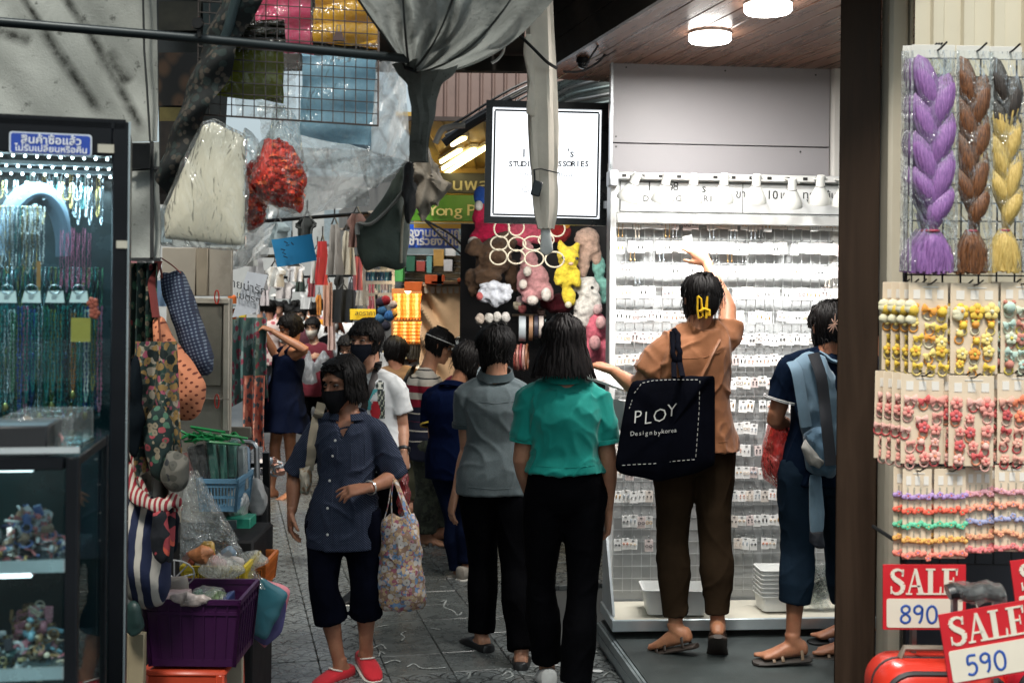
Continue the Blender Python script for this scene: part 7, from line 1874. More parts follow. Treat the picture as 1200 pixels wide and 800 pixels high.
# ---- cream board door and its panel
CRM=M((.33, .3, .25), .65, var=.12, scale=3, dirt=(.17, .15, .12), bump=.2)
dr_=thing('board_screen', 'cream boarded screen behind the hanging bags, with a grey inset panel', 'screen', at(235, 505, 5.1))
def bslab(parent, name, a, c, e, f, d, th, m_, ch=.003):
 p, q=at(a, e, d), at(c, f, d); b=MB(); b.box(((p.x+q.x)/2, d+th/2, (p.z+q.z)/2), (q.x-p.x, th, p.z-q.z), ch=ch); return b.build(name, m_, parent)
bslab(dr_, 'upper_board', 190, 229, 290, 347, 5.1, .03, CRM); bslab(dr_, 'upper_board', 230, 243, 290, 347, 5.085, .045, M((.28, .24, .18), .65, var=.15)); bslab(dr_, 'upper_board', 244, 271, 290, 347, 5.1, .03, CRM)
bslab(dr_, 'lower_board', 195, 268, 349, 640, 5.12, .03, CRM); bslab(dr_, 'inset_panel', 226, 259, 358, 452, 5.1, .012, M((.17, .16, .13), .5, var=.3, scale=6)); bslab(dr_, 'frame_edge', 262, 267, 349, 505, 5.095, .02, M((.4, .37, .31), .6)); bslab(dr_, 'frame_edge', 222, 268, 349, 356, 5.09, .02, M((.4, .37, .31), .6)); bslab(dr_, 'lower_rail', 205, 268, 466, 469, 5.095, .02, M((.2, .18, .15), .6))
for k, (x, y) in enumerate(((254, 348), (254, 470))):
 b=MB(); P=[at(x+2.5*cos(a), y+8*sin(a), 5.07) for a in [i*2*pi/14 for i in range(14)]]; b.tube(P, .003, 5, closed=True); tag(b.build('red_tie', M((.45, .03, .02), .5), loc=at(x, y, 5.07)), '%s red cable tie on the cream boarded screen'%['upper', 'lower'][k], 'cable tie')
 # ---- baskets, stool and stock
def basket(name, label, px0, px1, ytop, ybot, d, dep, c, taper=.86, bars=16, rot=0.0, solid=.0):
 s_=FPX/d; P=at((px0+px1)/2, ybot, d); w=(px1-px0)/s_; h=(ybot-ytop)/s_; t=thing(name, label, 'basket', (P.x, d+dep/2, P.z)); m_=M(c, .38, var=.08, scale=6)
 O=Vector((P.x, d+dep/2, P.z))
 def corner(k, z):
  q=taper+(1-taper)*z/h
  return [(-w/2*q, -dep/2*q), (w/2*q, -dep/2*q), (w/2*q, dep/2*q), (-w/2*q, dep/2*q)][k]
 b=MB()
 for k in range(4):
  for z, hh, th in ((h-.006, .018, .012), (h*.80, .012, .004), (.012, .024, .004))+(((h*.45, .012, .004), ) if solid==0 else ()):
   a, c_=corner(k, z), corner((k+1)%4, z); b.beam(O+Vector((a[0], a[1], z)), O+Vector((c_[0], c_[1], z)), th, hh, up=(0, 0, 1))
 b.build('rim_band', m_, t)
 b=MB(); q=corner(0, 0); b.box(O+Vector((0, 0, .004)), (w*taper, dep*taper, .006)); b.build('basket_floor', m_, t)
 b=MB()
 for k in range(4):
  a0, a1, c0, c1=corner(k, 0), corner(k, h), corner((k+1)%4, 0), corner((k+1)%4, h); n=bars if k%2==0 else max(4, int(bars*dep/w))
  for i in range(n+1):
   f=i/n; lo_=Vector((a0[0]+(c0[0]-a0[0])*f, a0[1]+(c0[1]-a0[1])*f, 0)); hi=Vector((a1[0]+(c1[0]-a1[0])*f, a1[1]+(c1[1]-a1[1])*f, h*.98))
   b.beam(O+lo_, O+hi, .0035 if 0<i<n else .012, .006 if 0<i<n else .012)
  if solid:
   b.add([O+Vector((a0[0]*.99, a0[1]*.99, 0)), O+Vector((c0[0]*.99, c0[1]*.99, 0)), O+Vector((c1[0]*.985, c1[1]*.985, h*.97)), O+Vector((a1[0]*.985, a1[1]*.985, h*.97))], [(0, 1, 2, 3)])
 b.build('basket_wall', m_, t, norm=False); return t
basket('storage_basket', 'blue plastic basket of wrapped packets on the left stall', 231, 278, 562, 600, 4.95, .28, (.10, .22, .33), bars=12)
basket('storage_basket', 'yellow plastic basket of toys behind the purple one', 212, 286, 664, 696, 4.55, .28, (.55, .42, .03), bars=20)
basket('storage_basket', 'orange plastic basket at the alley side of the stall', 270, 310, 660, 692, 4.75, .25, (.5, .14, .03), bars=12)
basket('storage_basket', 'big purple plastic basket standing on the red stool', 168, 280, 703, 782, 4.1, .3, (.030, .005, .036), .88, bars=8, solid=1)
stl=thing('stool', 'red plastic stool under the purple basket', 'stool', at(222, 800, 4.2)); zt2=at(222, 781, 4.15).z; stl.location.z=0
STR=M((.42, .05, .02), .4, var=.1); xs0, xs1=at(172, 345, 4.15).x, at(273, 345, 4.15).x
b=MB(); b.box(((xs0+xs1)/2, 4.25, zt2-.012), (xs1-xs0, .3, .024), ch=.01); b.build('seat', STR, stl)
for sx in (xs0+.02, xs1-.02):
 for sy in (4.12, 4.38):
  b=MB(); o_=(sx-(xs0+xs1)/2)*.12; b.beam((sx+o_, sy+(sy-4.25)*.1, 0), (sx, sy, zt2-.01), .045, .03, ch=.006); b.build('leg', STR, stl)
b=MB(); b.beam((xs0+.02, 4.11, zt2-.05), (xs1-.02, 4.11, zt2-.05), .012, .06, up=(0, 0, 1)); b.build('apron', STR, stl)
PKC=[((.16, .025, .02), 'dark red', 214, 226, 530, 562, .35), ((.015, .018, .02), 'black', 224, 235, 522, 562, .25), ((.02, .022, .025), 'second black', 232, 244, 520, 562, .2), ((.02, .17, .13), 'teal green', 244, 256, 515, 562, .12), ((.02, .2, .15), 'bright teal', 257, 267, 518, 562, .06), ((.018, .15, .12), 'deep teal', 267, 279, 515, 560, .0), ((.3, .34, .36), 'greyish white', 278, 290, 522, 575, .05)]
for k, (c, nm, a, e, y0, y1, tl) in enumerate(PKC):
 t=thing('wrapped_packet', '%s packet in clear wrap standing in the blue basket'%nm, 'packet', at((a+e)/2, y1, 5.0+.02*k), 'wrapped packets in the blue basket'); s_=FPX/5.0; w, h=(e-a)/s_, (y1-y0)/s_; ctr=at((a+e)/2, (y0+y1)/2, 5.0+.02*k)
 R=RY(-tl); b=MB(); b.box(ctr, (w*.85, .05, h), R, ch=.008); b.build('cloth_roll', fabric(c, .7), t); b=MB(); b.box(ctr+Vector((0, 0, .004)), (w*.95, .06, h*1.06), R, ch=.01); b.build('wrap', film('packet_wrap', body=.10, rough=.1, crinkle=30, cstr=1.0), t)
b=MB(); r=random.Random(8)
for q in range(26):p=at(220+50*r.random(), 514+5*r.gauss(0, 1)*.6, 5.0); b.tube([p, p+Vector((r.gauss(0, .04), r.gauss(0, .02), r.uniform(.0, .03))), p+Vector((r.gauss(0, .06), 0, r.uniform(-.02, .02)))], .006, 5)
tag(b.build('green_ribbon', M((.01, .22, .06), .3), loc=at(245, 516, 5.0)), 'shiny green ribbon tangle on top of the wrapped packets', 'ribbon')
bt=thing('blister_tray', 'sheet of clear plastic blister trays sloping over the baskets', 'tray', at(240, 620, 4.7))
def blis(u, v):
 p=quad_px([(214, 560), (232, 556), (312, 690), (210, 672)], 4.72, u, v, (.05, .05, -.05, -.1)); return p+Vector((0, -.035*max(0, sin(u*4*pi)*sin(v*11*pi))-.015*sin(u*9), 0))
fabric_sheet(blis, 34, 54, 0).build('blister_sheet', film('blister_film', tint=(.93, .96, .96), body=.16, rough=.06, crinkle=24, cstr=.9), bt, norm=False)
fabric_sheet(lambda u, v:blis(u, v)+Vector((-.02, .07, .01)), 34, 54, 0).build('blister_sheet', film('blister_film', tint=(.93, .96, .96), body=.16, rough=.06, crinkle=24, cstr=.9), bt, norm=False)
TOY=[(222, 655, 'rolled red and cream print', (.4, .1, .07)), (240, 652, 'pink plastic pouch', (.5, .18, .2)), (250, 660, 'red toy', (.5, .02, .02)), (258, 663, 'pink box', (.55, .25, .28)), (268, 648, 'grey blue card', (.16, .22, .28)), (244, 645, 'yellow and brown card', (.4, .25, .06)), (234, 664, 'black pouch', (.015, .015, .02)), (276, 660, 'pale packet', (.45, .42, .4)), (226, 668, 'dark crumpled pouch', (.02, .02, .025))]
for k, (x, y, nm, c) in enumerate(TOY):
 p=at(x, y, 4.62+.02*(k%3)); t=thing('small_toy', '%s lying in the yellow basket'%nm, 'toy', p, 'toys in the yellow basket'); R=RY(rnd.gauss(0, .5))@RX(rnd.gauss(0, .3))
 b=MB(); b.box(p, (.045+.02*rnd.random(), .03, .05+.03*rnd.random()), R, ch=.01); b.build('toy_body', M(c, .4, var=.35, scale=40), t)
 b=MB(); b.box(p+R@Vector((0, -.017, .004)), (.028, .003, .024), R); b.build('print_patch', M(tuple(min(1, q*.4+.18) for q in c), .5), t)
for k, (poly, c, nm) in enumerate((([(178, 692), (224, 690), (224, 712), (178, 712)], (.4, .3, .3), 'pinkish flat packet'), ([(224, 694), (234, 690), (238, 700), (236, 712), (224, 712)], (.02, .2, .08), 'green packet'), ([(238, 694), (252, 690), (266, 696), (266, 712), (238, 712)], (.1, .16, .05), 'dark green and red packet'), ([(263, 696), (274, 692), (274, 712), (262, 712)], (.03, .05, .14), 'navy box'))):
 p=pouch(poly, 4.25, .12, n=32, amp=.004, rows=6, seed=k); tag(p.build('goods_packet', M(c, .35, var=.3, scale=30), loc=at(poly[0][0], 712, 4.25)), '%s in the purple basket'%nm, 'packet', 'goods in the purple basket')
b=pouch([(190, 676), (220, 674), (222, 694), (190, 696)], 4.3, .05, n=32, amp=.002, rows=5); tag(b.build('grey_box', M((.2, .18, .16), .5), loc=at(205, 695, 4.3)), 'flat grey box behind the purple basket rim', 'box')
p=pouch([(227, 690), (238, 686), (262, 690), (264, 708), (228, 708)], 4.2, .1, n=40, amp=.008, freq=25); tag(p.build('clear_bag', film('goods_film', body=.14, crinkle=30), loc=at(245, 708, 4.2), norm=False), 'crumpled clear bag on the packets in the purple basket', 'bag')
b=MB()
for k in range(8):a=k*pi/4; b.tube([at(204, 678, 4.35), at(204+24*cos(a), 672+16*sin(a), 4.35+.04*sin(a))], .003, 5)
b.tube([at(204+24*cos(a), 672+16*sin(a), 4.35+.04*sin(a)) for a in [i*pi/8 for i in range(16)]], .003, 5, closed=True)
tag(b.build('wire_stand', WHITEMETAL, loc=at(204, 690, 4.35)), 'white wire wheel frame behind the purple basket', 'wire frame')
for k, (poly, c, nm) in enumerate((([(308, 678), (340, 690), (332, 728), (310, 760), (292, 742)], (.42, .14, .17), 'pink'), ([(300, 682), (336, 702), (330, 740), (312, 757), (284, 738)], (.06, .055, .16), 'violet'), ([(306, 676), (338, 695), (312, 750), (281, 736), (284, 712)], (.025, .10, .13), 'teal'))):
 p=pouch(poly, 4.74-.03*k, .03, n=40, amp=.003, freq=12, rows=5, seed=k); tag(p.build('plastic_folder', M(c, .22, var=.12), loc=at(310, 755, 4.74)), '%s plastic folder hanging at the corner of the stall'%nm, 'folder')
for (a, c, e, f, d, m_, lb, ct) in ((264, 283, 722, 820, 4.35, M((.3, .27, .2), .6, var=.15), 'cream board leg under the purple basket', 'board'), (146, 168, 742, 830, 4.0, M((.3, .25, .16), .6, var=.15), 'tan cardboard piece beside the black cabinet', 'cardboard'), (283, 300, 700, 760, 5.0, M((.02, .05, .06), .4), 'dark teal crate side below the orange basket', 'crate')):
 slab('board', a, c, e, f, d, .03, m_, lb, ct)
b=MB(); p, q=at(150, 600, 4.7), at(292, 800, 4.7); b.box(((p.x+q.x)/2, 4.95, .38), (q.x-p.x, .4, .76), ch=.01); tag(b.build('stall_table', M((.008, .008, .009), .7, spec=.2), loc=((p.x+q.x)/2, 4.95, 0)), 'dark stall table that carries the baskets', 'table')
slab('green_box', 262, 293, 607, 634, 5.0, .12, M((.02, .22, .15), .4), 'bright green box on the left stall', 'box'); slab('dark_card', 258, 277, 609, 628, 4.985, .004, M((.02, .035, .04), .5), 'dark card leaning on the green box', 'card')
p=pouch([(268, 578), (282, 570), (291, 590), (288, 606), (270, 606)], 5.1, .1, n=40, amp=.01, freq=16); tag(p.build('white_bag', film('milky_bag', body=.6, rough=.3, crinkle=14), loc=at(280, 606, 5.1), norm=False), 'crumpled whitish plastic bag above the green box', 'bag')
ct=thing('hand_cart', 'black folding hand cart standing beyond the baskets', 'cart', at(295, 640, 5.6))
b=MB(); b.tube(smooth_path([at(262, 519, 5.6), at(290, 518, 5.6), at(299, 522, 5.6), at(301, 540, 5.6), at(303, 645, 5.6)]), .013, 8); b.build('cart_handle', STEEL, ct)
b=MB()
for x in (290, 312):b.beam(at(x, 530, 5.65), at(x+1, 650, 5.65), .03, .03)
for y in (545, 580, 615):b.beam(at(288, y, 5.65), at(316, y, 5.65), .02, .02)
b.build('cart_frame', BLACKMETAL, ct)
b=MB(); b.box(at(303, 605, 5.62), (.09, .1, .3), ch=.02); b.build('cart_bag', M((.012, .014, .016), .7), ct)
for x in (292, 312):b=MB(); b.lathe([(.035, -.015), (.045, -.01), (.045, .01), (.035, .015)], at(x, 652, 5.6), RY(pi/2), 14); b.build('wheel', BLACK, ct)
slab('blue_bag', 277, 291, 523, 577, 5.25, .05, M((.13, .2, .28), .6, var=.3, scale=20), 'bluish printed cloth bag hung by the blue basket', 'bag', ch=.015)
slab('price_board', 260, 294, 500, 514, 5.4, .02, M((.2, .18, .14), .6, var=.2), 'dark yellowish price board behind the packets', 'sign')
FD=bpy.data.materials['dark_floral']; FM=bpy.data.materials['mottled']; FC=bpy.data.materials['coral_on_black']
for x, y, w, h, d, m_, lb, ct in ((186, 520, 17, 44, 3.97, FD, 'dark floral cloth bundle hanging below the orange bag', 'cloth'), (206, 552, 17, 26, 3.95, floral('mottled_dark', (.12, .115, .10), [(.03, .035, .04), (.07, .07, .06)], 24), 'grey mottled cloth bundle above the blister tray', 'cloth'), (158, 478, 9, 66, 3.93, fabric((.006, .009, .012)), 'black folded cloth hanging at the cabinet edge', 'cloth'), (188, 628, 11, 34, 3.93, FC, 'dark pouch with coral flowers in front of the striped sack', 'pouch'), (203, 622, 7, 30, 4.1, fabric((.012, .014, .02)), 'dark strap bundle beside the striped sack', 'strap'), (258, 664, 26, 14, 4.5, film('bundle_film', body=.3, crinkle=22), 'clear wrapped bundle on the yellow basket', 'packet'), (296, 655, 18, 12, 4.7, film('bundle_film', body=.3, crinkle=22), 'clear crumpled bag in the orange basket', 'bag'), (236, 650, 15, 9, 4.5, M((.3, .12, .05), .4, var=.5, scale=40), 'brown printed box leaning in the yellow basket', 'box'), (302, 582, 11, 20, 5.45, M((.45, .46, .46), .5, var=.3, scale=20), 'pale packet on the hand cart', 'packet'), (156, 725, 12, 20, 3.95, M((.01, .03, .028), .5, var=.4), 'dark green bundle low beside the cabinet', 'bundle'), (222, 702, 24, 8, 4.1, M((.35, .3, .28), .4, var=.5, scale=40), 'flat pale packets lying across the purple basket', 'packet')):
 p=pouch([(x+w*cos(a)*(1+.12*sin(3*a+x)), y+h*sin(a)*(1+.1*cos(2*a+y))) for a in [i*2*pi/16 for i in range(16)]], d, min(w, h)*d/FPX*1.3, n=44, amp=.007, freq=12, seed=int(x), rows=8)
 tag(p.build({'cloth':'cloth_bundle', 'pouch':'flower_pouch', 'strap':'strap_bundle', 'packet':'wrapped_packet', 'bag':'clear_bag', 'box':'printed_box', 'bundle':'cloth_bundle'}[ct], m_, loc=at(x, y+h, d), norm=False), lb, ct if ct!='strap' else 'bag')
 # ================================================================== overhead
b=MB(); b.tube([at(-40, 22, 3.05), at(0, 26, 3.05), at(240, 46, 3.15), at(478, 69, 3.3)], .0125, 12)
pipe=b.build('awning_pole', M((.012, .018, .02), .4, .4, var=.2), loc=at(240, 46, 3.15)); tag(pipe, 'dark horizontal awning pole running across the top left', 'pole')
b=MB(); p=at(232, 28, 3.12); b.lathe([(.014, -.01), (.017, .0), (.014, .01)], p, RX(pi/2), 12); b.beam(p, at(234, 44, 3.12), .008); tag(b.build('pole_clip', BLACK, loc=p), 'black knob clip standing on the awning pole', 'clip')
def beans():
 m, nt, out=new_mat('bean_print'); v=coords(nt, scale=(1, 1, .8)); vo=nd(nt, 'TexVoronoi', {'Vector':v, 'Scale':17.0})
 d=vo.outputs[0]; hue=nd(nt, 'SeparateColor', {0:vo.outputs[1]}).outputs[0]
 c=mixc(nt, ramp(nt, d, [(.25, 1), (.55, 0)]), (.008, .007, .006), (.10, .052, .026)); c=mixc(nt, ramp(nt, d, [(0, .8), (.10, 0)]), c, (.02, .01, .006))
 return finish(m, nt, out, c, .4)
ban=thing('printed_banner', 'dark banner printed with coffee beans behind the rolled awning', 'banner', at(222, 190, 4.1))
fabric_sheet(lambda u, v:quad_px([(183, -30), (275, -30), (262, 200), (187, 200)], 4.1, u, v)+Vector((0, .01*sin(u*6), 0)), 14, 20).build('banner_sheet', M((.022, .024, .022), .45, var=.5, scale=6), ban)
for (a, c, e, f, mt, nm) in ((186, 233, 62, 124, beans(), 'bean_panel'), (186, 236, 2, 36, M((.05, .045, .03), .4, var=.5, scale=12), 'dark_panel'), (238, 262, 4, 58, M((.03, .05, .05), .45, var=.4, scale=7), 'teal_panel'), (187, 222, 126, 142, M((.14, .11, .03), .5, var=.3, scale=20), 'ochre_panel'), (188, 225, 142, 192, M((.02, .014, .01), .5, var=.6, scale=30), 'bean_heap')):
 fabric_sheet(lambda u, v:quad_px([(a, e), (c, e), (c-2, f), (a, f)], 4.075, u, v), 4, 4, .003).build(nm, mt, ban)
ra=thing('rolled_awning', 'rolled dark printed awning slanting down from the top beside its pole', 'awning', at(195, 235, 3.4))
P=smooth_path([at(284, -30, 3.3), at(262, 50, 3.35), at(235, 110, 3.4), at(210, 160, 3.45), at(193, 192, 3.5)]); b=MB(); b.tube(P, .0135, 10); b.build('slanted_pole', M((.05, .075, .08), .35, .4), ra)
def rol(u, v):
 pa=at(276-90*v**.9-2, -30+235*v, 3.42); pb=at(320-120*v+4*sin(v*17), -30+258*v, 3.36); q=pa.lerp(pb, u); return q+Vector((0, -.045*sin(pi*u)-.012*sin(v*26+u*5), 0))
fabric_sheet(rol, 14, 40).build('rolled_cloth', floral('dark_print', (.010, .012, .012), [(.03, .025, .02), (.02, .03, .028), (.06, .052, .042)], 30, cover=.55), ra)
def thin_cloth(c):
 m, nt, out=new_mat('thin_cloth'); v=coords(nt); n=noise_(nt, v, 9, 4)
 k=mixc(nt, n, tuple(q*.85 for q in c), tuple(min(1, q*1.15) for q in c)); bp=nd(nt, 'Bump', {'Height':noise_(nt, v, 25, 4), 'Distance':.01, 'Strength':.4}).outputs[0]
 mx=nd(nt, 'MixShader', {0:.45, 1:nd(nt, 'BsdfDiffuse', {'Color':k, 'Normal':bp}).outputs[0], 2:nd(nt, 'BsdfTranslucent', {'Color':k, 'Normal':bp}).outputs[0]}); nt.links.new(mx.outputs[0], out.inputs[0]); return m
def packet(label, c4, d, c, th=.03, m_=None, f_=None, dd=(0, 0, 0, 0), group='flat packets hung over the stall'):
 t=thing('flat_packet', label, 'packet', quad_px(c4, d, .5, 1), group)
 def S(off, gr):
  return lambda u, v:quad_px(c4, d, .5+(u-.5)*gr, .5+(v-.5)*gr, dd)+Vector((0, off+.012*sin(u*5+v*4)+.006*sin(v*19+u*3), 0))
 fabric_sheet(S(0, .95), 14, 14, th).build('folded_cloth', m_ or thin_cloth(c), t)
 fabric_sheet(S(-th*.75, 1.03), 14, 14, 0).build('wrap', f_ or film('packet_cover', body=.05, rough=.12, crinkle=14, cstr=.6), t, norm=False); return t
packet('pink flat packet at the top behind the wire grid', [(288, -20), (366, -20), (366, 64), (310, 62)], 3.62, (.75, .10, .22))
packet('mustard yellow flat packet at the top behind the wire grid', [(367, -20), (450, -20), (443, 56), (367, 50)], 3.6, (.75, .42, .03))
packet('olive green flat packet behind the wire grid', [(255, 26), (336, 27), (331, 120), (255, 114)], 3.52, (.19, .21, .015))
packet('black crinkled packet lying over the olive one', [(262, 24), (336, 26), (335, 56), (264, 52)], 3.48, (.02, .02, .012), .015)
packet('pale blue flat packet behind the lower part of the wire grid', [(352, 62), (444, 64), (434, 176), (352, 160)], 3.58, (.30, .52, .66))
wg=thing('wire_grid', 'wire grid panel hung under the awning in front of coloured packets', 'wire grid', at(350, 147, 3.42)); b=MB()
for k in range(17):
 x=443-13.2*k; b.beam(at(x+1, -60, 3.42), at(x, 147-.062*(443-x)*1.0, 3.42), .0026, .0026)
for k in range(16):
 y=147-13.3*k; b.beam(at(443, y, 3.417), at(232, y-13, 3.417), .0026, .0026)
b.build('grid_wire', M((.06, .05, .045), .45, .5), wg); b=MB(); b.beam(at(444, -60, 3.42), at(443, 148, 3.42), .005); b.beam(at(443, 147.5, 3.42), at(232, 134, 3.42), .005); b.build('grid_border', M((.10, .07, .06), .45, .5), wg)
p=at(397, 43, 3.4); t=thing('binder_clip', 'small dark binder clip on the wire grid', 'clip', p); b=MB(); b.prism([(-.016, -.012), (.016, -.012), (.009, .012), (-.009, .012)], p, XX, ZZ, .014); b.build('clip_body', M((.06, .03, .025), .4), t); b=MB(); b.tube([p+Vector((-.006, 0, .01)), p+Vector((-.005, 0, .032)), p+Vector((.005, 0, .032)), p+Vector((.006, 0, .01))], .0015, 5); b.build('clip_wire', STEEL, t)
CL1=film('sheet_film', tint=(.9, .92, .92), body=.45, rough=.25, crinkle=5, cstr=.35, milk=(.92, .94, .94), gloss=.25); CL2=film('thin_film', body=.20, rough=.15, crinkle=6, cstr=.4, milk=(.9, .92, .92), gloss=.3)
for nm, lb, c4, d, m_, am in (('plastic_sheet', 'milky plastic sheet hanging right of the blue packet', [(440, 72), (474, 68), (482, 190), (430, 178)], 3.7, CL1, .03), ('plastic_sheet', 'clear plastic sheet under the blue packet', [(300, 118), (440, 150), (432, 205), (310, 190)], 3.72, CL2, .03), ('plastic_sheet', 'roll of greyish plastic hanging behind the red bag', [(310, 172), (430, 176), (432, 240), (318, 258)], 3.95, CL1, .05), ('plastic_sheet', 'crinkled clear sheet below the milky one', [(413, 172), (480, 188), (458, 212), (432, 222)], 3.85, CL1, .03), ('plastic_sheet', 'clear film hanging over the stall at far left of the garments', [(276, 256), (322, 262), (312, 300), (270, 318)], 6.4, CL1, .05), ('plastic_sheet', 'pale plastic bag side beside the cream one', [(270, 60), (350, 70), (345, 130), (280, 140)], 3.66, CL2, .03)):
 b=fabric_sheet(lambda u, v:quad_px(c4, d, u, v)+Vector((0, am*sin(u*9+v*5)*(.3+.7*v)+.01*sin(v*23+u*14), 0)), 24, 20, 0); tag(b.build(nm, m_, loc=quad_px(c4, d, .5, 1), norm=False), lb, 'plastic sheet')
cbg=thing('packed_cloth', 'large cream cloth in a clear plastic bag hanging at upper left', 'packed cloth', at(240, 292, 3.3))
poly=[(238, 146), (250, 142), (286, 160), (288, 200), (287, 288), (262, 287), (215, 282), (193, 280), (193, 248), (208, 210)]
pouch(poly, 3.3, .05, n=96, amp=.0028, freq=5, seed=44, rows=10).build('cloth', fabric((.64, .58, .46), .7, var=.06), cbg)
poly2=[(237, 141), (252, 138), (290, 158), (291, 200), (290, 295), (262, 294), (215, 290), (189, 287), (190, 246), (206, 207)]
pouch(poly2, 3.29, .075, n=110, amp=.0042, freq=7, seed=45, rows=12).build('clear_bag', film('big_bag_film', body=.10, rough=.07, crinkle=11, cstr=1.0, gloss=.9), cbg, norm=False)
REDM=[M((.78, .06, .02), .4, var=.2, scale=30), M((.6, .03, .015), .45, var=.2, scale=30), M((.8, .14, .04), .4, var=.2, scale=30)]
def redbag(label, poly, core, d, n, seed):
 t=thing('ribbon_bag', label, 'bag', at(poly[0][0], max(p[1] for p in poly), d), 'bags of red ribbons'); r=random.Random(seed); b=MB()
 pouch(core, d, .12, n=40, amp=.01, seed=seed).build('ribbon_core', REDM[1], t)
 cx, cy=sum(p[0] for p in core)/len(core), sum(p[1] for p in core)/len(core)
 for q in range(n):
  i=r.randrange(len(core)); f=r.random(); e=core[i]; g_=core[(i+1)%len(core)]; k=r.random()**.5
  x=cx+(e[0]+(g_[0]-e[0])*f-cx)*k; y=cy+(e[1]+(g_[1]-e[1])*f-cy)*k; c=at(x, y, d-.06*sqrt(max(0, 1-k*k))-.004)
  R=RX(r.random()*6.3)@RZ(r.random()*6.3); s_=r.uniform(.006, .013)
  b.sheet([[c+R@Vector((s_*cos(a)*(1+.1*w), s_*sin(a), s_*.9*w)) for w in (-.5, .5)] for a in [j*.75 for j in range(6)]], 0, r.randrange(3))
 o=b.build('ribbon_curl', REDM, t, norm=False); o['kind']='stuff'
 pouch(poly, d-.01, .16, n=64, amp=.010, freq=14, seed=seed+1, rows=10).build('clear_bag', film('ribbon_bag_film', body=.06, rough=.08, crinkle=14, cstr=1.0), t, norm=False)
redbag('front bag of bright red ribbon curls hanging under the wire grid', [(322, 120), (338, 122), (352, 170), (360, 200), (358, 235), (350, 248), (335, 246), (305, 236), (293, 215), (300, 185), (318, 150)], [(312, 168), (330, 166), (352, 184), (357, 210), (354, 242), (340, 243), (315, 235), (298, 220), (298, 198)], 3.5, 420, 3)
redbag('rear bag of red ribbon curls, lower and to the left', [(288, 150), (300, 160), (306, 195), (316, 235), (308, 262), (292, 272), (286, 262), (284, 200)], [(288, 195), (298, 192), (304, 215), (312, 236), (306, 258), (292, 268), (287, 255), (286, 220)], 3.62, 260, 5)
def lit_canvas(name, a, d):
 m, nt, out=new_mat(name); v=coords(nt); n=noise_(nt, v, 3, 8, .7, .6); n2=noise_(nt, v, 40, 4, .7)
 k=mixc(nt, ramp(nt, n, [(.35, 0), (.72, .85)]), a, d); k=mixc(nt, ramp(nt, n2, [(.62, 0), (.72, .5)]), k, (.03, .032, .03)); bp=nd(nt, 'Bump', {'Height':math_(nt, 'ADD', noise_(nt, v, 60, 4), math_(nt, 'MULTIPLY', noise_(nt, v, 9, 5), 3.0)), 'Distance':.008, 'Strength':.6}).outputs[0]
 mx=nd(nt, 'MixShader', {0:.5, 1:nd(nt, 'BsdfDiffuse', {'Color':k, 'Normal':bp}).outputs[0], 2:nd(nt, 'BsdfTranslucent', {'Color':k, 'Normal':bp}).outputs[0]}); nt.links.new(mx.outputs[0], out.inputs[0]); return m
CANV=lit_canvas('grey_canvas', (.40, .42, .40), (.10, .105, .095), )
can=thing('canvas_awning', 'sagging grey canvas awning gathered at the end of the pole', 'awning', at(485, 84, 3.35))
def cv(u, v):
 a0=Vector((476+14*u, 80+6*u, 0)); topx, topy=400+270*u, -30; ctl=Vector((440+150*u**1.1, 30+62*u**1.2, 0))
 x=(1-v)**2*a0.x+2*v*(1-v)*ctl.x+v*v*topx; y=(1-v)**2*a0.y+2*v*(1-v)*ctl.y+v*v*topy
 d=3.35-.55*v+.55*u*v; f=.55*sin(u*6.1+.9*sin(v*3)+.6)+.42*sin(u*15.3+2*v*v+2*sin(u*4))+.22*sin(u*33+5*v)+.12*sin(u*55+9*v+3*sin(v*7))
 return at(x, y, d+.13*f*sin(pi*min(1, v*.85+.08)))
fabric_sheet(cv, 110, 40, 0).build('canvas', CANV, can)
for u in (.0, .26, .52, .8):
 b=MB(); b.tube([cv(u, i/30)+Vector((0, -.004, 0)) for i in range(31)], .0035, 5); b.build('seam', M((.03, .032, .03), .8), can)
P=smooth_path([at(497, 74, 3.36), at(495, 92, 3.37), at(494, 115, 3.4), at(496, 140, 3.42), at(493, 165, 3.45), at(492, 190, 3.5)]); n=len(P)
b=MB(); rings=[]
for i, p in enumerate(P):
 f=i/(n-1); w_=float(np.interp(f, [0, .14, .26, .42, .7, 1], [.066, .058, .036, .026, .02, .022])); ring=[]
 for k in range(20):
  a=2*pi*k/20; q=w_*(1+.28*sin(3*a+f*5)+.16*sin(7*a+3*f)+.06*sin(13*a-9*f)); ring.append(p+Vector((q*cos(a)*1.15, q*sin(a)*.8, 0)))
 rings.append(ring)
b.rings(rings); b.build('gathered_end', grime_tarp('dark_canvas', (.15, .16, .145), (.02, .022, .02), .8, 7), can)
b=MB(); b.tube([at(475, 79, 3.32), at(484, 82, 3.3), at(490, 84, 3.32)], .006, 6); b.build('tie_cord', BLACK, can)
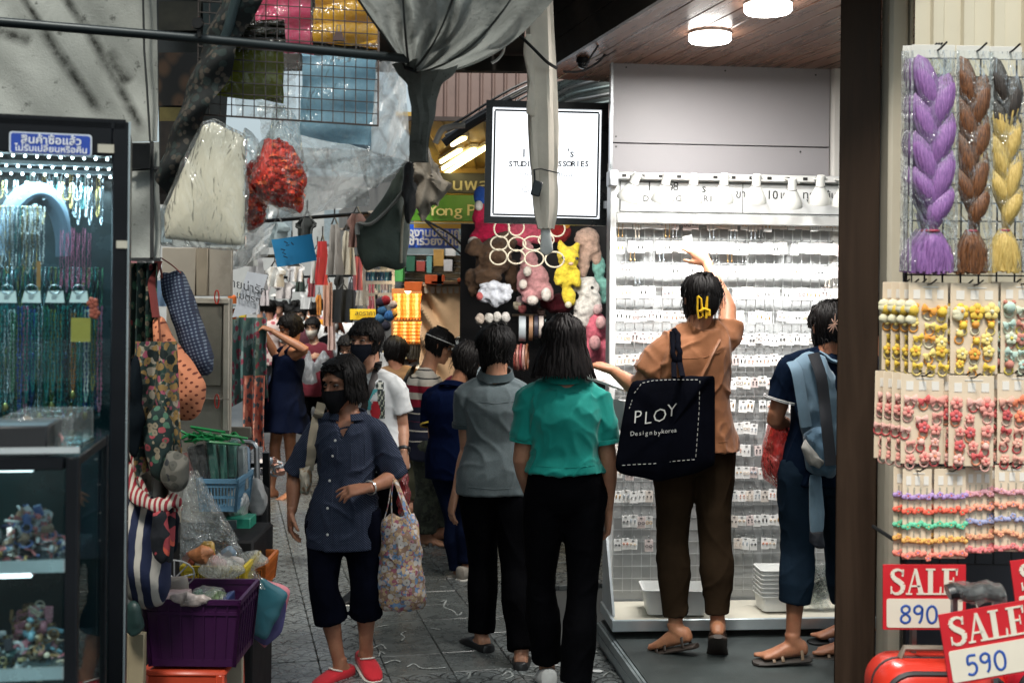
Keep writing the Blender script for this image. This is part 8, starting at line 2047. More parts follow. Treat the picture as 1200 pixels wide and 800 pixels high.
for poly, d, c, nm, lb in (([(476, 190), (474, 225), (473, 306), (462, 311), (428, 309), (420, 290), (418, 268), (428, 260), (448, 240), (462, 215)], 4.0, (.05, .065, .055), 'folded_umbrella', 'dark green folded canvas umbrella hanging beside the gathered awning'), ([(488, 160), (500, 170), (512, 200), (524, 214), (518, 232), (506, 235), (496, 258), (490, 240), (486, 205)], 3.7, (.14, .12, .095), 'ragged_cloth', 'ragged brownish cloth hanging under the gathered awning'), ([(474, 195), (488, 165), (490, 230), (480, 262), (474, 250)], 3.9, (.010, .011, .012), 'black_cloth', 'black cloth strip hanging between the umbrella and the ragged cloth')):
 p=pouch(poly, d, .10 if nm!='ragged_cloth' else .06, n=64, amp=.014, freq=9 if nm!='ragged_cloth' else 22, seed=len(nm), rows=10); tag(p.build(nm, grime_tarp(nm+'_canvas', tuple(q*1.5 for q in c), tuple(q*.4 for q in c), .7, 6, False), loc=at(poly[0][0], max(q[1] for q in poly), d)), lb, 'umbrella' if 'umbrella' in nm else 'cloth')
b=MB(); P=smooth_path([at(474, 222, 3.93), at(455, 245, 3.93), at(435, 262, 3.93), at(420, 262, 3.95), at(419, 275, 3.95)]); b.tube(P, .014, 8, flat=.4); tag(b.build('pale_hem', fabric((.3, .3, .28)), loc=at(440, 265, 3.93)), 'pale hem along the top of the dark green umbrella', 'hem')
b=MB(); P=smooth_path([at(474, 240, 3.94), at(471, 270, 3.94), at(470, 308, 3.95)]); b.tube(P, .010, 6, flat=.5); tag(b.build('braided_edge', fabric((.26, .24, .18)), loc=at(470, 308, 3.94)), 'cream braided edge down the dark green umbrella', 'edge')
CRU=fabric((.74, .67, .56), .8, var=.10); par=thing('folded_parasol', 'cream folded parasol hanging in front of the light box sign', 'parasol', at(640, 268, 4.4))
rings=[]
for j in range(33):
 f=j/32; y=-30+298*f; cx=631+8*f; hw=float(np.interp(f, [0, .3, .6, .82, .93, 1], [14, 15.5, 16.5, 15, 13.5, 9]))*4.4/FPX; c=at(cx, y, 4.4); ring=[]
 for k in range(30):
  a=2*pi*k/30; q=hw*(1+.13*sin(5*a+f*2.2)+.06*sin(11*a+4*f))*(1-.10*math.exp(-((f-.79)/.03)**2)); ring.append(c+Vector((q*cos(a), q*sin(a)*.9, .003*sin(9*a))))
 rings.append(ring)
b=MB(); b.rings(rings); b.build('canopy', CRU, par)
p=pouch([(616, 42), (624, 40), (628, 90), (627, 140), (616, 132), (620, 100), (613, 60)], 4.36, .03, n=40, amp=.004); p.build('loose_flap', CRU, par)
p=pouch([(634, 262), (644, 264), (648, 294), (640, 299), (633, 296)], 4.4, .02, n=36, amp=.002); p.build('tail', M((.55, .56, .54), .7), par)
b=MB(); b.tube([at(625, 199, 4.34), at(634, 198, 4.335), at(655, 203, 4.36)], .004, 6, flat=.6); b.tube([at(626, 200, 4.33), at(627, 215, 4.32)], .004, 6); b.build('tie_strap', M((.01, .012, .014), .6), par)
b=MB(); b.box(at(629, 221, 4.32), (.035, .016, .055), RY(.25), ch=.004); b.build('strap_block', M((.012, .02, .025), .5), par)
b=MB(); b.tube(smooth_path([at(607, 40, 4.3), at(625, 57, 4.28), at(640, 72, 4.3), at(652, 80, 4.35)]), .006, 6); tag(b.build('hanging_cable', BLACK, loc=at(640, 72, 4.3)), 'thin black cord slung across the cream parasol', 'cord')
sg=thing('light_box_sign', 'white lit box sign in a black frame reading STUDIO ACCESSORIES', 'sign', at(640, 262, 6.45))
SD=6.45; s_=FPX/SD; P=at(640, 191.5, SD); sw, sh_=143/s_, 143/s_; sax=Vector((1, .03, -.012)).normalized(); say=Vector((.01, 0, 1)).normalized()
b=MB(); b.prism([(-sw/2+.008, -sh_/2+.008), (sw/2-.008, -sh_/2+.008), (sw/2-.008, sh_/2-.008), (-sw/2+.008, sh_/2-.008)], P+Vector((0, .08, 0)), sax, say, .12); b.build('sign_case', BLACK, sg)
for sx, sy, w_, h_ in ((0, .5, sw, .036), (0, -.5, sw, .036), (-.5, 0, .036, sh_-.074), (.5, 0, .036, sh_-.074)):
 c=P+sax*(sx*(sw-.036))+say*(sy*(sh_-.036)); b=MB(); b.prism([(-w_/2, -h_/2), (w_/2, -h_/2), (w_/2, h_/2), (-w_/2, h_/2)], c, sax, say, .05); b.build('frame_bar', M((.012, .016, .02), .3), sg)
b=MB(); w2=sw/2-.03; b.prism([(-w2, -w2), (w2, -w2), (w2, w2), (-w2, w2)], P+Vector((0, .012, 0)), sax, say, .004); b.build('lit_panel', EM((.90, .95, 1), .92), sg)
INK=M((.02, .022, .026), .6); b=MB(); w3=w2-.018
for sx, sy, w_, h_ in ((0, 1, 2*w3, .01), (0, -1, 2*w3, .01), (-1, 0, .01, 2*w3-.01), (1, 0, .01, 2*w3-.01)):b.prism([(-w_/2, -h_/2), (w_/2, -h_/2), (w_/2, h_/2), (-w_/2, h_/2)], P+Vector((0, .008, 0))+sax*sx*w3+say*sy*w3, sax, say, .002)
b.build('border_line', INK, sg)
GI=M((.02, .02, .022), .6)
for t_, x, y, sz in (('1', 614, 180, .062), ("'s", 669, 180, .062), ('9', 627, 180, .062), ('9', 636, 180, .062), ('8', 646, 180, .062)):lettering(t_, sz, at(x, y, SD+.004), sax, say, GI, sg, extrude=.0006, bold=.0008)
for i, ch in enumerate('STUDIO ACCESSORIES'):
 if ch!=' ':lettering(ch, .042, at(598.5+5.25*i, 192.5, SD+.004), sax, say, GI, sg, extrude=.0006, bold=.0012)
lettering('- ขายส่ง ทุกแบบ -', .034, at(643, 204, SD+.004), sax, say, M((.3, .3, .31), .6), sg, extrude=.0006, sx=1.3)
b=MB(); b.tube([at(616+4*cos(a), 222+3*sin(a), SD+.004) for a in [i*.6 for i in range(10)]], .0022, 5); b.build('bow_drawing', M((.5, .5, .52), .6), sg)
b=MB(); b.beam(at(708, 240, 6.5), at(716, 240, 6.2), .03, .04); b.build('bracket', BLACKMETAL, sg)
ROOF=M((.02, .018, .016), .8, var=.3, scale=1.5)
rf=thing('dark_roof', 'dark low roof over the middle of the alley', 'roof', (-.3, 6.3, 3.3))
for k in range(9):
 b=MB(); x=-1.55+.21*k; b.box((x+.25, 5.6, 3.32+.006*(k%2)), (.2, 4.6, .02)); b.build('roof_sheet', ROOF, rf)  # near stretch extended out of view to shade the people below
for y in (5.2, 6.4, 7.75):b=MB(); b.box((-.65, y, 3.24), (1.95, .08, .1)); b.build('roof_beam', M((.035, .03, .025), .7, var=.3), rf)
for x in (-.3, .22):b=MB(); b.box((x, 6.3, 3.29), (.06, 3.1, .06)); b.build('roof_rafter', M((.03, .026, .022), .7), rf)
b=MB(); b.tube(smooth_path([at(592, 42, 5.5), at(590, 60, 5.5), at(583, 70, 5.5), at(576, 74, 5.5)]), .007, 6); tag(b.build('hanging_cable', M((.5, .52, .5), .5), loc=at(580, 72, 5.5)), 'loose white cord end hanging under the dark roof', 'cord')
WIRES=[([(688, 75), (694, 64), (702, 50), (706, 20), (708, -10)], 5.6, .005, 'black cable looping up beside the plank ceiling'), ([(698, 71), (720, 60), (760, 30)], 5.7, .003, 'thin cable along the wooden fascia'), ([(660, 84), (680, 84), (700, 74), (712, 60)], 5.8, .006, 'black cable below the corner of the ceiling'), ([(520, 168), (545, 150), (570, 135), (600, 118)], 8.0, .03, 'thick bundle of black cables beside the light box sign'), ([(522, 160), (548, 146), (600, 112), (640, 92)], 8.1, .016, 'grey cable above the thick bundle'), ([(510, 168), (518, 152), (530, 148), (545, 147)], 7.8, .02, 'pale torn cable cover beside the black bundle'), ([(498, 258), (530, 276), (548, 296), (552, 305)], 8.5, .008, 'thin black wire slanting across the blue sign'), ([(490, 250), (520, 280), (550, 306)], 8.7, .008, 'second thin wire slanting below the green sign')]
for pts, d, r_, lb in WIRES:
 b=MB(); P=smooth_path([at(x, y, d) for x, y in pts]); b.tube(P, r_, 7); c=(.35, .34, .32) if 'pale' in lb or 'grey' in lb else (.012, .012, .014); tag(b.build('cable', M(c, .5), loc=P[len(P)//2]), lb, 'cable')
for k in range(4):
 b=MB(); P=smooth_path([at(520+2*k, 166-6*k, 8.05), at(546, 152-5*k, 8.05), at(600, 122-6*k, 8.05), at(660, 88-3*k, 8.05)]); b.tube(P, .009, 6); tag(b.build('cable', M((.03, .03, .034) if k%2 else (.3, .3, .31), .45), loc=P[4]), '%s cable of the run from the signs to the ceiling corner'%['lowest', 'second', 'third', 'uppermost'][k], 'cable')
ma=thing('metal_awning', 'curved grey metal awning ribs between the sign and the wall', 'awning', at(680, 110, 7.2))
for k in range(5):
 y0=92+9*k; P=smooth_path([at(640, y0+16, 7.1), at(665, y0+4-k, 7.15), at(690, y0-4, 7.2), at(722, y0-10, 7.25)]); b=MB(); b.tube(P, .021, 8, flat=.6); b.build('curved_rib', M((.25+.05*(k%2), .29, .28), .3, .6, var=.2), ma)
fabric_sheet(lambda u, v:quad_px([(640, 100), (725, 74), (725, 118), (640, 132)], 7.35, u, v), 8, 4).build('awning_sheet', M((.18, .2, .19), .4, .4, var=.2), ma)
# ================================================================== the stalls farther down
b=MB(); b.box(uw(26, 4.2, 2.4), (.2, 38, 4.8), RZ(atan2(-ALLEY.x, ALLEY.y))); tag(b.build('shop_row', M((.14, .13, .12), .7, var=.3, scale=.8, dirt=(.05, .05, .05)), loc=uw(26, 4.2, 0)), 'grey shop row wall on the far right side of the alley', 'building')
b=MB(); b.box(uw(28, -2.9, 2.2), (.2, 42, 4.4), RZ(atan2(-ALLEY.x, ALLEY.y))); tag(b.build('shop_row', M((.11, .105, .10), .7, var=.4, scale=1.5, dirt=(.04, .04, .04)), loc=uw(28, -2.9, 0)), 'pale shop row wall on the far left side of the alley', 'building')
eb=thing('end_building', 'low pale building closing the far end of the alley', 'building', Vector((-9, 52, 0)))
b=MB(); b.box((-9, 52.5, 3.4), (40, 1, 6.8)); b.build('wall', M((.34, .34, .33), .7, var=.2, scale=.5, dirt=(.15, .15, .14)), eb)
for i in range(7):
 b=MB(); b.box((-18+i*2.6, 51.97, 4.6), (1.2, .08, 1.5)); b.build('window', M((.2, .24, .26), .2), eb)
for k, (u0, u1, w0, w1, z, c, lb) in enumerate(((9.5, 13.5, -2.6, -.2, 2.75, (.10, .10, .10), 'dull grey awning over the left stalls beyond the cart'), (15, 18, -2.6, -.4, 2.95, (.22, .22, .21), 'pale awning over the left stalls farther on'), (9.2, 14, 2.7, 4.0, 3.15, (.05, .05, .05), 'dark awning over the plush toy stall'), (16, 22, 2.0, 4.0, 2.9, (.2, .16, .12), 'brownish awning over the far right stalls'))):
 b=MB(); b.sheet([[uw(u0+(u1-u0)*i/8, w0+(w1-w0)*j/6, z+.12*sin(j/6*pi)-.05*sin(i*2)) for j in range(7)] for i in range(9)], .01); tag(b.build('awning', grime_tarp('awning_cloth_%d'%k, c, tuple(q*.5 for q in c), .8, 1.5), loc=uw((u0+u1)/2, (w0+w1)/2, z)), lb, 'awning')
ys=thing('yellow_shop_ceiling', 'yellow lit shop ceiling with fluorescent tubes above the green sign', 'ceiling', at(535, 170, 10.3))
YW=M((.55, .36, .08), .5, var=.12, scale=2)
cz=3.02
b=MB(); b.box((-.2, 10.35, cz+.02), (1.3, 3.5, .03)); b.build('ceiling_sheet', YW, ys)
for k in range(9):b=MB(); b.box((-.82+.15*k, 10.35, cz-.004), (.012, 3.4, .02)); b.build('ceiling_seam', M((.3, .2, .04), .6), ys)
b=MB(); b.box((-.25, 12.1, 2.72), (1.5, .04, .62)); b.build('back_fascia', YW, ys)
for k, (a, c) in enumerate((((517, 190), (540, 176)), ((519, 198), (556, 175)), ((522, 204), (572, 172)), ((530, 170), (545, 162)))):
 pa=at(a[0], a[1], FPX*(cz-.05-CAMH)/(HY-a[1])); pc=at(c[0], c[1], FPX*(cz-.05-CAMH)/(HY-c[1]))
 b=MB(); b.tube([pa, pc], .015, 10); b.build('fluorescent_tube', EM((1, .80, .38), 6.0), ys); b=MB(); b.beam(pa+Vector((0, 0, .03)), pc+Vector((0, 0, .03)), .06, .03); b.build('tube_holder', M((.6, .55, .4), .5), ys)
ld=bpy.data.lights.new('yellow_light', 'AREA'); ld.size=.9; ld.spread=radians(120); ld.energy=16; ld.color=(1, .72, .3); lo=bpy.data.objects.new('yellow_light', ld); COL.objects.link(lo); lo.parent=ys; lo.location=Vector((-.4, 10.3, 2.9))-ys.location
cw_=thing('corrugated_wall', 'pinkish brown corrugated wall above the yellow shop', 'wall', at(535, 138, 8.55)); P_=at(480, 345, 8.55).x; pts=[]
x=P_
while x<at(720, 345, 8.55).x:pts+=[(x, 8.55), (x+.05, 8.55), (x+.06, 8.57), (x+.075, 8.57), (x+.085, 8.55)]; x+=.086
zl, zh=at(535, 138, 8.55).z, 3.75
b=MB(); b.sheet([[(px, py, z) for px, py in pts] for z in (zl, zh)], .006); b.build('corrugated_sheet', M((.22, .15, .13), .55, var=.15, scale=2, dirt=(.1, .07, .06)), cw_); b=MB(); b.box(((P_+.7)/2, 8.54, zl-.012), (1.6, .04, .03)); b.build('bottom_trim', M((.05, .035, .03), .6), cw_)
def board(name, label, x0, x1, y0, y1, d, m_, cat='sign', th=.05):
 t=thing(name, label, cat, at((x0+x1)/2, y1, d)); bslab(t, 'panel', x0, x1, y0, y1, d, th, m_); return t
gs=board('shop_sign', 'green and black shop sign with yellow lettering reading Yong P', 476, 620, 228, 260, 11.8, M((.06, .2, .012), .35, var=.15))
bslab(gs, 'upper_panel', 476, 620, 202, 227, 11.79, .06, M((.018, .022, .014), .4)); bslab(gs, 'trim', 476, 620, 260.5, 263, 11.78, .06, M((.3, .3, .26), .4))
YL=M((.6, .55, .25), .4); ax_=XX
for i, (ch, x) in enumerate((('Y', 507), ('o', 516.5), ('n', 526), ('g', 537), ('P', 552), ('l', 560), ('a', 566), ('s', 574))):lettering(ch, .155, at(x, 247, 11.76), XX, ZZ, YL, gs, sx=1.25, bold=.0, extrude=.008)
lettering('ย่งหงวนพลาสติก', .16, at(545, 217, 11.76), XX, ZZ, M((.4, .38, .2), .4), gs, sx=1.25, bold=.001, extrude=.006)
bs_=board('shop_sign', 'blue shop sign with two lines of white Thai writing', 470, 537, 263, 291, 12.4, M((.006, .09, .6), .4, var=.1))
WL=M((.6, .62, .66), .4); lettering('ของงานปริญญา', .115, at(506, 273, 12.38), XX, ZZ, WL, bs_, sx=1.0, bold=.004, extrude=.004); lettering('ของชำร่วยงานแต่ง', .115, at(506, 283, 12.38), XX, ZZ, WL, bs_, bold=.004, extrude=.004)
sb=board('shop_display', 'pale shop front with shelves below the blue sign', 455, 600, 240, 345, 13.2, M((.12, .15, .16), .3, var=.4, scale=3), 'shop front', .1)
for k in range(7):bslab(sb, 'shelf_board', 468, 560, 298+7*k, 299.5+7*k, 13.0, .2, M((.35, .36, .36), .4))
for k, (x0, x1, y0, y1, c) in enumerate(((476, 486, 300, 318, (.02, .1, .06)), (488, 498, 306, 318, (.3, .05, .04)), (508, 520, 292, 312, (.35, .2, .05)), (522, 534, 290, 300, (.5, .5, .5)), (540, 552, 270, 300, (.45, .5, .52)), (500, 506, 300, 320, (.1, .25, .25)), (520, 530, 304, 318, (.4, .4, .42)), (452, 470, 300, 330, (.03, .04, .05)))):
 t=board('stock_box', ['green', 'red', 'amber', 'white flat', 'tall pale', 'narrow teal', 'grey', 'dark'][k]+' stock box on the shop front shelves under the blue sign', x0, x1, y0, y1, 12.9, M(c, .5, var=.3, scale=8), 'box', .1)
 # ---- plush toys
def fur_mat(name, c):
 m, nt, out=new_mat(name); v=coords(nt); cc=col(c)[:3]; n=noise_(nt, v, 45, 5, .7)
 a=ramp(nt, n, [(.3, tuple(x*.6 for x in cc)), (.7, tuple(min(1, x*1.2) for x in cc))]); return finish(m, nt, out, a, .95, 0, noise_(nt, v, 130, 4, .8), .012, .9, .1, {'Sheen Weight':.08})
EYE=M((.008, .008, .008), .15)
def plush(label, d, c, blobs, eyes=(), tips=None, seed=1, amp=.006, vox=.010):
 """blobs: (px, py, dd, rx px, rz px, tilt degrees) joined into one furry body."""
 s_=FPX/d; x0=blobs[0]; t=thing('plush_toy', label, 'plush toy', at(x0[0], max(q[1]+q[4] for q in blobs), d), 'plush toys hanging at the stall'); b=MB(); m_=fur_mat('plush_fur', c)
 for (px, py, dd, rx, rz, tl) in blobs:b.ell(at(px, py, d+dd), (rx/s_, min(rx, rz)/s_*.95, rz/s_), RY(radians(tl)), 16, 11)
 org=wloc(t)
 def fin(me):
  V=verts_of(me); N=normals_of(me); V=V+N*(amp*(pnoise(V, 60, seed)*.6+pnoise(V, 130, seed+1)*.6))[:, None]; set_verts(me, V-np.array(tuple(org))); put('furry_body', me, m_, t, sharp=None)
 remesh_later(b, vox, fin, smooth=1)
 for (px, py, dd) in eyes:b=MB(); b.ell(at(px, py, d+dd), .011, n=10, m=7); b.build('eye', EYE, t)
 for (px, py, dd, rx, rz, cc) in (tips or []):b=MB(); b.ell(at(px, py, d+dd), (rx/s_, rx/s_, rz/s_), n=12, m=8); b.build('pale_tip', fur_mat('tip_fur', cc), t)
 return t
PD=7.7
plush('dark brown plush bear hanging upside down at the stall', PD, (.085, .05, .03), [(578, 302, 0, 21, 24, 20), (556, 290, -.05, 9, 12, 40), (570, 325, -.02, 17, 18, 0), (552, 325, .0, 8, 11, 20), (590, 285, .05, 16, 14, 0), (600, 322, .1, 9, 20, -8), (555, 338, 0, 8, 10, 0)], amp=.008)
plush('crimson plush toy with a white foot and blue cap', PD+.1, (.45, .012, .06), [(575, 270, 0, 22, 14, -20), (562, 250, 0, 8, 16, 10), (560, 278, 0, 9, 12, 30)], tips=[(555, 284, -.06, 7, 7, (.6, .55, .5)), (561, 241, -.05, 5, 6, (.6, .58, .55)), (563, 230, 0, 8, 12, (.02, .08, .35))])
plush('hot pink plush toy behind the rope rings', PD+.15, (.6, .10, .16), [(612, 274, 0, 22, 14, 0), (628, 270, 0, 10, 16, -15), (594, 276, 0, 9, 12, 15)])
plush('dusty pink plush bunny hanging upside down', PD-.05, (.52, .26, .27), [(620, 312, 0, 11, 20, 0), (630, 330, 0, 14, 22, -10), (640, 340, -.03, 8, 14, -30), (612, 330, 0, 7, 13, 10), (620, 347, -.02, 9, 10, 0), (618, 296, 0, 8, 14, 0)], tips=[(613, 333, -.06, 5, 6, (.65, .6, .55)), (640, 345, -.09, 6, 8, (.66, .62, .58)), (624, 352, -.08, 7, 6, (.66, .6, .56)), (618, 318, -.09, 5, 6, (.62, .58, .52))])
plush('yellow plush toy with dark eyes', PD-.15, (.72, .56, .05), [(666, 302, 0, 13, 14, 0), (664, 322, 0, 12, 16, 0), (658, 290, 0, 5, 8, -15), (675, 292, 0, 5, 8, 15), (655, 324, -.03, 6, 11, 10), (675, 325, -.03, 6, 12, -8), (664, 345, 0, 6, 13, 0), (669, 348, 0, 6, 11, -8)], [(676, 303, -.12), (660, 302, -.12)], [(666, 357, -.03, 4, 4, (.7, .65, .5)), (669, 309, -.12, 3, 2, (.6, .4, .3))])
plush('beige long-eared plush bunny above the white one', PD-.05, (.55, .38, .30), [(688, 280, 0, 15, 13, 0), (684, 306, 0, 8, 20, 4), (698, 296, .03, 7, 16, -8), (690, 290, 0, 13, 10, 0)])
plush('white plush bunny with a dark eye by the display post', PD-.1, (.68, .66, .62), [(690, 338, 0, 13, 14, 0), (686, 360, 0, 14, 16, 0), (676, 334, 0, 6, 9, 30), (698, 352, -.03, 7, 12, -20), (682, 375, 0, 12, 12, 0)], [(694, 337, -.13)], [(700, 362, -.04, 6, 7, (.6, .42, .42))])
plush('mint green plush toy next to the display post', PD, (.22, .5, .43), [(702, 315, 0, 8, 15, 0), (706, 338, 0, 7, 18, -5), (700, 302, 0, 6, 9, 10)])
plush('bright pink plush toy low beside the display post', PD-.1, (.68, .16, .22), [(698, 385, 0, 14, 20, 0), (692, 410, 0, 13, 18, 10), (706, 412, 0, 10, 20, 0)], tips=[(697, 402, -.1, 7, 9, (.66, .35, .36)), (704, 378, -.1, 6, 8, (.66, .4, .4))])
plush('maroon plush toy in the shade below the yellow one', PD+.1, (.1, .012, .02), [(655, 356, 0, 18, 12, 0), (640, 352, 0, 8, 10, 0)])
plush('dark red plush ball with orange trim behind the rings', PD+.12, (.3, .02, .02), [(655, 272, 0, 14, 13, 0)], tips=[(664, 264, -.05, 4, 4, (.6, .25, .03))])
plush('white and pale blue fluffy pom-pom bunch', PD-.1, (.62, .66, .74), [(578, 338, 0, 14, 9, 0), (590, 342, 0, 11, 10, 0), (568, 346, 0, 10, 8, 0), (582, 350, 0, 13, 8, 0)], tips=[(562, 347, -.08, 4, 5, (.5, .12, .12))], amp=.012)
for k, (x, y, c) in enumerate(((573, 372, (.66, .64, .6)), (583, 371, (.68, .66, .62)), (592, 371, (.64, .62, .6)), (562, 374, (.5, .42, .36)))):
 plush('round %s fur ball, %s in the row on the stall grid'%('white' if k<3 else 'beige', ['first', 'second', 'third', 'leftmost'][k]), PD-.15, c, [(x, y, 0, 5.5, 6.5, 0)], [(x+1, y+9, -.03)])
flush()
for i, (cx, cy, rx, ry) in enumerate(((588, 268, 9, 10), (605, 266, 9, 10), (585, 285, 10, 8), (606, 286, 10, 8), (625, 285, 12, 8), (653, 268, 9, 9), (640, 281, 9, 7), (584, 301, 10, 9), (605, 301, 10, 8), (626, 303, 11, 9), (650, 304, 11, 9))):
 b=MB(); d=PD-.32; n=48; P=[at(cx+rx*cos(2*pi*k/n), cy+ry*sin(2*pi*k/n), d+.01*sin(4*pi*k/n)) for k in range(n)]; b.tube(P, [.006 if k%2 else .0045 for k in range(n)], 6, closed=True)
 row=['upper', 'upper', 'middle', 'middle', 'middle', 'upper', 'middle', 'lower', 'lower', 'lower', 'lower'][i]
 tag(b.build('rope_ring', M((.36, .33, .26), .7, var=.15, scale=60), loc=at(cx, cy, d)), 'pale rope ring, %s of the %s row in front of the plush toys'%(['first', 'second', 'first', 'second', 'third', 'last', 'last', 'first', 'second', 'third', 'last'][i], row), 'rope ring', 'rope rings in front of the plush toys')
st=thing('stall_grid', 'black wire grid wall of the plush toy stall', 'grid', at(640, 440, 8.0)); b=MB()
for k in range(26):b.beam(at(600+5*k, 340, 8.0), at(600+5*k, 460, 8.0), .004)
for k in range(24):b.beam(at(598, 342+5*k, 7.995), at(728, 342+5*k, 7.995), .004)
b.build('grid_wire', BLACKMETAL, st); bslab(st, 'backing', 540, 735, 262, 470, 8.3, .05, M((.016, .014, .015), .8, var=.3)); bslab(st, 'shelf_rail', 600, 640, 368, 371, 7.9, .1, M((.3, .2, .12), .6))
bslab(st, 'counter', 560, 730, 470, 520, 7.6, .5, M((.06, .05, .05), .6))
for k, (x, y, w_, h_, c, nm) in enumerate(((612, 385, 9, 15, (.4, .46, .5), 'pale grey'), (622, 384, 5, 15, (.32, .18, .1), 'tan'), (628, 383, 5, 14, (.03, .03, .05), 'black'), (634, 383, 6, 13, (.5, .45, .42), 'cream'), (640, 386, 4, 12, (.2, .3, .32), 'teal'))):
 b=MB(); c0_=at(x, y, 7.75); b.lathe([(h_/FPX*7.75*.82, -w_*.0026), (h_/FPX*7.75, -w_*.0024), (h_/FPX*7.75, w_*.0024), (h_/FPX*7.75*.82, w_*.0026), (h_/FPX*7.75*.8, 0)], c0_, RY(pi/2), 26, caps=False); tag(b.build('headband', M(c, .5, var=.15), loc=c0_), '%s wide headband on the plush stall grid'%nm, 'headband', 'headbands on the stall grid')
for k in range(5):
 c0_=at(604+3.4*k, 418+k%2, 7.7); b=MB(); b.lathe([(.075, -.007), (.085, -.006), (.085, .006), (.075, .007)], c0_, RY(pi/2)@RX(.1), 26, caps=False); tag(b.build('headband', M([(.35, .08, .06), (.45, .2, .16), (.3, .05, .06), (.5, .3, .26), (.25, .1, .05)][k], .5), loc=c0_), '%s thin headband of the reddish row beside the grey polo woman'%ORD[k], 'headband', 'reddish headbands')
for k, (x, y, c) in enumerate(((610, 352, (.5, .4, .42)), (612, 362, (.4, .1, .1)), (606, 358, (.45, .4, .3)), (626, 362, (.05, .03, .03)), (634, 366, (.1, .06, .05)))):
 b=MB(); c0_=at(x, y, 7.8); b.ell(c0_, (.028, .02, .03), n=10, m=7); bow(b, c0_+Vector((0, -.02, .01)), .025, 0); tag(b.build('hair_bow', M(c, .6, var=.3, scale=40), loc=c0_), '%s hair bow on the grid under the plush bunny'%['pale pink', 'red', 'cream', 'near-black', 'dark brown'][k], 'hair bow')
pl_=thing('added_stall_lamp', 'added lamp hidden above the plush toys to brighten the stall', 'lamp', at(640, 250, 6.8))  # added lamp, out of sight behind the sign, to brighten the toys
b=MB(); b.tube([at(590, 250, 6.8), at(690, 250, 6.8)], .014, 8); b.build('tube', EM((1, .95, .88), 4.0), pl_)
ld=bpy.data.lights.new('added_stall_glow', 'AREA'); ld.shape='RECTANGLE'; ld.size=.7; ld.size_y=.1; ld.energy=11; ld.color=(1, .94, .86); lo=bpy.data.objects.new('added_stall_glow', ld); COL.objects.link(lo); lo.parent=pl_; lo.location=(0, -.02, -.03); lo.rotation_euler=(radians(35), 0, 0)
# ---- tan cloth stand, orange garlands
tc=thing('cloth_stand', 'stand draped in tan cloth behind the man in stripes', 'stand', at(527, 440, 9.4))
def tcf(u, v):
 p=quad_px([(494, 334), (562, 338), (562, 445), (492, 450)], 9.4, u, v); fold=math.exp(-(u/.3)**2)*.06*sin(v*22-u*20)+.01*sin(u*9+v*4); return p+Vector((0, fold, 0))
fabric_sheet(tcf, 40, 36, .01).build('drape', fabric((.62, .40, .23), .7, var=.12), tc); bslab(tc, 'top_rail', 492, 562, 331, 336, 9.38, .1, M((.3, .24, .18), .5))
for k in range(9):b=MB(); b.prism([(-.02, 0), (.02, 0), (.014, -.05), (-.014, -.05)], at(500+7*k, 336, 9.36), XX, ZZ, .008); b.build('scallop', M((.42, .34, .26), .6), tc)
for (x0, x1, y0, y1, c, lb) in ((498, 520, 322, 333, (.6, .09, .02), 'orange box on top of the tan stand'), (536, 546, 326, 333, (.6, .1, .03), 'small orange box on the tan stand'), (474, 494, 330, 341, (.62, .12, .02), 'orange crate above the lit garlands'), (512, 518, 320, 335, (.02, .02, .02), 'black bottle on the tan stand'), (505, 540, 329, 333, (.12, .06, .03), 'brown tray on the tan stand')):
 slab('stock_box', x0, x1, y0, y1, 9.3, .15, M(c, .45, var=.15), lb, 'box')
GAR=[M((.75, .30, .06), .35, var=.3, scale=20), M((.7, .5, .22), .35, var=.3, scale=20), M((.7, .18, .02), .35, var=.3, scale=20)]
for row, (y0, y1) in enumerate(((344, 374), (377, 402))):
 for k in range(9):
  x=464+3.5*k; P, R=[], []
  for i in range(25):f=i/24; P.append(at(x+(1.2 if f<.5 else -1.2)*(1 if abs(f-.5)>.06 else 0)+.4*sin(i), y0+(y1-y0)*(1-abs(2*f-1)), 10.4)); R.append(.017 if i%2 else .010)
  b=MB(); b.tube(P, R, 6); tag(b.build('bead_garland', GAR[(k+row)%3], loc=at(x, y1, 10.4)), '%s orange bead garland of the %s row beside the tan stand'%(ORD[k], ['upper', 'lower'][row]), 'garland', 'orange garlands')
slab('garland_board', 459, 497, 338, 404, 10.55, .05, M((.25, .1, .03), .6), 'brown board behind the orange garlands', 'board')
gl=thing('garland_lamp', 'small warm lamp above the orange garlands', 'lamp', at(478, 339, 10.2)); b=MB(); b.ell(at(478, 340, 10.2), .03, n=10, m=7); b.build('bulb', EM((1, .7, .35), 3.0), gl)
ld=bpy.data.lights.new('garland_glow', 'AREA'); ld.size=.3; ld.energy=4; ld.color=(1, .68, .36); lo=bpy.data.objects.new('garland_glow', ld); COL.objects.link(lo); lo.parent=gl; lo.location=(0, -.35, -.0); lo.rotation_euler=(radians(65), 0, 0)
for k, (x, y, r_, c) in enumerate(((446, 354, 6, (.04, .03, .05)), (452, 352, 6, (.3, .02, .03)), (461, 357, 5, (.5, .4, .35)), (448, 364, 6, (.05, .15, .3)), (456, 370, 6.5, (.04, .14, .35)), (445, 373, 6, (.06, .18, .34)), (462, 368, 4, (.5, .25, .05)), (452, 382, 6, (.03, .03, .05)))):
 d=9.6; b=MB(); c0_=at(x, y, d); b.ell(c0_, r_/FPX*d, n=14, m=10); tag(b.build('pom_pom', fur_mat('pom_fur', c), loc=c0_), ['black', 'dark red', 'cream', 'upper blue', 'right blue', 'left blue', 'small orange', 'lowest black'][k]+' pom-pom of the bunch left of the garlands', 'pom-pom', 'pom-pom bunch')
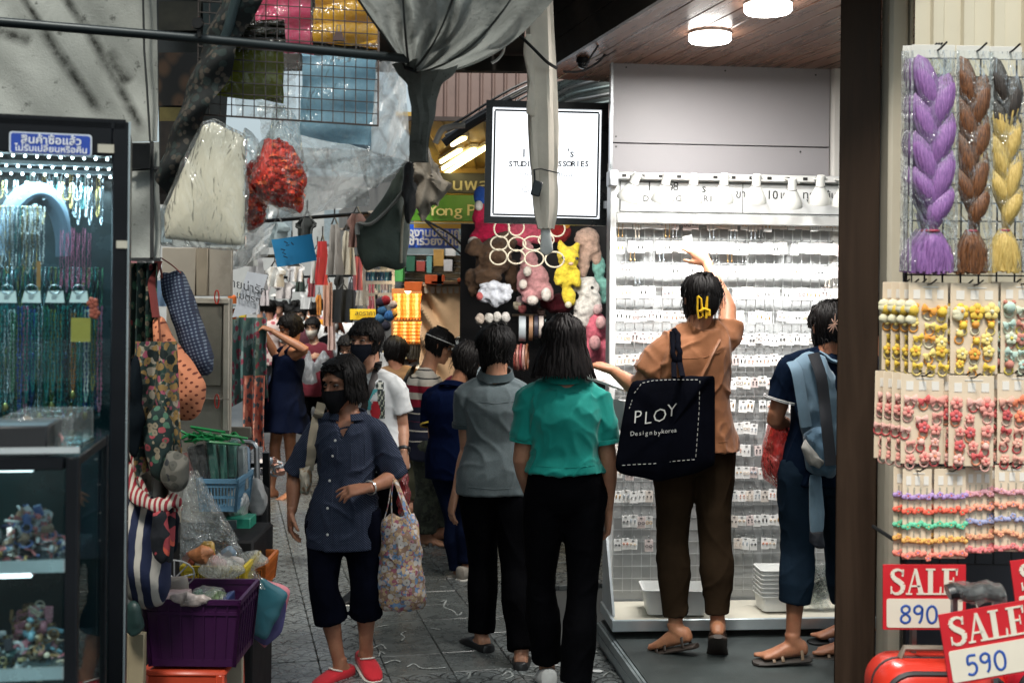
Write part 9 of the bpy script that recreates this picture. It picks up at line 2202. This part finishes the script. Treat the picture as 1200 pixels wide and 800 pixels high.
b=MB(); b.beam(at(441, 345, 9.7), at(444, 420, 9.7), .02); tag(b.build('pom_pom_pole', BLACKMETAL, loc=at(443, 420, 9.7)), 'thin black pole that carries the pom-pom bunch', 'pole')
rk=thing('stock_rack', 'grey wire rack of blue lidded boxes behind the man in white', 'rack', at(445, 345, 11))
for x in (427, 461):b=MB(); b.beam(at(x, 312, 11), at(x, 440, 11), .025); b.build('rack_post', STEEL, rk)
for y in (315, 331, 345):b=MB(); b.beam(at(426, y, 11), at(463, y, 11), .02, .03); b.build('rack_shelf', STEEL, rk)
b=MB()
for k in range(10):b.beam(at(428+3.6*k, 332, 11), at(428+3.6*k, 352, 11), .006)
b.build('rack_wire', STEEL, rk)
for k in range(6):
 x=431+5.5*k; t=thing('lidded_jar', '%s blue jar on the top of the wire rack'%ORD[k], 'jar', at(x, 330, 11.05), 'jars on the wire rack'); b=MB(); b.lathe([(.018, 0), (.021, .01), (.021, .085), (.016, .095)], at(x, 330, 11.05), None, 14); b.build('jar_body', M([(.02, .06, .14), (.03, .12, .2), (.01, .03, .06)][k%3], .2), t); b=MB(); b.lathe([(.02, .09), (.022, .095), (.022, .112), (.018, .114)], at(x, 330, 11.05), None, 14); b.build('lid', M((.5, .52, .54), .4), t)
slab('green_crate', 458, 472, 310, 330, 11.2, .2, M((.02, .2, .06), .4), 'bright green crate on the rack', 'crate')
t=board('price_sign', 'yellow price sign above the man in white\'s shoulder', 410, 441, 362, 375, 10.8, M((.6, .45, .02), .5, var=.1), 'sign', .02); lettering('ลดราคา', .06, at(428, 367, 10.78), XX, ZZ, INK, t, extrude=.002)
t=thing('blue_card', 'bright blue card with handwriting hanging over the left stall', 'card', at(345, 310, 6.2)); b=MB(); c4=[(318, 281), (365, 274), (371, 305), (325, 313)]
fabric_sheet(lambda u, v:quad_px(c4, 6.2, u, v)+Vector((0, .015*sin(u*3), 0)), 8, 6, .004).build('card', M((.015, .21, .45), .5, var=.06), t)
b=MB()
for q, pts in enumerate(([(333, 283), (337, 285), (335, 288), (339, 287)], [(329, 292), (334, 293), (331, 296), (335, 298)], [(332, 300), (337, 302)], [(341, 284), (344, 287)])):b.tube([at(x, y, 6.17) for x, y in pts], .003, 5)
b.build('handwriting', M((.01, .03, .06), .6), t)
t=thing('white_sign', 'tilted white paper sign with Thai handwriting on the left stall', 'sign', at(290, 372, 8.6)); fabric_sheet(lambda u, v:quad_px([(290, 318), (314, 322), (300, 366), (272, 372)], 8.6, u, v), 6, 6, .004).build('paper', M((.42, .45, .5), .6, var=.08), t); lettering('ลายน่ารัก', .085, at(288, 336, 8.57), (1, 0, -.25), (0, 0, 1), INK, t, extrude=.002); lettering('เมตรๆ', .07, at(291, 349, 8.57), (1, 0, -.25), (0, 0, 1), INK, t, extrude=.002)
slab('yellow_board', 280, 288, 345, 372, 9.4, .03, M((.55, .4, .03), .5), 'narrow yellow board beside the white paper sign', 'board'); slab('stall_shelf', 266, 282, 356, 359, 9.5, .3, M((.2, .26, .28), .4), 'pale shelf edge left of the yellow board', 'shelf')
for k, (x, y) in enumerate(((272, 352), (272, 368))):
 b=MB(); c0_=at(x, y, 9.6); b.lathe([(.03, -.04), (.036, -.03), (.036, .03), (.02, .045)], c0_, None, 14); tag(b.build('orange_jar', M((.55, .13, .03), .35), loc=c0_), '%s orange jar on the shelf by the yellow board'%['upper', 'lower'][k], 'jar')
def garment(px, ytop, hpx, wpx, d, c, label, kind, seed, m_=None):
 r=random.Random(seed); s_=FPX/d; T=at(px, ytop, d); w, h=wpx/s_, hpx/s_; t=thing('hanging_garment', label, 'garment', T+Vector((0, 0, -h)), 'garments hung along the alley'); rows=[]; ph=r.random()*6
 yaw=r.uniform(-.7, .7)
 for j in range(15):
  f=j/14; row=[]
  hw={'shirt':.26+.24*min(1, f*5) if f<.42 else .36, 'dress':(.2+.14*min(1, f*6)) if f<.3 else .32+.24*(f-.3), 'plain':.45}[kind]*w
  for i in range(15):
   u=(i/14-.5)*2; q=Vector((u*hw, .035*sin(u*6+ph+f*1.5)*(.3+f)*(1 if wpx>6 else .6)-.05*(1-u*u)*.4, -h*f-(.06*w*abs(u)**1.5 if f<.2 else 0)+(.03*h*(1-u*u)**3*-1 if f==0 else 0)))
   row.append(T+RZ(yaw)@q)
  rows.append(row)
 b=MB(); b.sheet(rows, .012); b.build('cloth', m_ or fabric(c, .85, var=.12), t)
 b=MB(); b.tube([T+RZ(yaw)@Vector((-.2*w, 0, -.01)), T+Vector((0, 0, .05)), T+RZ(yaw)@Vector((.2*w, 0, -.01))], .008, 6); b.tube([T+Vector((0, 0, .05)), T+Vector((.0, 0, .12))], .006, 5); b.build('hanger', M((.05, .05, .05), .4), t)
 return t
G=[(300, 298, 42, 26, 9.0, (.3, .3, .31), 'dress', 'grey dress'), (322, 312, 24, 26, 10.5, (.62, .62, .6), 'shirt', 'white blouse'), (346, 308, 22, 22, 11, (.6, .6, .62), 'shirt', 'white tee'), (334, 330, 20, 26, 14, (.5, .46, .45), 'shirt', 'pale grey blouse'), (378, 282, 52, 12, 10, (.4, .03, .03), 'plain', 'bright red scarf'), (372, 292, 40, 18, 11.5, (.5, .5, .5), 'dress', 'pale tunic'), (392, 262, 60, 20, 9.0, (.28, .26, .24), 'dress', 'greyish beige dress'), (408, 270, 52, 18, 9.5, (.42, .38, .3), 'dress', 'cream dress'), (420, 300, 40, 12, 10.5, (.2, .04, .05), 'plain', 'dark red cloth'), (360, 338, 24, 20, 15, (.6, .6, .6), 'shirt', 'small white shirt'), (352, 318, 24, 12, 13, (.03, .05, .04), 'dress', 'dark green top'), (384, 330, 52, 12, 12.5, (.5, .28, .2), 'plain', 'peach printed scarf'), (398, 322, 30, 14, 12, (.03, .03, .03), 'shirt', 'black top'), (412, 330, 34, 12, 12.5, (.06, .06, .07), 'dress', 'charcoal dress'), (366, 322, 26, 10, 14, (.28, .05, .06), 'shirt', 'maroon top'), (310, 330, 28, 14, 13, (.55, .5, .52), 'shirt', 'pale pink blouse'), (298, 338, 30, 14, 15, (.5, .5, .52), 'dress', 'off-white dress'), (342, 288, 24, 22, 9.5, (.06, .07, .07), 'shirt', 'dark grey blouse'), (326, 260, 30, 30, 8.0, (.24, .30, .32), 'shirt', 'blue grey shirt under film'), (290, 262, 50, 34, 8.2, (.28, .29, .28), 'dress', 'pale wrapped dress'), (360, 255, 30, 28, 8.2, (.04, .045, .045), 'shirt', 'black shirt'), (425, 318, 40, 14, 12, (.35, .33, .3), 'dress', 'beige tunic'), (436, 330, 32, 10, 13, (.4, .1, .12), 'plain', 'rose scarf'), (418, 250, 40, 22, 8.5, (.30, .17, .14), 'shirt', 'dusty pink shirt'), (446, 280, 36, 12, 10, (.05, .06, .07), 'plain', 'dark cloth strip'), (452, 300, 40, 10, 12, (.3, .22, .22), 'plain', 'mauve cloth strip'), (388, 350, 60, 10, 13.5, (.56, .4, .36), 'plain', 'salmon floral scarf'), (374, 345, 24, 8, 18, (.55, .2, .03), 'shirt', 'orange tee'), (402, 338, 40, 26, 11.6, (.025, .027, .03), 'plain', 'black netting drape')]
place=['near the white paper sign', 'under the blue card', 'right of the blue card', 'above the far crowd', 'beside the blue card', 'behind the red scarf', 'below the greyish plastic', 'left of the folded umbrella', 'below the umbrella', 'over the burgundy woman', 'behind the blue card', 'above the auburn-haired woman', 'beside the yellow sign', 'left of the yellow sign', 'over the crowd', 'over the floral shirted man', 'behind the white paper sign', 'left of the clear film', 'behind the blue card top', 'at the left end of the line', 'beneath the red ribbon bag', 'near the wire rack', 'by the green crate', 'behind the umbrella top', 'right of the umbrella', 'under the blue shop sign', 'hung low by the black top', 'far down the alley', 'behind the auburn-haired woman']
for k, ((px, yt, hp, wp_, d, c, kd, nm), pc) in enumerate(zip(G, place)):garment(px, yt, hp, wp_, d, c, '%s hanging %s'%(nm, pc), kd, 200+k)
CN=[((.6, .6, .6), 'white'), ((.05, .05, .06), 'black'), ((.3, .28, .25), 'taupe'), ((.45, .2, .22), 'rose'), ((.1, .16, .24), 'slate blue'), ((.5, .42, .3), 'sand'), ((.3, .03, .04), 'wine red'), ((.14, .2, .15), 'moss green'), ((.42, .44, .47), 'light grey'), ((.5, .25, .1), 'rust orange')]
for sd, n_, w0, wj in (('left', 34, -2.6, 1.3), ('right', 18, 3.9, -1.0)):
 for k in range(n_):
  u=9.5+(k+rnd.random())*(22/n_); p=uw(u, w0+wj*rnd.random(), rnd.uniform(1.75, 2.75)); px, py=CX+p.x*FPX/p.y, HY-(p.z-CAMH)*FPX/p.y; s_=FPX/p.y
  (c, cn)=CN[(k*7+(3 if sd=='right' else 0))%10]; kd=('shirt', 'dress', 'plain')[k%3]
  garment(px, py, s_*rnd.uniform(.55, 1.0), s_*rnd.uniform(.3, .55), p.y, c, '%s %s hanging on the %s side, %s going down the alley'%(cn, {'shirt':'shirt', 'dress':'dress', 'plain':'scarf'}[kd], sd, ORD[k]), kd, 400+k+50*(sd=='right'))
for k, (a, c, d0, d1) in enumerate((((268, 262), (430, 250), 8.0, 9.0), ((285, 300), (440, 300), 9.5, 11.5), ((295, 326), (445, 322), 12.5, 14))):
 b=MB(); b.tube([at(a[0], a[1], d0), at(c[0], c[1], d1)], .014, 8); tag(b.build('clothes_rail', BLACKMETAL, loc=at(a[0], a[1], d0)), '%s dark clothes rail strung over the alley'%['nearest', 'middle', 'farthest'][k], 'rail')
for k, (x, y, w_, d, c) in enumerate(((340, 338, 22, 26, (.66, .66, .66)), (306, 342, 18, 30, (.6, .6, .6)), (322, 345, 12, 36, (.62, .6, .55)), (360, 341, 16, 34, (.6, .62, .64)))):
 t=thing('parasol', ['large white parasol over the far crowd', 'white parasol at the far left', 'small cream parasol far off', 'pale blue white parasol far off on the right'][k], 'parasol', at(x, 390, d)*1, 'far parasols'); c0_=at(x, y, d); r_=w_/FPX*d/2; t.location=(c0_.x, d, 0)
 b=MB(); b.lathe([(r_, -.32*r_), (r_*.66, -.1*r_), (r_*.3, .06*r_), (.02, .12*r_)], c0_, None, 8, caps=False); b.build('canopy', M(c, .7, var=.05), t); b=MB(); b.beam(c0_, Vector((c0_.x, d, 0)), .04); b.build('pole', STEEL, t)
for k, (u, w, c) in enumerate(((10.2, -.9, (.12, .1, .1)), (13, -.9, (.2, .18, .2)), (17, -.8, (.3, .25, .25)), (12.4, 2.4, (.1, .08, .07)), (16, 2.2, (.2, .16, .13)), (20, 2.0, (.25, .22, .2)))):
 t=thing('stall_table', ['left stall table beyond the hand cart', 'second left stall table', 'third left stall table far down', 'right stall table by the tan stand', 'right stall table beyond the garlands', 'far right stall table'][k], 'table', uw(u, w)); R=RZ(atan2(-ALLEY.x, ALLEY.y))
 b=MB(); b.box(uw(u, w, .74), (1.0, 1.6, .04), R); b.build('top', M(c, .6), t); b=MB(); b.sheet([[uw(u+1.6*(i/12-.5), w+(.51 if w<1 else -.51), z)+ACROSS*(.03*sin(i*2.1)) for i in range(13)] for z in (.02, .73)], .01); b.build('skirt_cloth', fabric(c, .85), t)
 for q in range(5):
  p=uw(u+rnd.uniform(-.6, .6), w+rnd.uniform(-.3, .3), .76); h_=rnd.uniform(.08, .3); b=MB(); b.box(p+Vector((0, 0, h_/2)), (rnd.uniform(.12, .3), rnd.uniform(.1, .3), h_), R@RZ(rnd.uniform(-.3, .3)), ch=.01)
  tag(b.build('stock_box', M(rnd.choice([(.4, .1, .1), (.1, .2, .3), (.5, .4, .2), (.45, .45, .45), (.05, .05, .06), (.4, .2, .3)]), .5, var=.3, scale=12), loc=p), '%s goods box on the %s'%(ORD[q], t['label']), 'box')
heap('floor_goods', 'loose small goods heaped on the left stall by the cart', 300, 330, 536, 552, 7.4, .3, 60, [(.5, .45, .42), (.1, .1, .12), (.4, .2, .15), (.3, .35, .4)], 9, .03)
